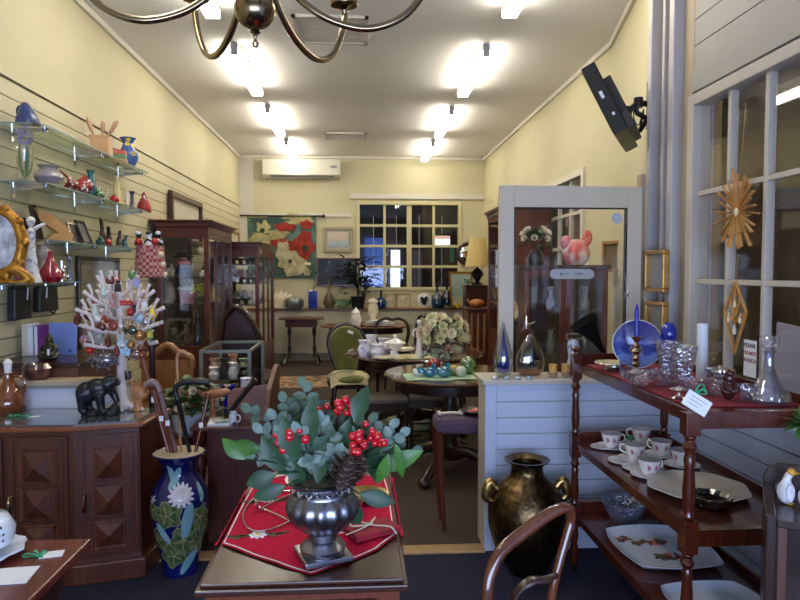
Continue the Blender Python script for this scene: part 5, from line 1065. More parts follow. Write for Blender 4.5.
# cream flowers in a tall grey vase
t = thing('flower_arrangement', 'cream and white silk roses in a tall grey stem vase above the round table', 'flowers', tb(443, Y=5.0)); t.scale = (.76, .76, .86)
part('vase', MB().lathe([(0, 0), (.06, 0), (.02, .02), (.018, .12), (.022, .22), (.04, .3), (.03, .3), (0, .28)], 18), mat('smoky_mauve', '6c6468', '8a8288', rough=.2), t)
random.seed(14); m = MB()
for k in range(60): a = random.uniform(0, 6.28); el = random.uniform(-.5, 1.1); d_ = (math.cos(a)*math.cos(el), math.sin(a)*math.cos(el)*.7, math.sin(el)); m.leaf((0, 0, .28), (0, 0, 1), d_, .02, .01); m.leaf((d_[0]*.1, d_[1]*.1, .28+d_[2]*.08), d_, (0, 0, 1), .1, .045)
part('leaves', m, mat('grey_green_leaf', '3c5236', '5c7350', rough=.6), t)
m = MB()
for k in range(26):
    a = random.uniform(3.0, 6.6) if k % 3 else random.uniform(0, 6.28); el = random.uniform(-.35, 1.2); R3 = .22; d_ = (math.cos(a)*math.cos(el)*R3*1.15, math.sin(a)*math.cos(el)*R3*.7, .3+math.sin(el)*R3*.75); m.mi = k % 3; m.petals(d_, .06, 7, (d_[0], d_[1]-.2, d_[2]-.25), open_=.75, lay=3)
part('roses', m, [mat('ivory_rose', 'e4e0bc', rough=.6), mat('blush_rose', 'd8c49c', rough=.6), mat('lemon_rose', 'c8c890', rough=.6)], t)
t = thing('hydrangea_bowl', 'low bowl of pale green white hydrangeas left of the grey stem vase', 'flowers', tb(436, Y=4.95))
random.seed(15); part('bowl', MB().lathe([(0, 0), (.04, 0), (.06, .04), (.055, .04), (0, .01)], 16), WHITE, t); m = MB()
for k in range(46): a = random.uniform(0, 6.28); el = random.uniform(-.1, 1.5); d_ = (math.cos(a)*math.cos(el)*.1, math.sin(a)*math.cos(el)*.08, .075+math.sin(el)*.06); m.petals(d_, .022, 4, d_, lay=1)
part('flowers', m, mat('pale_hydrangea', '9cac90', 'b8c4b0', rough=.7, scale=20), t)
# green cloth and glass on the round table
m = MB().sheet(lambda u, v: ((u-.5)*.56, (v-.5)*.3, .003+.003*math.sin(11*u)), 16, 8, .003); solo('table_runner', m, mat('mint_cloth', '8fae90', 'a4bfa0', rough=.8), 'mint green cloth under the coloured glass on the round table', 'cloth', (.6, 4.52, TB+.002), rz=.05)
gl = [(419, 4.55, 'teacup', WHITE, 'small white creamer at the left of the mint cloth', .05), (430, 4.5, 'glassfish', glass('turquoise_glass', '30a8c0', refl=.2, body='1888a8', bodyfac=.5), 'turquoise glass ornament left of two on the mint cloth', .06), (444, 4.48, 'glassfish', glass('turquoise_glass'), 'turquoise glass ornament right of two on the mint cloth', .065), (434, 4.75, 'redball', glass('ruby_glass', 'b02020', refl=.15, body='a01818', bodyfac=.6), 'ruby red glass ball behind the turquoise glass', .05), (453, 4.55, 'eggs', mat('amber_yellow', 'b8a050', '8a8a3c', rough=.2, scale=12), 'amber yellow glass ornament right of the turquoise pieces', .04), (461, 4.48, 'eggs', mat('pale_egg', 'c8ccc4', rough=.2), 'pale egg shaped ornament in front of the green globe', .04), (468, 4.62, 'globe', glass('lime_globe', '90c080', refl=.2, body='6a9c58', bodyfac=.35), 'large green glass globe at the right of the round table', .065), (461, 4.85, 'shell', mat('brown_shell', '6a4a30', '8c6c48', rough=.3, scale=10), 'brown shell dish behind the green glass globe', .05)]
for i, (px, Y, kd, mm, lb, r) in enumerate(gl):
    m = MB()
    if kd == 'teacup': m.lathe([(0, 0), (r*.5, 0), (r, r*.5), (r*.9, r), (r*.5, r*1.1), (0, r)], 18); m.tube([(r*.9, 0, r*.8), (r*1.5, 0, r*.6), (r*.9, 0, r*.2)], .006, 6, sub=3)
    elif kd == 'glassfish': m.ball((0, 0, r*.6), (r*.9, r*.5, r*.6)); m.leaf((-r*.7, 0, r*.6), (-1, 0, .5), (0, -1, 0), r, r*.8); m.leaf((r*.3, 0, r*.9), (.3, 0, 1), (0, -1, 0), r*.8, r*.6); m.lathe([(0, 0), (r*.4, 0), (r*.2, r*.2), (0, r*.2)], 12)
    elif kd == 'shell': m.lathe([(0, 0), (r*.4, 0), (r*1.3, r*.5), (r*1.25, r*.55), (0, r*.2)], 16, flute=.08)
    else: m.ball((0, 0, r), (r, r, r), 18, 12); m.lathe([(0, 0), (r*.5, 0), (r*.4, r*.1), (0, r*.12)], 12)
    solo({'teacup': 'creamer', 'glassfish': 'glass_fish', 'redball': 'glass_ball', 'eggs': 'glass_egg', 'globe': 'glass_globe', 'shell': 'shell_dish'}[kd], m, mm, lb, 'ornament', tb(px, Y=Y)+Vector((0, 0, .005)))
# far table objects
t = thing('white_coffee_pot', 'white covered porcelain pot at the left of the far table', 'pot', tb(356, Y=9.0)); t.scale = (.8, .8, .8); part('body', MB().lathe([(0, 0), (.08, 0), (.1, .1), (.07, .2), (.08, .22), (.0, .22)], 20), WHITE, t); part('lid', MB().lathe([(.08, .22), (.05, .27), (.02, .29), (.02, .31), (0, .32)], 18), WHITE, t)
for k, lb in enumerate(('bottom white plate of the stack on the far table', 'middle white plate of the stack on the far table', 'top white plate of the stack on the far table')): vase('white_plate', lb, 'plate', tb(379, Y=8.95)+Vector((.01*k, 0, .025*k)), [(0, 0), (.1, 0), (.24-.03*k, .022), (.235-.03*k, .025), (.1, .006), (0, .006)], WHITE, group='white plates stacked on the far table')
# purple covered side table by the half wall with slim curved legs
t = thing('occasional_table', 'dusty purple covered side table with slim mahogany legs beside the half wall', 'table', (.66, 3.82, 0))
m = MB().bb(-.22, .26, -.2, .02, .56, .655); part('padded_top', m, PURP, t, bevel=.03)
for x in (-.2, .24):
    for y in (-.18, -.0): part('leg', MB().tube([(x, y, .58), (x+(.01 if x < 0 else -.01), y, .35), (x+(.03 if x < 0 else -.0), y-.02, .005)], [.026, .02, .011], 8, sub=3), MAHOG, t)
m = MB().tube([(-.06, 0, 0), (0, 0, .004), (.06, 0, 0)], [.008, .007, .008], 8); [m.ball((s_*.065, q*.01, .003), .014, 10, 7) for s_ in (-1, 1) for q in (-1, 1)]
solo('bone_ornament', m, CREAMP, 'white bone shaped ornament on the purple covered table', 'ornament', Vector((at(450, 417, Y=3.72).x, 3.72, .667)), rz=.1)
t = thing('painted_dish', 'black dish with coral decoration on the purple covered table', 'dish', Vector((at(472, 415, Y=3.8).x-.0, 3.73, .655)))
part('dish', MB().lathe([(0, 0), (.05, 0), (.09, .03), (.085, .032), (.05, .008), (0, .008)], 24), BLACK, t); random.seed(2); m = MB(); [m.ball((random.uniform(-.04, .04), random.uniform(-.03, .03), .02), .014, 8, 5) for k in range(12)]; part('filling', m, [CORAL], t)

# ================================================================ LEFT MIDDLE: show table, desk, plants
# dark red wing of the chaise
t = thing('chaise_longue', 'dark chaise with a high rounded back between the cabinets', 'sofa', (-1.19, 6.1, 0)); t.scale = (.66, 1, .97)
bp = [(-.16, .3), (-.16, .85), (-.1, 1.1), (.05, 1.2), (.22, 1.14), (.38, .98), (.46, .8), (.46, .3)]
m = MB().prism([(x*.9-.02, z) for x, z in bp], .12); part('backrest', m, mat('oxblood_leather', '200c0c', '2c1010', rough=.35, scale=8), t, bevel=.03)
part('back_frame', MB().tube([(x*.95-.02, .0, z+.01) for x, z in bp[1:]], .028, 8, sub=3), DARKW, t); part('seat', MB().bb(-.18, .42, .12, 1.0, .28, .45), mat('oxblood_leather'), t, bevel=.04)
for x in (-.12, .36):
    for y in (.1, .9): part('leg', MB().lathe([(.02, 0), (.03, .08), (.02, .14), (.035, .28)], 10, (x, y, 0)), DARKW, t)
for k, (x, mm, lb) in enumerate(((.08, mat('flesh_pink', 'b88a7a', rough=.6), 'pinkish bundle left on the chaise seat'), (.26, mat('tan_leather', '8a5c40', rough=.5), 'tan leather bundle right on the chaise seat'))): blobby('cushion_bundle', lb, 'cushion', (-1.19+x*.6, 6.5, .45), .1, mm, n=5, seed=k+50)
def brown_log(loc): pass
# glass topped show table
x0, x1, y0, y1 = -1.22, -.83, 4.95, 5.65
t = thing('glass_display_case', 'silver edged glass topped display case full of small china', 'display case', (x0, y0, 0)); W_, D_ = x1-x0, y1-y0
ALU = mat('brushed_metal', '8c9490', rough=.3, metal=.6)
m = MB(); 
for x in (0, W_-.025):
    for y in (0, D_-.025): m.bb(x, x+.025, y, y+.025, 0, .9)
for z in (.88, .45): m.bb(.025, W_-.025, 0, .022, z, z+.022); m.bb(.025, W_-.025, D_-.022, D_, z, z+.022); m.bb(0, .022, .025, D_-.025, z, z+.022); m.bb(W_-.022, W_, .025, D_-.025, z, z+.022)
part('frame', m, ALU, t); part('glass_top', MB().bb(.02, W_-.02, .02, D_-.02, .896, .902), PANE, t); part('glass_front', MB().bb(.025, W_-.025, .008, .012, .47, .88), PANE, t); part('base', MB().bb(.03, W_-.03, .03, D_-.03, 0, .46), DARKW, t)
part('shelf', MB().bb(.02, W_-.02, .03, D_-.03, .66, .668), SHELFG, t)
k = 0
for z, nm_ in ((.668, 'upper'), (.46, 'lower')):
    for px in (214, 224, 233, 243):
        for dy, wd_ in ((.1, 'front'), (.34, 'back')):
            x = at(px, 350, Y=y0+dy).x; hh = .09+.035*(k % 3); mm = (WHITE, mat('porc_cream_red'), BLACK, mat('porc_green_white'))[k % 4]
            vase('china_piece', f'{("white", "cream red", "black", "green white")[k%4]} china, {nm_} {wd_} row of glass display case, {dict(zip((214,224,233,243),("far left","left","right","far right")))[px]}', 'china', (x, y0+dy, z), [(0, 0), (.035, 0), (.047, hh*.4), (.026, hh*.75), (.04, hh), (0, hh*.8)], mm, n=12, group='china in the glass display case'); k += 1
# desk
DX, DY = -.855, 3.5
t = thing('writing_desk', 'brown desk with sloping side panel beyond the umbrella vase', 'desk', (DX, DY, 0))
DKW = wood('desk_wood', '3e1c16', '562a20')
part('front_panel', MB().bb(.03, .33, .0, .02, .02, .64), DKW, t); part('desktop', MB().bb(-.06, .33, -.02, .5, .64, .66), DKW, t, bevel=.004)
part('side_panel', MB().prism([(-.03, 0), (-.03, .70), (.1, .84), (.42, .93), (.5, .93), (.5, 0)], .03, Matrix(((0, 1, 0, .33), (1, 0, 0, 0), (0, 0, 1, 0), (0, 0, 0, 1)))), mat('plain_brown_side', '4a2818', '5c3420', rough=.55, scale=4, stretch=(9,9,1)), t, bevel=.004)
part('upper_box', MB().prism([(.11, .66), (.11, .80), (.14, .84), (.33, .86), (.33, .66)], .015, Matrix.Translation((0, .15, 0))), mat('plum_brown_panel', '6a3c30', '7a4838', rough=.4, scale=6), t)
part('turned_post', turned(.64, .035, c=(-.02, .03, 0)), MAHOG, t); part('back_panel', MB().bb(-.06, .33, .48, .5, 0, .66), DKW, t)
def dk(px, y, z=.66): return Vector((at(px, 400, Y=y).x, y, z))
t = thing('magazine', 'stack of white paperwork lying on the desk', 'papers', dk(222, 3.56), rz=.1); part('lower_sheet', MB().box((0, .03, .006), (.15, .14, .012)), PAPER, t); part('upper_sheet', MB().box((.01, .03, .018), (.12, .12, .01), rz=.3), mat('print_green', 'c8ccc8', '6a7a5a', rough=.5, scale=14), t)
t = thing('printed_mug', 'white mug with dark print on the desk', 'mug', dk(233, 3.53)); part('mug', MB().lathe([(0, 0), (.022, 0), (.022, .075), (.019, .075), (.019, .01), (0, .01)], 18), mat('mug_print', 'd0d0d8', '3c3c50', rough=.3, scale=26, lo=.5, hi=.56), t); part('handle', MB().tube([(.02, 0, .06), (.036, 0, .05), (.036, 0, .025), (.02, 0, .015)], .003, 6, sub=3), WHITE, t)
blobby('glass_rose_bowl', 'clear bowl with cream and yellow flowers on the desk', 'flowers', dk(219, 3.78), .05, [CREAMP, mat('grey_green_leaf')], n=10, seed=61, pet=True, el=(1, .8, 2.2))
vase('blue_cup', 'deep blue cup with white spot on the desk', 'cup', dk(229, 3.88), [(0, 0), (.03, 0), (.035, .1), (.045, .16), (.04, .16), (0, .1)], mat('blue_spot', '1c1c8a', 'd0d0e8', rough=.15, scale=9, lo=.6, hi=.62))
vase('white_jug', 'small white and lilac jug leaning by the sloping board on the desk', 'jug', dk(246, 3.9), [(0, 0), (.03, 0), (.035, .1), (.03, .19), (.036, .2), (0, .18)], mat('lilac_sprig'))
t = thing('wooden_duck', 'carved honey brown duck on the desk', 'ornament', dk(213, 3.72, .66)); 
m = MB().lathe([(0, 0), (.03, 0), (.012, .02), (.012, .13), (0, .13)], 12); m.tube([(-.09, 0, .165), (-.05, 0, .135), (.02, 0, .14), (.08, 0, .15), (.1, 0, .13)], [.008, .022, .026, .02, .006], 12, sub=4); part('body', m, mat('duck_brown', '8a5030', 'a06a40', rough=.35, scale=8), t, remesh=.005)
m = MB().tube([(-.07, 0, .02), (0, 0, .12), (.1, 0, .24)], [.012, .013, .016], 8, sub=3).cyl((-.07, 0, 0), .03, .015); solo('black_umbrella', m, BLACK, 'furled black umbrella leaning across the desk', 'umbrella', dk(238, 3.6, .66))
# potted plant on a turned plant table
t = thing('plant_table', 'small turned leg plant table behind the umbrella vase', 'table', (-.93, 3.38-.0, 0)); TPZ = .575
t.location = (-1.0, 3.78, 0)
part('top', MB().lathe([(0, TPZ-.02), (.13, TPZ-.02), (.135, TPZ-.01), (.13, TPZ), (0, TPZ)], 28), MAHOG, t); part('pillar', turned(TPZ-.02, .035), MAHOG, t)
for k in range(3): a = k*2.09+.5; part('foot', MB().tube([(0, 0, .1), (.08*math.cos(a), .08*math.sin(a), .07), (.13*math.cos(a), .13*math.sin(a), .015)], [.022, .018, .014], 8, sub=3), MAHOG, t)
t = thing('potted_plant', 'green leafy plant with cream blooms in a blue white planter', 'plant', (-1.0, 3.78, TPZ))
part('planter', MB().lathe([(0, 0), (.08, 0), (.1, .1), (.105, .11), (.09, .11), (0, .09)], 24), mat('blue_white_porcelain'), t)
random.seed(16); m = MB()
for k in range(70): a = random.uniform(0, 6.28); r = random.uniform(.02, .1); m.leaf((r*math.cos(a), r*math.sin(a)*.7, random.uniform(.1, .28)), (math.cos(a), math.sin(a), random.uniform(-.2, 1)), (0, 0, 1), .09, .055)
part('leaves', m, [mat('mid_leaf', '2c4a22', '45652f', rough=.5, scale=14)], t); m = MB(); [m.petals((x, -.09, z), .045, 6, (0, -1, .5)) for x, z in ((.06, .24), (-.02, .14), (.0, .28))]; part('blooms', m, CREAMP, t)
# carved chair behind the plant
t = thing('carved_chair', 'honey brown carved back chair behind the canes', 'chair', (-1.52, 5.15, 0), rz=0)
m = MB().tube([(-.19, .015, .74), (-.18, .015, .82), (-.1, .015, .85), (0, .015, .92), (.1, .015, .85), (.18, .015, .82), (.19, .015, .74)], [.026, .03, .026, .03, .026, .03, .026], 10, sub=4); part('crest_rail', m, TANWOOD, t)
part('back_panel', MB().bb(-.17, .17, .005, .03, .5, .8), TANWOOD, t)
for s_ in (-1, 1): part('leg', MB().bb(s_*.18-.02, s_*.18+.02, 0, .035, 0, .76), TANWOOD, t); part('leg', MB().bb(s_*.18-.02, s_*.18+.02, -.4, -.365, 0, .43), TANWOOD, t)
part('seat', MB().bb(-.2, .2, -.42, .0, .43, .47), TANWOOD, t, bevel=.006)
# ================================================================ FOREGROUND CENTRE: umbrella vase, table with urn
VC = at(180, 572, Z=0); VC = Vector((VC.x, 3.22, 0))
VP = [(0, 0), (.085, 0), (.09, .02), (.085, .035), (.098, .1), (.125, .22), (.14, .34), (.135, .41), (.105, .465), (.082, .5), (.08, .54), (.108, .585), (.13, .603), (.124, .606), (.082, .56), (.07, .5), (0, .45)]
t = thing('umbrella_stand', 'tall navy glazed floor vase with white lotus and green leaves holding canes', 'vase', VC)
m = MB().lathe(VP, 48); m.mi = 1
def lotus_leaf(th, z, r, tilt):
    m.mi = 4; decal(m, VP[1:12], th, z, blob(r*1.07, 18, 1.15, 1, .2, 5, th, tilt), .0012); m.mi = 1; decal(m, VP[1:12], th, z, blob(r, 18, 1.15, 1, .2, 5, th, tilt), .002)
    m.mi = 4
    for q in range(5): a_ = tilt+q*2*PI/5-th*.2; decal(m, VP[1:12], th+.35*r*math.cos(a_)/.12, z+.35*r*math.sin(a_), blob(r*.4, 8, 1.3, .1, 0, 1, 0, a_), .0026)
for th, z, r, ti in ((-1.75, .33, .06, .2), (-1.15, .2, .062, .6), (-2.3, .2, .05, -.3), (-2.5, .34, .045, 0), (-1.6, .12, .055, .4), (-.55, .3, .05, 1), (-.6, .15, .045, .5), (0, .25, .06, 0), (1, .2, .06, 1), (2, .3, .06, 2), (3, .2, .06, .4)): lotus_leaf(th, z, r, ti)
m.mi = 2
for th, z, ln, ti in ((-1.5, .5, .055, 1.2), (-1.05, .3, .09, 1.4), (-1.95, .24, .06, -1), (-.9, .08, .07, 1), (-1.75, .52, .045, 1.9), (-.45, .42, .05, 1.5)): decal(m, VP[1:12], th, z, blob(ln, 16, 1, .3, 0, 1, 0, ti), .0028)
m.mi = 3
for th, z, n_, r in ((-1.25, .425, 14, .058), (-2.35, .4, 5, .022)):
    for k in range(n_): a = 2*PI*k/n_; decal(m, VP[1:12], th+.24*math.cos(a)*r/.058, z+.028*math.sin(a)*r/.058, blob(r*.42, 10, 1.3, .4, 0, 1, 0, a), .004+.0004*k)
body = part('vase', m, [NAVY, mat('lotus_leaf_green', '2f4a30', '6f7a4c', rough=.2, scale=45, stretch=(1, 1, .6), coat=.5), mat('pale_aqua_glaze', '86aab4', '6c98a4', rough=.15, coat=.5), mat('white_petal_glaze', 'd8d4dc', 'c0b4bc', rough=.2, scale=20, coat=.5), mat('cream_vein_glaze', '9c9670', rough=.2)], t)
part('inside', MB().lathe([(.121, .6035), (.08, .56), (.068, .5), (.0, .49)], 36), mat('cream_inner_glaze', 'c0b494', rough=.3, coat=.4), t)
def cane(label, px0, py0, px1, py1, r, mm, head=None, tagc=True, yt=3.22):
    """from mouth point (px1,py1) up to the head (px0,py0)"""
    a = at(px0, py0, Y=yt); b = at(px1, py1, Y=3.2); b = Vector((b.x, 3.22, b.z)); d = (b-a).normalized(); foot = a+d*((a.z-.5)/-d.z) if d.z else b
    foot = a+d*((a.z-.505)/max(.05, -d.z)); base = foot
    t = thing('walking_cane', label, 'walking stick', base)
    v = a-base; part('shaft', MB().tube([(0, 0, 0), tuple(v)], [r*.85, r], 10), mm, t)
    if head: part('handle', head(v), mm if not hasattr(head, 'mm') else head.mm, t)
    if tagc: q = v*.62; part('price_tag', MB().box((q.x, q.y-.012, q.z), (.02, .002, .026)), PAPER, t)
    return t
CW = wood('cane_red_wood', '5a2616', '74361f', rough=.25); 
def crook(dx, dz=.06, w=.011):
    return lambda v: MB().tube([tuple(v), (v.x+dx*.2, v.y, v.z+dz*.7), (v.x+dx*.6, v.y, v.z+dz), (v.x+dx, v.y, v.z+dz*.6)], [w*.9, w, w*1.15, w*.8], 10, sub=5)
cane('darkest cane with a carved knobbed head at the left of the floor vase', 142, 355, 168, 455, .012, CW, lambda v: MB().ball(tuple(v), (.018, .018, .025)).ball((v.x-.005, v.y, v.z+.035), (.02, .018, .02)), yt=3.28)
cane('red brown cane second from the left in the floor vase', 152, 385, 172, 456, .013, CW, lambda v: MB().ball(tuple(v), (.03, .022, .025)), yt=3.2)
cane('red brown umbrella with silvery rib third from the left in the floor vase', 160, 392, 176, 456, .011, mat('silver_red', '6a4a44', '8a7a80', rough=.3), crook(-.07, .05, .014), yt=3.14)
cane('pale bamboo cane upright in the middle of the floor vase', 177, 358, 180, 458, .009, TANWOOD, crook(.05, .03), tagc=False, yt=3.25)
cane('bent black umbrella handle in the floor vase', 178, 400, 189, 455, .012, BLACK, lambda v: MB().tube([tuple(v), (v.x-.012, v.y, v.z+.05), (v.x+.02, v.y, v.z+.085), (v.x+.1, v.y, v.z+.09), (v.x+.15, v.y, v.z+.085)], [.012, .013, .015, .018, .014], 10, sub=4), tagc=False, yt=3.16)
cane('slanted dark brown cane at the right of the floor vase', 208, 396, 194, 455, .009, CW, lambda v: MB().ball(tuple(v), (.016, .016, .02)), yt=3.26)
cane('thin light twig like cane leaning out right of the floor vase', 217, 440, 200, 460, .004, TANWOOD, None, tagc=False, yt=3.3) if False else None
# wooden hand carving behind the bear
t = thing('wooden_hand', 'carved light wooden hand beside the jewellery tree', 'carving', Vector((-1.23, 3.55, .922)) if False else Vector((-1.16, 3.42, SBT)), rz=0)
m = MB().lathe([(0, 0), (.03, 0), (.026, .02), (.02, .05), (.0, .06)], 14); m.ball((0, 0, .085), (.034, .016, .038))
for k, (dx, ln) in enumerate(((-.026, .055), (-.01, .07), (.008, .066), (.025, .05))): m.tube([(dx, 0, .1), (dx*1.3, -.004, .1+ln*.6), (dx*1.4, -.014, .1+ln)], [.009, .0085, .007], 8, sub=3)
m.tube([(.028, 0, .07), (.05, -.008, .09), (.055, -.014, .11)], [.01, .009, .007], 8, sub=3); part('hand', m, mat('light_hand_wood', 'a0683f', 'b47c50', rough=.4, scale=8), t, remesh=.0035)

# table with urn
TZ = .70; TX0, TX1, TY0, TY1 = -.41, .115, 1.635, 2.56
t = thing('centre_table', 'small mahogany table with moulded top under the red cloth', 'table', ((TX0+TX1)/2, (TY0+TY1)/2, 0)); a, b = (TX1-TX0)/2, (TY1-TY0)/2
CTW = wood('walnut_top', '34180e', '442414', rough=.3, coat=.25, stretch=(9, 1.5, 9))
part('tabletop', MB().bb(-a, a, -b, b, TZ-.012, TZ).bb(-a-.012, a+.012, -b-.012, b+.012, TZ-.03, TZ-.012), CTW, t, bevel=.004)
part('body', MB().bb(-a+.01, a-.01, -b+.02, b-.02, TZ-.3, TZ-.03), wood('table_front', '5a2a1a', '743a24'), t)
part('drawer', MB().bb(-a+.07, a-.07, -b+.008, -b+.02, TZ-.27, TZ-.06), MAHOG, t, bevel=.003)
for x in (-a+.03, a-.03):
    for y in (-b+.04, b-.04): part('leg', MB().bb(x-.022, x+.022, y-.022, y+.022, 0, TZ-.3), MAHOG, t, bevel=.004)
# red diamond cloth: corners left, near, right, far
c0 = at(219, 548, Z=TZ); c1 = at(314, 577, Z=TZ); 
NEAR = Vector((-.128, 1.665)); LEFT = Vector((-.425, 1.85)); RIGHT = Vector((.12, 1.88)); FAR = Vector((-.16, 2.55))
LF2 = Vector((-.41, 2.3)); RF2 = Vector((.13, 2.4))
bd = [NEAR, LEFT, LF2, FAR+Vector((-.12, 0)), FAR+Vector((.15, 0)), RF2, RIGHT]
def cloth(u, v):
    # u around quad, v: bilinear over a stretched square
    P = [(NEAR, LEFT), (RIGHT, Vector((-.41, 2.5)))]
    A = NEAR.lerp(LEFT, u); B = RIGHT.lerp(LF2, u); 
    return A.lerp(B, v)
ol = [(-.128, 1.665), (-.2, 1.71), (-.3, 1.785), (-.405, 1.87), (-.405, 2.0), (-.405, 2.2), (-.40, 2.4), (-.32, 2.5), (-.16, 2.53), (0, 2.52), (.1, 2.45), (.11, 2.3), (.11, 2.1), (.11, 1.9), (.05, 1.80), (-.04, 1.72)]
cxm = (-.15, 2.1)
m = MB(); rings = 8; vs = []; fs = []; n = len(ol)
dense = []
for i in range(n):
    for j in range(4): t_ = j/4; dense.append((ol[i][0]*(1-t_)+ol[(i+1) % n][0]*t_, ol[i][1]*(1-t_)+ol[(i+1) % n][1]*t_))
def clothz(x, y): return TZ+.004+.0025*math.sin(31*x+3)*math.sin(23*y)
m2 = MB()
def fan(mb, scale0, scale1, dz=0, rings=6):
    vs = []; fs = []; N = len(dense)
    for r in range(rings+1):
        s_ = scale0+(scale1-scale0)*r/rings
        for x, y in dense: X = cxm[0]+(x-cxm[0])*s_; Y = cxm[1]+(y-cxm[1])*s_; vs.append((X, Y, clothz(X, Y)+dz))
    for r in range(rings):
        for i in range(N): fs.append((r*N+i, r*N+(i+1) % N, (r+1)*N+(i+1) % N, (r+1)*N+i))
    mb._add(vs, fs, True)
fan(m, .01, 1.0, 0, 9)
# the overhang at the right and the small fall at the left
def drop(mb, p, q, depth, out, steps=14):
    def fn(u, v): x = p[0]+(q[0]-p[0])*u; y = p[1]+(q[1]-p[1])*u; d_ = depth*(math.sin(PI*u)**.5)*(.8+.2*math.sin(9*u)); return (x+out*(.6+.4*min(1, v*3))+.004*math.sin(20*u)*v, y, clothz(x, y)-.001-d_*v*v**.3)
    mb.sheet(fn, steps, 6, .002)
drop(m, (.11, 1.9), (.11, 2.45), .06, .022); drop(m, (-.405, 1.87), (-.40, 2.35), .045, -.02)
m.mi = 1; 
for sc0, sc1 in ((.965, .98),): fan(m, sc0, sc1, .0016, 1)
# white flowers and leaves embroidered
def emb(cx_, cy_, mb, r=.016, rot=0):
    mb.mi = 1
    for k in range(8): a_ = 2*PI*k/8+rot; pts = [(cx_+r*math.cos(a_)+x, cy_+r*.9*math.sin(a_)+y) for x, y in blob(r*.55, 8, 1.3, .6, 0, 1, 0, a_)]; mb.slab(pts, TZ+.0045, TZ+.0085)
    mb.mi = 3; mb.slab([(cx_+x, cy_+y) for x, y in blob(r*.4, 8)], TZ+.0045, TZ+.0095)
    mb.mi = 2
    for s_ in (-1, 1):
        for k in range(3): pts = [(cx_+s_*(.035+.018*k)+x, cy_+.006*k*s_+y) for x, y in blob(.015, 8, 1.6, .5, 0, 1, 0, .5*s_*(k-1))]; mb.slab(pts, TZ+.0045, TZ+.0075)
e1 = at(258, 537, Z=TZ); emb(e1.x, e1.y, m); e2 = at(268, 502, Z=TZ); emb(e2.x, e2.y, m, .014, .3)
solo('red_tablecloth', m, [REDC, PAPER, mat('olive_thread', '5c4c34', rough=.9), YELL], 'bright red embroidered cloth with white piping draped over the centre table', 'tablecloth', group=None)
# pewter urn
ub = at(322, 562, Z=TZ+.012); UX, UY = ub.x+.0, ub.y+.045; UZ = TZ+.0085
t = thing('pewter_urn', 'fluted dark pewter urn on a square base in the middle of the red cloth', 'urn', (UX, UY, UZ)); t.scale = (1.18, 1.18, 1.0)
part('plinth', MB().box((0, 0, .008), (.115, .115, .016), rz=.35), PEWTER, t, bevel=.004)
part('foot', MB().lathe([(.0, .016), (.052, .016), (.054, .03), (.044, .044), (.034, .052), (.034, .07), (.04, .074), (0, .074)], 36), PEWTER, t)
part('bowl', MB().lathe([(.0, .07), (.036, .072), (.055, .085), (.078, .115), (.086, .14), (.08, .165), (.068, .18)], 96, flute=.035, nf=16), PEWTER, t)
part('rim', MB().lathe([(.068, .18), (.066, .19), (.072, .205), (.085, .215), (.087, .221), (.08, .221), (.062, .205), (0, .19)], 48, flute=0), PEWTER, t)
m = MB(); [m.tube([(.0705*math.cos(a_), .0705*math.sin(a_), .2), (.0735*math.cos(a_+.12), .0735*math.sin(a_+.12), .19), (.0705*math.cos(a_+.24), .0705*math.sin(a_+.24), .2)], .003, 5) for a_ in [k*.35 for k in range(18)]]; part('beading', m, SILVER, t)
# holly arrangement
AX, AY, AZ = UX, UY, UZ+.2
t = thing('holly_arrangement', 'artificial arrangement of grey green leaves with red berries and a pine cone in the urn', 'flower arrangement', (AX, AY, AZ))
random.seed(21)
def rel(px, py, dy=0): c = at(px, py, Y=AY+dy); return Vector((c.x-AX, dy, c.z-AZ))
def stemleaves(m, p0, p1, nl, L, W, rnd, sag=.0, alt=0):
    p0 = Vector(p0); p1 = Vector(p1); d = p1-p0; mid = p0.lerp(p1, .5)+Vector((0, 0, .03)); m.tube([p0, mid, p1], [.0025, .002, .0012], 5, sub=4)
    for i in range(nl):
        f = .35+.65*i/nl; q = p0.lerp(p1, f)+Vector((0, 0, .03*4*f*(1-f)*.9)); s_ = d.cross(Vector((0, 1, 0))).normalized()*(1 if i % 2 else -1)
        dr = (d.normalized()*.5+s_*.9+Vector((random.uniform(-.3, .3), random.uniform(-.7, .3), random.uniform(-.3, .3)))).normalized()
        m.leaf(q, dr, (random.uniform(-.3, .3), -1, random.uniform(0, .6)), L*random.uniform(.8, 1.2), W*random.uniform(.85, 1.15), rnd=rnd, curl=.15)
    m.leaf(p1, d, (0, -1, .3), L, W, rnd=rnd)
O = Vector((0, 0, .0))
m = MB()
for px, py, dy in ((250, 405, .02), (303, 380, .06), (275, 412, -.02), (272, 455, -.05), (255, 450, 0), (320, 415, -.08), (298, 425, -.1), (338, 445, -.1), (390, 420, .02), (412, 445, .03), (365, 425, .06), (352, 400, .08), (300, 400, .05), (335, 420, 0), (285, 395, .04), (318, 440, -.08), (400, 428, .0), (325, 405, .02), (310, 455, -.1), (262, 425, -.03), (340, 410, .03), (370, 415, .03), (282, 428, -.08), (330, 430, -.1), (348, 430, -.06), (315, 398, .05), (385, 436, 0)):
    m.mi = (px+py) % 3 == 0; stemleaves(m, O, rel(px, py+7, dy), 9, .034, .026, True)
part('eucalyptus_sprays', m, [LEAFT, mat('frosted_leaf', '586c60', '70857a', rough=.5, scale=20)], t, label='grey teal round leaved sprays')
m = MB()
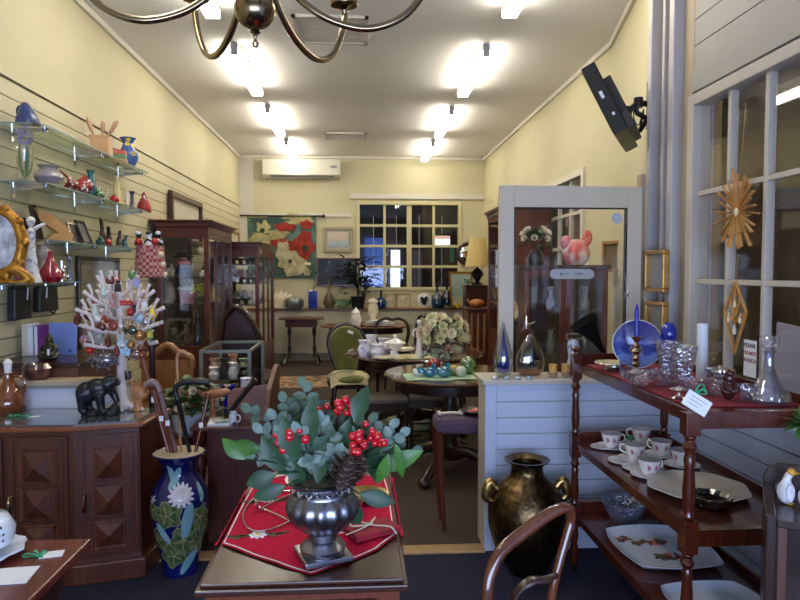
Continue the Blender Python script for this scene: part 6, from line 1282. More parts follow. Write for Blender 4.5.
for px, py, dx, dz, L, W, mi in ((262, 445, -1, .1, .1, .045, 0), (245, 455, -.7, .6, .08, .04, 0), (300, 470, -.2, 1, .14, .05, 1), (312, 460, 0, 1, .15, .06, 1), (318, 470, .1, 1, .16, .055, 1), (355, 408, .3, 1, .1, .05, 1), (378, 465, .9, .4, .13, .05, 0), (370, 440, .2, -.9, .12, .045, 1), (327, 480, .05, -1, .11, .055, 1), (346, 500, .5, -.7, .08, .05, 1), (360, 490, .9, -.2, .1, .05, 1), (285, 482, -.9, -.3, .09, .045, 1), (388, 450, -.3, -1, .09, .035, 0), (275, 470, -.6, -.2, .08, .05, 1), (345, 425, 0, 1, .09, .05, 1), (325, 450, .4, 1, .12, .06, 1), (298, 445, -.4, 1, .12, .06, 1), (305, 475, -.5, 1, .12, .05, 1), (395, 440, .3, -1, .1, .03, 0), (300, 465, -.1, 1, .15, .055, 1), (330, 460, .3, 1, .13, .055, 1), (285, 460, -.5, .8, .12, .05, 1), (360, 450, .5, .8, .1, .05, 1), (310, 430, 0, 1, .12, .05, 1), (290, 445, .1, 1, .12, .05, 1), (340, 440, .2, 1, .1, .045, 1)):
    m.mi = mi; py += 14 if dz > .6 else 4; p = rel(px, py, random.uniform(-.1, .0)); m.leaf(p, (dx, random.uniform(-.3, .1), dz), (-dz*.3, -1, .2), L, W, curl=.25, n=8)
    m.mi = 1; m.tube([O, p*.5+Vector((0, 0, .02)), p], .002, 5, sub=3)
part('broad_leaves', m, [LEAFB, LEAFG], t, label='large glossy green leaves')
random.seed(33)
for ci, (px, py, n_, sp, dy) in enumerate(((350, 412, 5, .022, -.03), (338, 411, 1, .001, -.04), (323, 408, 2, .012, 0), (368, 437, 7, .022, -.05), (380, 442, 3, .015, -.05), (278, 437, 3, .016, -.08), (290, 435, 2, .012, -.08), (285, 446, 2, .012, -.07), (352, 438, 3, .02, -.08), (357, 448, 3, .013, -.09), (300, 434, 2, .014, -.1), (343, 405, 3, .014, -.05), (374, 430, 3, .014, -.06), (366, 423, 1, .001, -.05))):
    p = rel(px, py, dy); m = MB()
    for k in range(n_): q = p+Vector((random.uniform(-sp, sp), random.uniform(-.012, .004), random.uniform(-sp, sp))); m.mi = 0; m.ball(q, random.uniform(.009, .0125), 14, 9); m.mi = 1; m.tube([q, p*.7, O], .001, 4)
    part('berry_cluster', m, [REDB, DARKW], t)
pc = rel(346, 473, -.1); m = MB(); ax = Vector((.35, -.1, .9)).normalized(); R3 = ax.to_track_quat('Z', 'Y').to_matrix(); m.M = Matrix.Translation(pc) @ R3.to_4x4()
m.ball((0, 0, 0), (.026, .026, .052), 12, 8)
for k in range(110):
    f = k/110; z = -.054+.104*f; r = .05*math.sin(PI*min(.97, .12+.86*(1-f)))**.7; a_ = k*2.39996
    m.mi = k % 3 == 0; m.leaf((r*.35*math.cos(a_), r*.35*math.sin(a_), z), (math.cos(a_), math.sin(a_), .35), (0, 0, 1), r*.85, .02, curl=-.15, rnd=True, n=3)
part('pine_cone', m, [mat('cone_brown', '5c463c', rough=.7), mat('cone_tip_brown', 'a08a7c', rough=.7)], t)
part('moss', MB().ball((0, 0, .004), (.084, .084, .026), 20, 10), mat('brown_moss', '3a3424', '55492f', rough=.9, scale=60, bump=.5), t)
# brass tray
l = at(352, 492, Z=TZ+.008); l = Vector((.02, 2.22, TZ+.0075))
vase('brass_tray', 'oval brass rimmed tray behind the urn on the red cloth', 'tray', l, [(0, 0), (.055, .001), (.08, .012), (.085, .016), (.08, .0155), (.055, .005), (0, .004)], mat('bright_brass', 'c8b070', 'a89458', rough=.2, metal=1, scale=8), n=48)
# wire candle holder
t = thing('wire_candle_holder', 'looping silver wire candle holder with small cups left of the urn', 'candle holder', (0, 0, TZ+.009))
def g(px, py): c = at(px, py, Z=TZ+.012); return (c.x, c.y, .003)
P1 = [g(x, y) for x, y in ((300, 492), (272, 491), (252, 500), (243, 515), (248, 528), (262, 531), (282, 525), (300, 514), (318, 505))]
part('wire_loop', MB().tube(P1, .0028, 8, sub=6), SILVER, t)
P2 = [g(x, y) for x, y in ((262, 508), (280, 516), (300, 526), (318, 530), (338, 533), (360, 529), (378, 524))]
part('wire_loop', MB().tube(P2, .0028, 8, sub=6), SILVER, t)
part('wire_loop', MB().tube([g(x, y) for x, y in ((262, 508), (278, 500), (292, 494))], .0028, 8, sub=4), SILVER, t)
for px, py, in ((258, 509), (266, 492), (360, 510), (352, 505)):
    c = g(px, py); part('cup', MB().lathe([(0, 0), (.009, 0), (.01, .028), (.012, .03), (.008, .03), (.008, .004), (0, .004)], 16, c), SILVER, t)
# folded red napkin with ribbon
t = thing('folded_napkin', 'folded red patterned napkin tied with white ribbon at the right of the table', 'napkin', at(372, 535, Z=TZ)+Vector((0, 0, .0095)), rz=.5)
for k in range(3): part('fold', MB().bb(-.075, .075, -.045, .045, .006*k, .006*k+.0055), mat('red_damask', 'a01a2c', '7a1220', rough=.8, scale=50), t, bevel=.002)
part('ribbon', MB().tube([(-.1, -.02, .02), (-.02, 0, .022), (.03, .03, .03), (.0, 0, .023), (.04, -.04, .022), (.05, -.06, .004)], .003, 6, sub=4, flat=.4).tube([(0, 0, .023), (-.04, .035, .03), (-.06, .02, .024), (0, 0, .023)], .003, 6, sub=4, flat=.4), mat('silver_ribbon', 'b8b8a8', rough=.4), t)

# ================================================================ FOREGROUND RIGHT: brass pot, bentwood chair, trolley
BP = at(526, 575, Z=0); BPx, BPy = at(526, 520, Y=3.12).x, 3.11
t = thing('brass_floor_pot', 'large hammered bronze floor pot with two ring handles before the half wall', 'pot', (BPx, BPy, 0))
HAM = mat('hammered_bronze', '7a6240', '463a2a', rough=.3, metal=1, scale=38, bump=.35)
part('body', MB().lathe([(0, 0), (.09, 0), (.095, .015), (.12, .05), (.165, .14), (.19, .24), (.192, .32), (.17, .4), (.12, .46), (.085, .49), (.078, .52), (.082, .545), (.108, .56), (.112, .568), (.1, .568), (.075, .55), (.07, .5), (0, .48)], 56), HAM, t)
for s_ in (-1, 1):
    part('handle', MB().tube([(s_*.15, 0, .42), (s_*.185, 0, .455), (s_*.2, 0, .42), (s_*.205, 0, .38), (s_*.18, 0, .36)], [.016, .017, .02, .018, .014], 10, sub=4, flat=1.3), mat('worn_gilt', 'b09058', rough=.3, metal=1, scale=20, bump=.4), t)
# bentwood chair, back seen from behind at the bottom edge
t = thing('bentwood_chair', 'curved mahogany chair back rising at the bottom edge of the picture', 'chair', (0, 0, 0))
def cp(px, py, Y): c = at(px, py, Y=Y); return (c.x, Y, c.z)
hoop = [cp(482, 640, 1.62), cp(487, 600, 1.63), cp(489, 578, 1.64), cp(500, 553, 1.66), cp(520, 535, 1.69), cp(543, 518, 1.72), cp(560, 509, 1.74), cp(570, 509, 1.75), cp(571, 520, 1.755), cp(567, 535, 1.75), cp(560, 560, 1.74), cp(553, 590, 1.73), cp(545, 640, 1.72)]
CH0 = Vector((.35, 1.7, 0)); t.location = CH0
part('back_hoop', MB().tube([tuple(Vector(p)-CH0) for p in hoop], [.016, .016, .0165, .0175, .018, .0175, .016, .013, .013, .013, .013, .013, .013], 14, sub=6), wood('bentwood_brown', '4c2414', '6c3a22', rough=.15, coat=.8), t)
sp = [cp(500, 640, 1.68), cp(515, 596, 1.69), cp(530, 582, 1.7), cp(545, 580, 1.71), cp(556, 575, 1.725)]
part('carved_rail', MB().tube([tuple(Vector(p)-CH0) for p in sp], [.014, .016, .022, .018, .012], 10, sub=5, flat=.6), MAHOGD, t)
sc_ = [tuple(Vector(cp(*q))-CH0) for q in ((482, 640, 1.62), (545, 640, 1.72))]
sx0, sx1 = sc_[0][0], sc_[1][0]
part('seat', MB().lathe([(0, .43), (.2, .43), (.215, .45), (.2, .475), (0, .48)], 32, (.03, -.22, 0)), MAHOGD, t)
part('leg', MB().tube([sc_[0], (sx0, -.08, .45), (sx0-.02, -.02, 0)], [.016, .017, .014], 10, sub=3), MAHOGD, t); part('leg', MB().tube([sc_[1], (sx1+.02, 0, .45), (sx1+.05, .06, 0)], [.013, .017, .014], 10, sub=3), MAHOGD, t)
for x in (-.12, .18): part('leg', MB().tube([(x, -.36, .43), (x*1.1, -.4, 0)], [.018, .014], 10), MAHOGD, t)

# trolley (three tier whatnot)
QX0, QX1, QY0, QY1 = 1.075, 1.53, 2.0, 3.1
Z1, Z2, Z3 = 1.045, .655, .30
TW = wood('trolley_mahogany', '3e160d', '56230f', rough=.25, coat=.5)
t = thing('whatnot_trolley', 'three tier mahogany stand with turned posts at the right', 'stand', (QX0, QY0, 0)); W_, D_ = QX1-QX0, QY1-QY0
def tpost(x, y, knob):
    b_ = .024; m = MB()
    for z, h0, h1 in ((Z1, .075, .045 if knob else .0), (Z2, .075, .035), (Z3, .07, .035)): m.bb(x-b_, x+b_, y-b_, y+b_, z-h0, z+h1)
    def seg(a_, b2): h = b2-a_; m.lathe([(.014, a_), (.021, a_+.012), (.015, a_+.03), (.019, a_+.045), (.021, a_+h*.3), (.016, a_+h*.62), (.019, a_+h*.72), (.014, a_+h*.78), (.023, a_+h*.86), (.014, b2-.018), (.021, b2-.006), (.016, b2)], 18, (x, y, 0))
    seg(Z2+.035, Z1-.075); seg(Z3+.035, Z2-.075); m.lathe([(.012, .03), (.018, .06), (.024, .1), (.016, .14), (.022, .18), (.018, Z3-.07)], 16, (x, y, 0))
    if knob: m.lathe([(.02, Z1+.045), (.012, Z1+.052), (.012, Z1+.06), (.026, Z1+.07), (.024, Z1+.08), (.012, Z1+.086), (0, Z1+.088)], 18, (x, y, 0))
    return m
for x, y, kn in ((.0, .0, 0), (0, D_, 1), (W_, 0, 0), (W_, D_, 1)):
    p_ = part('post', tpost(x, y, kn), TW, t, bevel=.002); part('caster', MB().lathe([(0, -.011), (.022, -.011), (.022, .011), (0, .011)], 16, (x, y, .022), R=Rm('X', PI/2)).cyl((x, y, .02), .008, .02), BRASS, p_)
for z in (Z1, Z2, Z3):
    part('shelf', MB().bb(.006, W_-.006, .006, D_-.006, z-.016, z), TW, t, bevel=.004)
    part('rail', MB().bb(-.006, .006, .024, D_-.024, z-.035, z+.001).bb(-.008, -.004, .024, D_-.024, z-.012, z+.003), TW, t)
    part('rail', MB().bb(.024, W_-.024, -.008, .008, z-.055, z), TW, t); part('rail', MB().bb(W_-.006, W_+.006, .024, D_-.024, z-.035, z+.03), TW, t); part('rail', MB().bb(.024, W_-.024, D_-.008, D_+.008, z-.03, z+.05), TW, t)
m = MB().sheet(lambda u, v: (QX0+.03+(W_-.06)*u, QY0+.06+(D_-.11)*v, Z1+.004+.0008*math.sin(20*v)), 8, 20, .003); solo('red_runner', m, MAROON, 'deep red cloth runner on the top shelf of the mahogany stand', 'cloth')
RZ = Z1+.0055
def on(px, py, z=RZ): return at(px, py, Z=z)
def plate_prof(r, h=.014): return [(0, 0), (r*.5, 0), (r*.62, .003), (r, h), (r*.985, h+.002), (r*.6, .006), (0, .004)]
# back row on the top shelf
vase('silver_dish', 'shallow silver dish with scalloped rim near the far end of the top shelf', 'dish', Vector((1.17, 2.87, RZ)), [(0, 0), (.04, 0), (.03, .012), (.05, .02), (.085, .032), (.083, .035), (.04, .024), (0, .022)], SILVER, n=48, flute=.03, nf=12)
c = at(637, 338, Y=2.93)
t = thing('blue_plate', 'large cobalt blue plate with pale scene standing upright on the top shelf', 'plate', (c.x, 2.93, RZ+.098), rot=(-.12, 0, -.25)); t.scale = (1.12, 1.12, 1.12); t.location.z = RZ+.11
pp = [(0, 0), (.06, 0), (.066, .004), (.1, .012), (.1, .016), (.063, .009), (0, .006)]
def coscol():
    m = bpy.data.materials.new('cobalt_scene'); m.use_nodes = True; nt = m.node_tree; b_ = nt.nodes['Principled BSDF']; tc = nt.nodes.new('ShaderNodeTexCoord'); sp_ = nt.nodes.new('ShaderNodeSeparateXYZ'); nz = nt.nodes.new('ShaderNodeTexNoise'); nz.inputs['Scale'].default_value = 22
    nt.links.new(tc.outputs['Object'], nz.inputs['Vector']); nt.links.new(tc.outputs['Object'], sp_.inputs[0]); ad = nt.nodes.new('ShaderNodeMath'); ad.operation = 'MULTIPLY_ADD'; ad.inputs[1].default_value = .12; nt.links.new(nz.outputs['Fac'], ad.inputs[0]); nt.links.new(sp_.outputs['Z'], ad.inputs[2])
    cr = nt.nodes.new('ShaderNodeValToRGB'); e = cr.color_ramp.elements; e[0].position = -.0; e[0].color = rgb('6c8ad4'); e[1].position = .028; e[1].color = rgb('1c38a4')
    for p, c_ in ((.05, '10208a'), (.07, '3a5ab8'), (.08, '0e1c86'), (.16, '0c1674')): k = e.new(p); k.color = rgb(c_)
    nt.links.new(ad.outputs[0], cr.inputs[0]); nt.links.new(cr.outputs[0], b_.inputs['Base Color']); b_.inputs['Roughness'].default_value = .12; b_.inputs['Coat Weight'].default_value = .6; return m
part('plate', MB().lathe(pp, 48, R=Rm('X', PI/2)), coscol(), t); part('rim', MB().tube([(.1*math.cos(a_), -.015, .1*math.sin(a_)) for a_ in [2*PI*k/48 for k in range(48)]], .0018, 6, closed=True), WHITE, t)
m = MB(); [m.tube([(s_*.04, -.02, -.098), (s_*.04, .0, -.095), (s_*.04, .03, -.07), (s_*.03, .05, -.1)], .003, 6) for s_ in (-1, 1)]; m.tube([(-.04, .03, -.07), (.04, .03, -.07)], .003, 6)
part('stand', m, BLACK, t)
c = at(638, 360, Y=2.72)
t = thing('candlestick', 'ornate brass candlestick holding a blue candle in front of the blue plate', 'candlestick', (c.x, 2.74, RZ))
part('stem', MB().lathe([(0, 0), (.035, 0), (.036, .008), (.015, .018), (.01, .03), (.018, .045), (.01, .055), (.016, .07), (.009, .085), (.02, .1), (.01, .115), (.014, .125), (.008, .14), (.018, .155), (.02, .165), (.012, .168), (0, .168)], 24), mat('old_brass_silver', '9c8460', 'b8a88c', rough=.2, metal=1, scale=30, bump=.2), t)
for s_ in (-1, 1): part('arm', MB().tube([(0, 0, .1), (s_*.02, 0, .085), (s_*.028, 0, .105), (s_*.02, 0, .12), (s_*.012, 0, .11)], .003, 6, sub=4), mat('old_brass_silver'), t)
part('candle', MB().lathe([(.0095, .165), (.0095, .245), (.0085, .28), (.004, .305), (0, .31)], 16), mat('blue_wax', '1c2c9c', rough=.3), t)
vase('blue_lidded_pot', 'small dark blue rounded pot behind the tall crystal vases', 'pot', Vector((at(672, 335, Y=2.75).x, 2.78, RZ)), [(0, 0), (.03, 0), (.035, .02), (.02, .06), (.022, .12), (.034, .16), (.032, .2), (.015, .222), (0, .225)], COBALT)
for i, (px, Y, lb, h_) in enumerate(((668, 2.5, 'left one of two tall cut crystal vases on the top shelf', .17), (683, 2.38, 'right one of two tall cut crystal vases on the top shelf', .165))):
    vase('crystal_vase', lb, 'vase', Vector((at(px, 370, Y=Y).x, Y, RZ)), [(0, 0), (.032, 0), (.035, .008), (.03, .03), (.036, h_*.5), (.05, h_), (.047, h_), (.032, h_*.5), (.025, .03), (0, .02)], CRYST, n=40, flute=.05, nf=10)
vase('pillar_candle', 'thick white pillar candle on the top shelf in front of the window', 'candle', Vector((at(702, 350, Y=2.62).x+.0, 2.62, RZ)), [(0, 0), (.022, 0), (.022, .225), (.02, .23), (.012, .228), (0, .224)], mat('white_wax', 'd8dde2', rough=.4))
for i, (px, py, r, h_, lb) in enumerate(((638, 385, .07, .055, 'wide cut crystal bowl at the left of the top shelf'), (662, 385, .062, .06, 'cut crystal bowl in the middle of the top shelf'), (690, 392, .05, .05, 'small cut crystal bowl with warm glints at the right of the two larger bowls'), (722, 385, .032, .06, 'small crystal tumbler left of the brown figurine'), (745, 400, .03, .055, 'crystal glass at the front by the brown figurine'))):
    l = on(px, py); vase('crystal_bowl', lb, 'bowl', Vector((min(l.x, QX1-.07), l.y, RZ)), [(0, 0), (r*.45, 0), (r*.5, .006), (r*.55, .014), (r*.9, h_*.6), (r, h_), (r*.95, h_), (r*.8, h_*.55), (r*.4, .016), (0, .014)], CRYST, n=48, flute=.035, nf=16)
l = on(676, 398); t = thing('silver_candle_cup', 'little silver footed cup at the front corner of the top shelf', 'cup', Vector((l.x+.01, l.y, RZ))); part('cup', MB().lathe([(0, 0), (.025, 0), (.008, .01), (.006, .02), (.03, .032), (.028, .034), (0, .024)], 24), SILVER, t)
# brown figurine
l = on(735, 402); t = thing('dark_figurine', 'dark brown carved seated figure on the top shelf beside the decanter', 'figurine', Vector((l.x, 2.16, RZ)))
m = MB().ball((0, 0, .035), (.024, .022, .036)); m.ball((0, 0, .075), (.02, .02, .018)); m.ball((.0, -.006, .095), (.017, .016, .015)); m.tube([(.02, 0, .06), (.028, -.015, .035), (.01, -.024, .03)], [.008, .007, .006], 8, sub=3); m.tube([(-.02, 0, .06), (-.028, -.015, .035), (-.01, -.024, .03)], [.008, .007, .006], 8, sub=3)
part('body', m, mat('dark_red_brown', '2c1210', '45201a', rough=.2), t, remesh=.0032)
m = MB().lathe([(0, 0), (.045, 0), (.05, .03), (.048, .075), (.052, .08), (.04, .085), (.0, .085)], 30); t = thing('glass_jar', 'clear glass jar with silvery lid beside the decanter', 'jar', Vector((1.33, 2.27, RZ))); part('jar', m, CRYST, t); part('lid', MB().lathe([(.05, .085), (.05, .092), (.01, .098), (.008, .105), (0, .106)], 24), SILVER, t)
dc = Vector((at(772, 390, Y=2.1).x, 2.12, RZ))
t = thing('crystal_decanter', 'tall clear ship decanter with faceted stopper at the right of the top shelf', 'decanter', dc); t.scale = (1, 1, 1.22)
part('body', MB().lathe([(0, 0), (.065, 0), (.07, .01), (.06, .03), (.035, .06), (.018, .095), (.0155, .13), (.02, .145), (.016, .145), (.012, .13), (.014, .095), (.03, .06), (.05, .03), (0, .012)], 40), glass('decanter_glass', 'e6e6ee', refl=.12, body='c8c8dc', bodyfac=.03), t)
part('stopper', MB().lathe([(.011, .145), (.014, .15), (.032, .16), (.034, .175), (.03, .186), (0, .188)], 14), CRYST, t)
part('base_band', MB().lathe([(.068, .002), (.073, .01), (.066, .024), (.06, .03), (.062, .01)], 40, flute=.03, nf=14), CRYST, t)
# price tag with green ribbon hanging over the near corner
l = at(694, 402, Y=1.985)
t = thing('price_tag', 'white price card with green ribbon hanging from the near corner of the stand', 'tag', (l.x, 1.967, l.z), rot=(0, .55, 0)); part('card', MB().bb(-.045, .045, -.001, .001, -.026, .026), PAPER, t)
m = MB(); [m.bb(-.03, .03-.01*k, -.0018, -.001, .012-.012*k, .014-.012*k) for k in range(3)]; part('written_lines', m, GREYB, t)
part('ribbon', MB().tube([(-.02, .0, .026), (-.02, .01, .045), (0, .03, .065), (.02, .045, .06)], .004, 6, sub=4, flat=.5).tube([(-.02, .0, .026), (.01, .0, .04), (.0, .01, .05), (-.02, 0, .026)], .004, 6, sub=4, flat=.5), GREENR, t)
# tea cups on the middle shelf
def teaset(loc, rz, label, first):
    if first: return dup(first, loc, rz, label, 'teacups on the middle shelf')
    t = thing('teacup', label, 'cup', loc, rz, 'teacups on the middle shelf'); t.scale = (1.3, 1.3, 1.3); pr = [(0, .0), (.018, .0), (.02, .005), (.03, .025), (.036, .052), (.034, .052), (.027, .022), (0, .006)]
    m = MB().lathe(pr, 28); m.mi = 1; [decal(m, pr[1:5], a_, .03, blob(.008, 8, .7, 1.2, .3, 3)) for a_ in (-2.3, -1.6, -.9, -.2, .6, 1.6, 2.6)]; m.mi = 2; m.lathe([(.036, .0505), (.037, .052), (.0335, .0525), (.0335, .051)], 28)
    part('cup', m, [WHITE, mat('pink_sprig', 'c0708c', rough=.3), mat('grey_rim', '8c8c98', rough=.3)], t); part('handle', MB().tube([(.033, 0, .045), (.05, 0, .042), (.05, 0, .022), (.028, 0, .016)], .0028, 7, sub=4), WHITE, t); return t
def saucer(loc, label, r, first=None, group='saucers on the middle shelf'):
    return vase('saucer', label, 'saucer', loc, plate_prof(r, .011), mat('white_sprig_plate', 'd9d9e0', 'b8a8b8', rough=.15, scale=30, lo=.55, hi=.7, coat=.5), n=36, group=group)
cups = [(613, 438, 'teacup at the far left of the middle shelf'), (643, 433, 'farthest back teacup on the middle shelf'), (637, 450, 'teacup next to the green ribbon on the middle shelf'), (663, 446, 'teacup at the right of the green ribbon, before the back rail'), (651, 466, 'nearest teacup on the middle shelf'), (684, 456, 'teacup half hidden by the near turned post')]
F = None
for i, (px, py, lb) in enumerate(cups):
    l = at(px-2, py+8, Z=Z2+.01); 
    saucer(Vector((l.x, l.y, Z2)), 'white saucer under the '+lb, .074)
    F2 = teaset(Vector((l.x, l.y, Z2+.0065)), (0, 2.6, 2.4, 2.2, .3, 1)[i], 'pink sprigged white '+lb, F); F = F or F2
for i, (px, py, r, lb) in enumerate(((602, 441, .055, 'white tea plate left of the far left teacup'), (624, 455, .07, 'white tea plate overlapping the front edge between two teacups'), (640, 462, .075, 'white tea plate beside the nearest teacup'), (672, 470, .0, ''))):
    if r: l = at(px, py+7, Z=Z2); vase('tea_plate', lb, 'plate', Vector((max(l.x, QX0+.02+r*.6), l.y, Z2-.0)), plate_prof(r, .008), mat('white_sprig_plate'), n=36)
l = at(626, 443, Z=Z2); m = MB(); [m.tube([(0, 0, .01), (.008*math.cos(a_), .008*math.sin(a_), .04), (.014*math.cos(a_), .012*math.sin(a_), .015)], .0025, 5, sub=3) for a_ in (0, 1.6, 3.2, 4.7)]; solo('green_ribbon', m, GREENR, 'green ribbon bow between the teacups on the middle shelf', 'ribbon', Vector((l.x+.01, l.y-.03, Z2+.006)))
vase('oval_platter', 'large oval cream platter at the near end of the middle shelf', 'platter', Vector((1.3, 2.36, Z2)), [(r*1.0, z) for r, z in plate_prof(.185, .022)], mat('cream_platter', 'cfc9c0', 'c0b498', rough=.2, scale=12, lo=.6, hi=.8, coat=.4), n=48, flute=.03, nf=8)
m = MB().lathe([(0, 0), (.05, 0), (.07, .02), (.075, .035), (.072, .036), (.06, .02), (0, .008)], 36, flute=.06, nf=12); solo('silver_bonbon_dish', m, mat('tarnished_silver', 'b0b0b0', '505048', rough=.2, metal=1, scale=30, bump=.3), 'pierced silver bonbon dish with dark pattern standing on the oval platter', 'dish', Vector((1.26, 2.2, Z2+.0065)))
# bottom shelf
vase('crystal_bowl', 'deep cut crystal bowl at the far end of the bottom shelf', 'bowl', Vector((at(624, 505, Y=2.96).x, 2.96, Z3)), [(0, 0), (.055, 0), (.07, .03), (.09, .06), (.105, .1), (.1, .1), (.08, .05), (0, .02)], glass('blue_crystal', 'c0c8dc', refl=.28, bump=1.0, scale=45, body='a0a8c4', bodyfac=.2), n=48, flute=.03, nf=16)
def tray(name, label, cx_, cy_, a_, b_, rz, z0=Z3):
    t = thing(name, label, 'tray', (cx_, cy_, z0), rz)
    def fn(u, v):
        X = (u-.5)*2; Y = (v-.5)*2; x = a_*X*math.sqrt(1-.28*Y*Y); y = b_*Y*math.sqrt(1-.28*X*X); e = max(abs(X), abs(Y)); return (x, y, .004+.028*max(0, (e-.72)/.28)**1.5)
    m = MB().sheet(fn, 28, 28, .003); part('tray', m, mat('white_tray', 'c6cfe2', rough=.25, coat=.4), t); return t
t = tray('floral_tray', 'white rectangular tray with red and green flower sprays on the bottom shelf', 1.29, 2.62, .2, .22, 0)
m = MB(); random.seed(6)
for cx_, cy_, s_ in ((-.01, .08, 1.2), (.02, -.06, 1.2), (-.12, .13, .6)):
    for k in range(int(22*s_)): m.mi = (0, 1, 1, 2)[k % 4]; px_, py_ = cx_+random.uniform(-.06, .06)*s_, cy_+random.uniform(-.022, .022); m.slab([(px_+x, py_+y) for x, y in blob(.011, 8, 1.4, .7, .2, 3, 0, k)], .004, .0055+.0002*k)
part('flower_spray', m, [CORAL, mat('dull_green'), MAROON], t)
tray('plain_tray', 'plain white rectangular tray at the near end of the bottom shelf', 1.27, 2.17, .17, .13, .05)

# half wall top: art glass, candles, gramophone
HZ = .925
def hw(px, Y=3.47): return Vector((at(px, 375, Y=Y).x, Y, HZ))
t = thing('glass_teardrop', 'tall teardrop art glass with blue and green core on the half wall', 'ornament', hw(503, 3.45))
OUT = glass('art_glass_shell', 'd8e4ea', refl=.2); TD = [(0, 0), (.03, 0), (.045, .03), (.055, .075), (.052, .12), (.035, .19), (.018, .25), (.006, .3), (0, .31)]
part('shell', MB().lathe(TD, 32), OUT, t); part('blue_core', MB().lathe([(0, .02), (.03, .03), (.036, .07), (.025, .13), (.012, .2), (.004, .26), (0, .27)], 20), glass('core_blue', '2030a0', refl=.1, body='182490', bodyfac=.85), t); part('green_core', MB().ball((-.022, -.01, .09), (.014, .014, .035)), glass('core_green', '60a030', refl=.1, body='508a20', bodyfac=.85), t)
t = thing('glass_teardrop', 'broad amber rimmed art glass with teal core behind the teardrop on the half wall', 'ornament', hw(530, 3.5)); t.scale = (1.4, 1.2, 1.0)
part('shell', MB().lathe([(0, 0), (.04, 0), (.055, .03), (.06, .08), (.05, .13), (.03, .18), (.014, .22), (0, .235)], 32, sx=1, sy=.6), glass('amber_shell', 'd8c8a0', refl=.18), t); part('teal_core', MB().ball((.0, 0, .09), (.028, .02, .06)), glass('core_teal', '205c80', refl=.1, body='184a70', bodyfac=.8), t); part('amber_flecks', MB().lathe([(.03, .008), (.048, .03), (.04, .03), (.025, .012)], 24, sy=.6), mat('amber_fleck', 'b06a28', 'e0a050', rough=.2, scale=40), t)
for i, (px, lb) in enumerate(((495, 'clear glass pebble under the teardrop, far left on the half wall'), (507, 'clear glass pebble in front of the teardrop'), (518, 'clear glass pebble between the teardrop and its amber neighbour'), (529, 'clear glass pebble in front of the amber art glass'))):
    solo('glass_pebble', MB().ball((0, 0, .008), (.018, .014, .009)), glass('ice_glass', 'c8dcf4', refl=.4, body='b8ccf0', bodyfac=.3), lb, 'glass pebble', hw(px, 3.37), group='glass pebbles on the half wall edge')
for i, (px, lb) in enumerate(((553, 'left one of two gold pillar candles in a glass holder'), (565, 'right one of two gold pillar candles, beside the turned post knob'))):
    t = thing('candle_holder', ('left', 'right')[i]+' clear glass candle holder on the half wall under a gold candle', 'candle holder', hw(px+.5*i, 3.42)); part('glass_cup', MB().lathe([(0, 0), (.026, 0), (.024, .01), (.03, .028), (.027, .028), (.02, .01), (0, .008)], 20), CRYST, t)
    t = thing('gold_candle', lb, 'candle', hw(px+.5*i, 3.42)+Vector((0, 0, .010))); part('wax', MB().cyl((0, 0, 0), .022, .062, 20), mat('gold_wax', 'c89a50', rough=.4), t); part('wick', MB().tube([(0, 0, .06), (.001, 0, .072)], .0012, 5), BLACK, t)
# gramophone with black horn on the half wall
gx = hw(611, 3.48)
t = thing('gramophone', 'small gramophone with black horn on the half wall behind the stand', 'gramophone', gx)
part('box', MB().bb(-.05, .05, -.05, .05, 0, .045), DARKW, t, bevel=.004)
hd = Vector((at(584, 322, Y=3.48).x-gx.x, 0, at(584, 322, Y=3.48).z-HZ)); h0 = Vector((.01, 0, .05)); ax = (hd-h0); Lh = ax.length; R3 = ax.to_track_quat('Z', 'Y').to_matrix()
part('horn', MB().lathe([(.008, 0), (.011, Lh*.25), (.02, Lh*.5), (.04, Lh*.75), (.085, Lh*1.02), (.083, Lh*1.02), (.036, Lh*.74), (0, Lh*.5)], 28, tuple(h0), R=R3), mat('satin_black', '08080a', rough=.7, spec=.2), t); part('tone_arm', MB().tube([(.01, 0, .05), (.03, 0, .06), (.04, 0, .045)], .006, 8, sub=3), BRASS, t)
vase('china_dog_dish', 'pale round china dish behind the gramophone horn', 'dish', hw(596, 3.5)+Vector((0, .0, 0)), [(0, 0), (.03, 0), (.05, .03), (.045, .06), (.02, .075), (0, .078)], mat('pale_china', 'b8b8a4', 'a0a088', rough=.2, scale=8))
vase('stacked_white_pot', 'tall white jar with blue pattern on the half wall behind the glass door', 'jar', hw(573, 3.5), [(0, 0), (.03, 0), (.035, .06), (.025, .1), (.034, .16), (.03, .19), (.0, .2)], mat('jar_blue_white', 'c4c8dc', '5a64b0', rough=.2, scale=14, lo=.55, hi=.62))

# glazed door standing open behind the half wall
d0, d1 = at(500, 183, Y=3.66), at(640, 187, Y=3.72)
DW = d1.x-d0.x; DH = 2.0
t = bpy.data.objects.new('door_1', None); COL.objects.link(t); t['kind'] = 'structure'; t.location = (d0.x, 3.68, 0); t.rotation_euler = (0, 0, .03)
DM = mat('door_paint', 'd0c4b2', 'c9bdab', rough=.4, scale=2)
m = MB(); m.bb(0, .085, -.02, .02, .03, DH); m.bb(DW-.09, DW, -.02, .02, .03, DH); m.bb(.085, DW-.09, -.02, .02, DH-.125, DH); m.bb(.085, DW-.09, -.02, .02, .03, .3); part('door_frame', m, DM, t, bevel=.003)
m = MB().bb(.083, .09, -.012, .012, .3, DH-.125); m.bb(DW-.096, DW-.089, -.021, .012, .3, DH-.125); m.bb(.09, DW-.096, -.012, .012, DH-.131, DH-.124); part('gasket', m, BLACK, t)
part('pane', MB().bb(.09, DW-.096, -.003, .003, .3, DH-.13), PANE, t)
a_, b_ = at(550, 279, Y=3.68), at(595, 269, Y=3.68)
x0, x1, z0, z1 = a_.x-d0.x, b_.x-d0.x, a_.z, b_.z; r_ = (z1-z0)/2
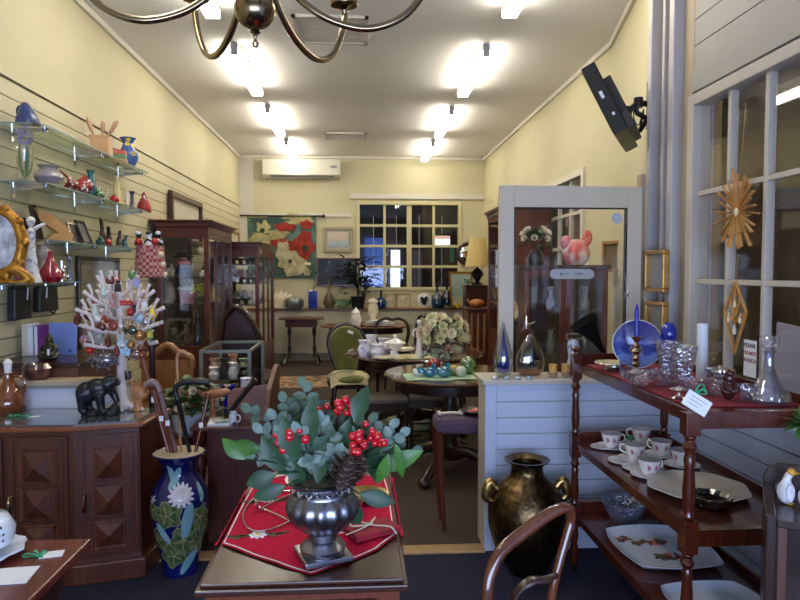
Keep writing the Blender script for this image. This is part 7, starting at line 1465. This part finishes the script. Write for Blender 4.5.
pts = [(x0+r_+r_*math.cos(q), z0+r_+r_*math.sin(q)) for q in [PI/2+PI*k/8 for k in range(9)]]+[(x1-r_+r_*math.cos(q), z0+r_+r_*math.sin(q)) for q in [-PI/2+PI*k/8 for k in range(9)]]
m = MB().prism(pts, .001, Matrix.Translation((0, -.0045, 0))); m.mi = 1; zc = (z0+z1)/2
m.prism([(x0+.062, zc), (x0+.069, zc+.01), (x0+.076, zc), (x0+.069, zc-.01)], .0006, Matrix.Translation((0, -.0055, 0)))
for k in range(3): m.prism([(x0+.085+.012*k, zc-.002), (x0+.093+.012*k, zc-.002), (x0+.093+.012*k, zc+.002), (x0+.085+.012*k, zc+.002)], .0006, Matrix.Translation((0, -.0055, 0)))
part('sticker', m, [mat('frosted_sticker', 'a8a8ac', rough=.5), mat('sticker_ink', '3a3a40', rough=.5)], t, label='frosted pill shaped sticker with dark lettering')
text_mb('lettering', 'OPEN', .018, MC['sticker_ink'], t, ((x0+x1)/2+.042, -.0055, zc), (PI/2, 0, 0))
c = at(618, 218, Y=3.68); m = MB().lathe([(0, 0), (.032, 0), (.032, .0015), (0, .0015)], 24, (c.x-d0.x-.0, -.004, c.z), R=Rm('X', PI/2)); part('round_sticker', m, mat('pale_blue_sticker', 'b4bcc8', rough=.5), t)
m = MB(); a_ = at(567, 334, Y=3.68); x0 = a_.x-d0.x
for zz in (a_.z, a_.z-.03): m.bb(x0, x0+.1, -.006, -.003, zz-.002, zz+.002)
m.bb(x0, x0+.004, -.006, -.003, a_.z-.03, a_.z); m.bb(x0+.096, x0+.1, -.006, -.003, a_.z-.03, a_.z); m.bb(x0+.135, x0+.16, -.006, -.003, a_.z-.028, a_.z-.002)
part('silver_outline', m, mat('silver_outline_paint', 'a0a0a8', rough=.4), t)
struct('trim_8', MB().bb(0, .028, -.03, .03, 0, DH+.08), mat('tan_jamb', 'a8957c', rough=.5), loc=(d0.x+DW+.012, 3.76, 0))
# star and snowflake hung on the door glass
for px, py, r_, lb in ((527, 325, .05, 'silver star hanging on the glass door near its left stile'), (628, 294, .022, 'small white snowflake hanging at the right of the glass door')):
    c = at(px, py, Y=3.6); m = MB(); [m.tube([(0, 0, 0), (r_*(1 if k % 2 == 0 else .5)*math.cos(k*PI/5+.3), 0, r_*(1 if k % 2 == 0 else .5)*math.sin(k*PI/5+.3))], [.003, .0015], 5) for k in range(10)]; m.tube([(0, 0, 0), (0, .02, .08), (0, .045, .12)], .001, 4); solo('hanging_star', m, SILVER, lb, 'ornament', (c.x, 3.615, c.z))

# cabinet behind the door with roses and pink pot
t = thing('glazed_cabinet', 'dark mahogany glazed cabinet seen through the glass door', 'cabinet', (1.3, 5.0, 0)); W_ = .68; H_ = 1.555
part('carcass', MB().bb(0, W_, .0, .35, 0, .5).bb(0, .02, .0, .35, .5, H_-.03).bb(W_-.02, W_, 0, .35, .5, H_-.03).bb(.02, W_-.02, .33, .35, .5, H_-.03), MAHOGD, t, bevel=.003); part('top', MB().bb(-.02, W_+.02, -.03, .36, H_-.03, H_), MAHOGD, t, bevel=.005)
for k, (a_, b_) in enumerate(((.0, W_/2-.003), (W_/2+.003, W_))):
    d_ = part('door', MB().bb(a_, a_+.045, -.02, 0, .52, H_-.035).bb(b_-.045, b_, -.02, 0, .52, H_-.035).bb(a_+.045, b_-.045, -.02, 0, .52, .57).bb(a_+.045, b_-.045, -.02, 0, H_-.09, H_-.035), MAHOG, t, bevel=.003); part('door_glass', MB().bb(a_+.045, b_-.045, -.012, -.008, .57, H_-.09), PANE, d_)
for z in (.85, 1.2): part('shelf', MB().bb(.02, W_-.02, .02, .33, z-.008, z), SHELFG, t)
k = 0
for z, lv in ((.85, 'lower'), (1.2, 'upper')):
    for x in (.12, .27, .42, .56): vase('cabinet_glassware', f'{("slim", "round")[k%2]} {("smoky", "clear", "bluish")[k%3]} glass piece, {("far left", "left", "right", "far right")[k%4]} on the {lv} shelf of the cabinet behind the door', 'glassware', (1.3+x, 5.16, z), [(0, 0), (.03, 0), (.035, .06), (.015 if k % 2 else .03, .12), (.03, .18), (0, .17)], (GLASS, mat('smoky_china', '8c8c7c', '6c7c64', rough=.2), mat('jar_blue_white'))[k % 3], n=14, group='glassware in the cabinet behind the door'); k += 1
def roses(name, label, loc, r, cols_, seed, nr=9, vasem=None, hh=.12):
    random.seed(seed); t = thing(name, label, 'flowers', loc); part('vase', MB().lathe([(0, 0), (r*.4, 0), (r*.5, hh*.5), (r*.35, hh), (0, hh)], 16), vasem or BLACK, t); m = MB()
    for k in range(30): a = random.uniform(0, 6.28); el = random.uniform(-.3, 1.3); d_ = (math.cos(a)*math.cos(el), math.sin(a)*math.cos(el), math.sin(el)); m.leaf((d_[0]*r*.4, d_[1]*r*.4, hh+r*.3+d_[2]*r*.4), d_, (0, 0, 1), r*.8, r*.4)
    part('leaves', m, LEAFG, t); m = MB()
    for k in range(nr): a = random.uniform(2.6, 6.8); el = random.uniform(-.4, 1.2); d_ = Vector((math.cos(a)*math.cos(el), math.sin(a)*math.cos(el), math.sin(el))); m.petals(d_*r*.85+Vector((0, 0, hh+r*.4)), r*.38, 7, tuple(d_+Vector((0, -.5, 0))), lay=3)
    part('roses', m, cols_, t)
roses('rose_vase', 'vase of large cream roses on top of the glazed cabinet behind the door', (1.42, 5.08, H_), .13, CREAMP, 41, 10)
t = thing('pink_pot', 'pink red and white ruffled china pot on top of the glazed cabinet', 'pot', (1.75, 5.08, H_)); 
part('body', MB().lathe([(0, 0), (.06, 0), (.1, .05), (.11, .1), (.09, .16), (.07, .2), (0, .21)], 28, flute=.06, nf=6), mat('pink_white_ruffle', 'd86a64', 'e8d4cc', rough=.3, scale=9, lo=.42, hi=.58), t); part('handle', MB().tube([(.08, 0, .16), (.11, 0, .22), (.09, 0, .27), (.05, 0, .2)], [.02, .025, .02, .012], 8, sub=3), CORAL, t); part('spout', MB().ball((-.08, 0, .18), (.05, .04, .06)), PINK, t)

# gilt mirrors on the corner wall, plaque
def corner_y(px): return at(px, 280, X=1.8).y
def corner_frame(label, px0, px1, py0, py1, fm, pm, fw=.022, name='gilt_mirror', cat='mirror', X=1.78):
    y0, y1 = at(px1, (py0+py1)/2, X=X).y, at(px0, (py0+py1)/2, X=X).y; ya = (y0+y1)/2; h_ = (py1-py0)/640*ya; zb = at((px0+px1)/2, py1, Y=ya).z
    xw = X-.005
    return wall_frame(name, label, cat, (xw, ya, zb), (y1-y0), h_, -PI/2, fm, pm, fw=fw, d=.04)
GP = mat('pale_gilt', 'c49a5c', 'a87c3c', rough=.35, metal=.5, scale=24, bump=.2)
corner_frame('upper gilt framed small mirror on the corner casing by the door', 651, 671, 249, 292, GP, mat('pearl_glass', '868c94', rough=.2), X=1.72)
corner_frame('thin dark framed picture on the wall between the door and the gilt mirrors', 641, 649, 226, 292, TANWOOD, mat('pearl_glass'), name='thin_picture', cat='picture', X=1.79)
corner_frame('lower gilt framed small mirror on the corner casing by the door', 651, 670, 300, 340, GP, mat('pearl_glass'), X=1.72)
c = at(620, 256, X=2.14); wall_frame('brown_plaque', 'dull brown rectangular plaque on the wall seen at the right of the glass door', 'plaque', (2.125, 5.2, 1.5), .3, .26, -1.345, TANWOOD, mat('plaque_bronze', '6c5c3c', rough=.5), fw=.03)

# star ornaments on the window, sign, blind
X0 = WX-.035
c = at(737, 212, X=X0)
STR = mat('straw_gold', 'c08c48', 'a8743a', rough=.5, scale=40)
t = thing('straw_star', 'large golden straw star hanging in the side window', 'ornament', c); m = MB(); random.seed(17)
for k in range(46): a = k*2*PI/23+random.uniform(-.08, .08); r_ = .1+.05*(k % 2)+(.03 if k % 5 == 0 else 0); m.tube([(0, 0, 0), (random.uniform(-.014, 0), r_*math.cos(a)*.95, r_*math.sin(a)*1.15)], [.004, .011], 5, flat=.4)
part('rays', m, STR, t); part('heart', MB().ball((-.004, 0, 0), (.006, .02, .02), 12, 6), CREAMP, t); part('cord', MB().tube([(0, 0, .1), (.02, 0, .3), (.03, 0, .5)], .0015, 4), STR, t)
c = at(735, 318, X=X0); t = thing('straw_diamond', 'golden straw diamond mobile hanging below the star in the side window', 'ornament', c); m = MB(); q = .085; hh = .165
for a, b in (((0, hh), (q, .03)), ((q, .03), (0, -hh)), ((0, -hh), (-q, .03)), ((-q, .03), (0, hh)), ((0, hh), (0, .02)), ((-q*.5, .09), (0, -.0)), ((q*.5, .09), (0, -.0)), ((-q, .03), (0, -.02)), ((q, .03), (0, -.02))): m.tube([(0, a[0], a[1]), (0, b[0], b[1])], .0075, 6)
part('frame', m, STR, t); m = MB(); [m.lathe([(0, -.035), (.009, -.03), (.006, 0), (.002, .015), (0, .02)], 10, (-.002, y_, z_)) for y_, z_ in ((0, .08), (-.045, .01), (.045, .01), (0, -.045))]; part('bells', m, CREAMP, t); part('cord', MB().tube([(0, 0, hh), (.01, 0, hh+.12)], .0015, 4), STR, t)
c = at(751, 350, X=X0+.02); t = thing('notice_card', 'white handwritten notice with black and red words standing in the window', 'sign', (X0+.012, c.y, c.z), rot=(0, 0, -PI/2)); part('card', MB().bb(-.04, .05, 0, .002, -.12, .045), PAPER, t)
text_mb('lettering', 'PLEASE', .026, BLACK, t, (.005, -.001, .02), (PI/2, 0, 0)); text_mb('lettering', 'DO NOT', .024, REDG, t, (.005, -.001, -.015), (PI/2, 0, 0)); text_mb('lettering', 'TOUCH', .026, MAROON, t, (.005, -.001, -.048), (PI/2, 0, 0))
a0 = at(777, 322, X=WX+.15); m = MB().bb(0, .02, -.5, 0, 0, .42); solo('white_board', MB().bb(0, .012, -.45, 0, -.5, .0), mat('lilac_white_board', 'b8b4c4', rough=.6), 'pale lilac white board standing behind the side window', 'board', (WX+.2, at(777, 322, X=WX+.2).y, at(777, 322, X=WX+.2).z), rot=(0.08, 0, 0))
b0 = bpy.data.objects['white_board'].location
# low stool holding that board in the next room
m = MB().bb(-.15, .15, -.5, .05, 0, b0.z-.5); solo('window_ledge_chest', m, DARKW, 'dark chest in the next room under the pale board', 'chest', (WX+.33, b0.y, 0))

# small bookcase with penguins at the lower right corner
bx = at(762, 470, Y=1.62); BX = bx.x
t = thing('small_bookcase', 'dark wood open bookcase with rounded top corner at the bottom right', 'bookcase', (BX, 1.6, 0), rz=-.56); ZT = at(775, 461, Y=1.86).z; ZS = at(790, 497, Y=1.75).z
part('back_gallery', MB().prism([(0, 0), (0, ZT-.045), (.012, ZT-.015), (.04, ZT), (.6, ZT), (.6, 0)], .02, Matrix.Translation((0, .3, 0))), DARKW, t, bevel=.003)
part('side_panel', MB().bb(0, .025, .0, .3, 0, ZS+.012), DARKW, t, bevel=.004); part('side_panel', MB().bb(.575, .6, 0, .3, 0, ZS), DARKW, t)
part('shelf', MB().bb(.025, .575, .0, .3, ZS-.02, ZS), DARKW, t, bevel=.003); part('shelf', MB().bb(.025, .575, .0, .3, .2, .22), DARKW, t)
part('inner_post', MB().bb(.03, .05, .01, .03, .22, ZS-.02), BROWNW, t)
def bc(x, y, z): return Vector((BX+x*math.cos(.56)+y*math.sin(.56), 1.6-x*math.sin(.56)+y*math.cos(.56), z))
def penguin(label, loc, first=None, rz=0):
    if first: return dup(first, loc, rz, label, 'white bird figurines on the bookcase', .85)
    t = thing('bird_figurine', label, 'figurine', loc, rz, 'white bird figurines on the bookcase')
    m = MB().ball((0, 0, .034), (.022, .024, .034)); m.tube([(0, 0, .05), (.004, 0, .075), (.01, -.004, .085)], [.014, .01, .011], 10, sub=3); part('body', m, mat('white_feather', 'd6d6dc', 'c0c0c8', rough=.4, scale=40), t, remesh=.003)
    part('head', MB().ball((.012, -.005, .09), (.012, .011, .011)), mat('golden_head', 'c89030', rough=.4), t); part('beak', MB().lathe([(.005, 0), (0, .018)], 8, (.02, -.01, .088), R=Rm('Y', 1.7)), mat('golden_head'), t)
    for s_ in (-1, 1): part('wing', MB().ball((-.004, s_*.02, .036), (.014, .006, .026)), BLACK if s_ > 0 else mat('white_feather'), t); part('foot', MB().ball((.006, s_*.01, .003), (.011, .007, .003)), mat('golden_head'), t)
    return t
l = at(787, 501, Z=ZS); Pn = penguin('white bird figurine with golden head, taller of two on the bookcase', bc(.052, .15, ZS), rz=.2); penguin('white bird figurine with golden head, shorter of two at the right edge', bc(.098, .14, ZS), Pn, rz=-.3)
for k in range(5):
    x = BX+.06+.035*k; t = thing('old_book', ('leftmost', 'second from the left', 'middle', 'second from the right', 'rightmost')[k]+' mottled green and gold book in the bookcase', 'book', bc(.06+.035*k, .06, .22), rz=-.56, group='old books in the bookcase'); part('cover', MB().bb(0, .031, 0, .2, 0, .27), mat('mottled_green', '2c3a30', '5c5c3c', rough=.5, scale=18), t, bevel=.002); part('pages', MB().bb(.003, .028, .004, .196, .004, .2705), CREAMP, t)
# fern tip at the right edge above the bookcase
m = MB(); random.seed(19)
for k in range(16): m.leaf((0, 0, 0), (random.uniform(-1, .2), random.uniform(-.4, .4), random.uniform(-.2, .8)), (0, 0, 1), .07, .02)
solo('fern_sprig', m, LEAFB, 'bright green sprig hanging over the right end of the stand', 'plant', Vector((at(801, 425, Y=1.96).x+.01, 1.962, at(801, 425, Y=1.96).z)))

t = thing('fan_ornament', 'cream and amber fan ornament on a slim pedestal left of the cabinet behind the door', 'ornament', (1.238, 5.15, 0)); zf = at(520, 320, Y=5.15).z
part('pedestal', MB().bb(-.035, .035, -.035, .035, 0, zf-.03).bb(-.05, .05, -.05, .05, zf-.03, zf), MAHOGD, t, bevel=.005)
m = MB(); [m.leaf((0, -.0, zf), (math.sin(-.2+.22*k), 0, math.cos(-.2+.22*k)), (0, -1, 0), .17, .06, rnd=True) for k in range(5)]; m.ball((0, 0, zf+.015), (.05, .03, .016)); part('fan', m, mat('cream_amber', 'd8cca0', 'b07c3c', rough=.3, scale=14), t)
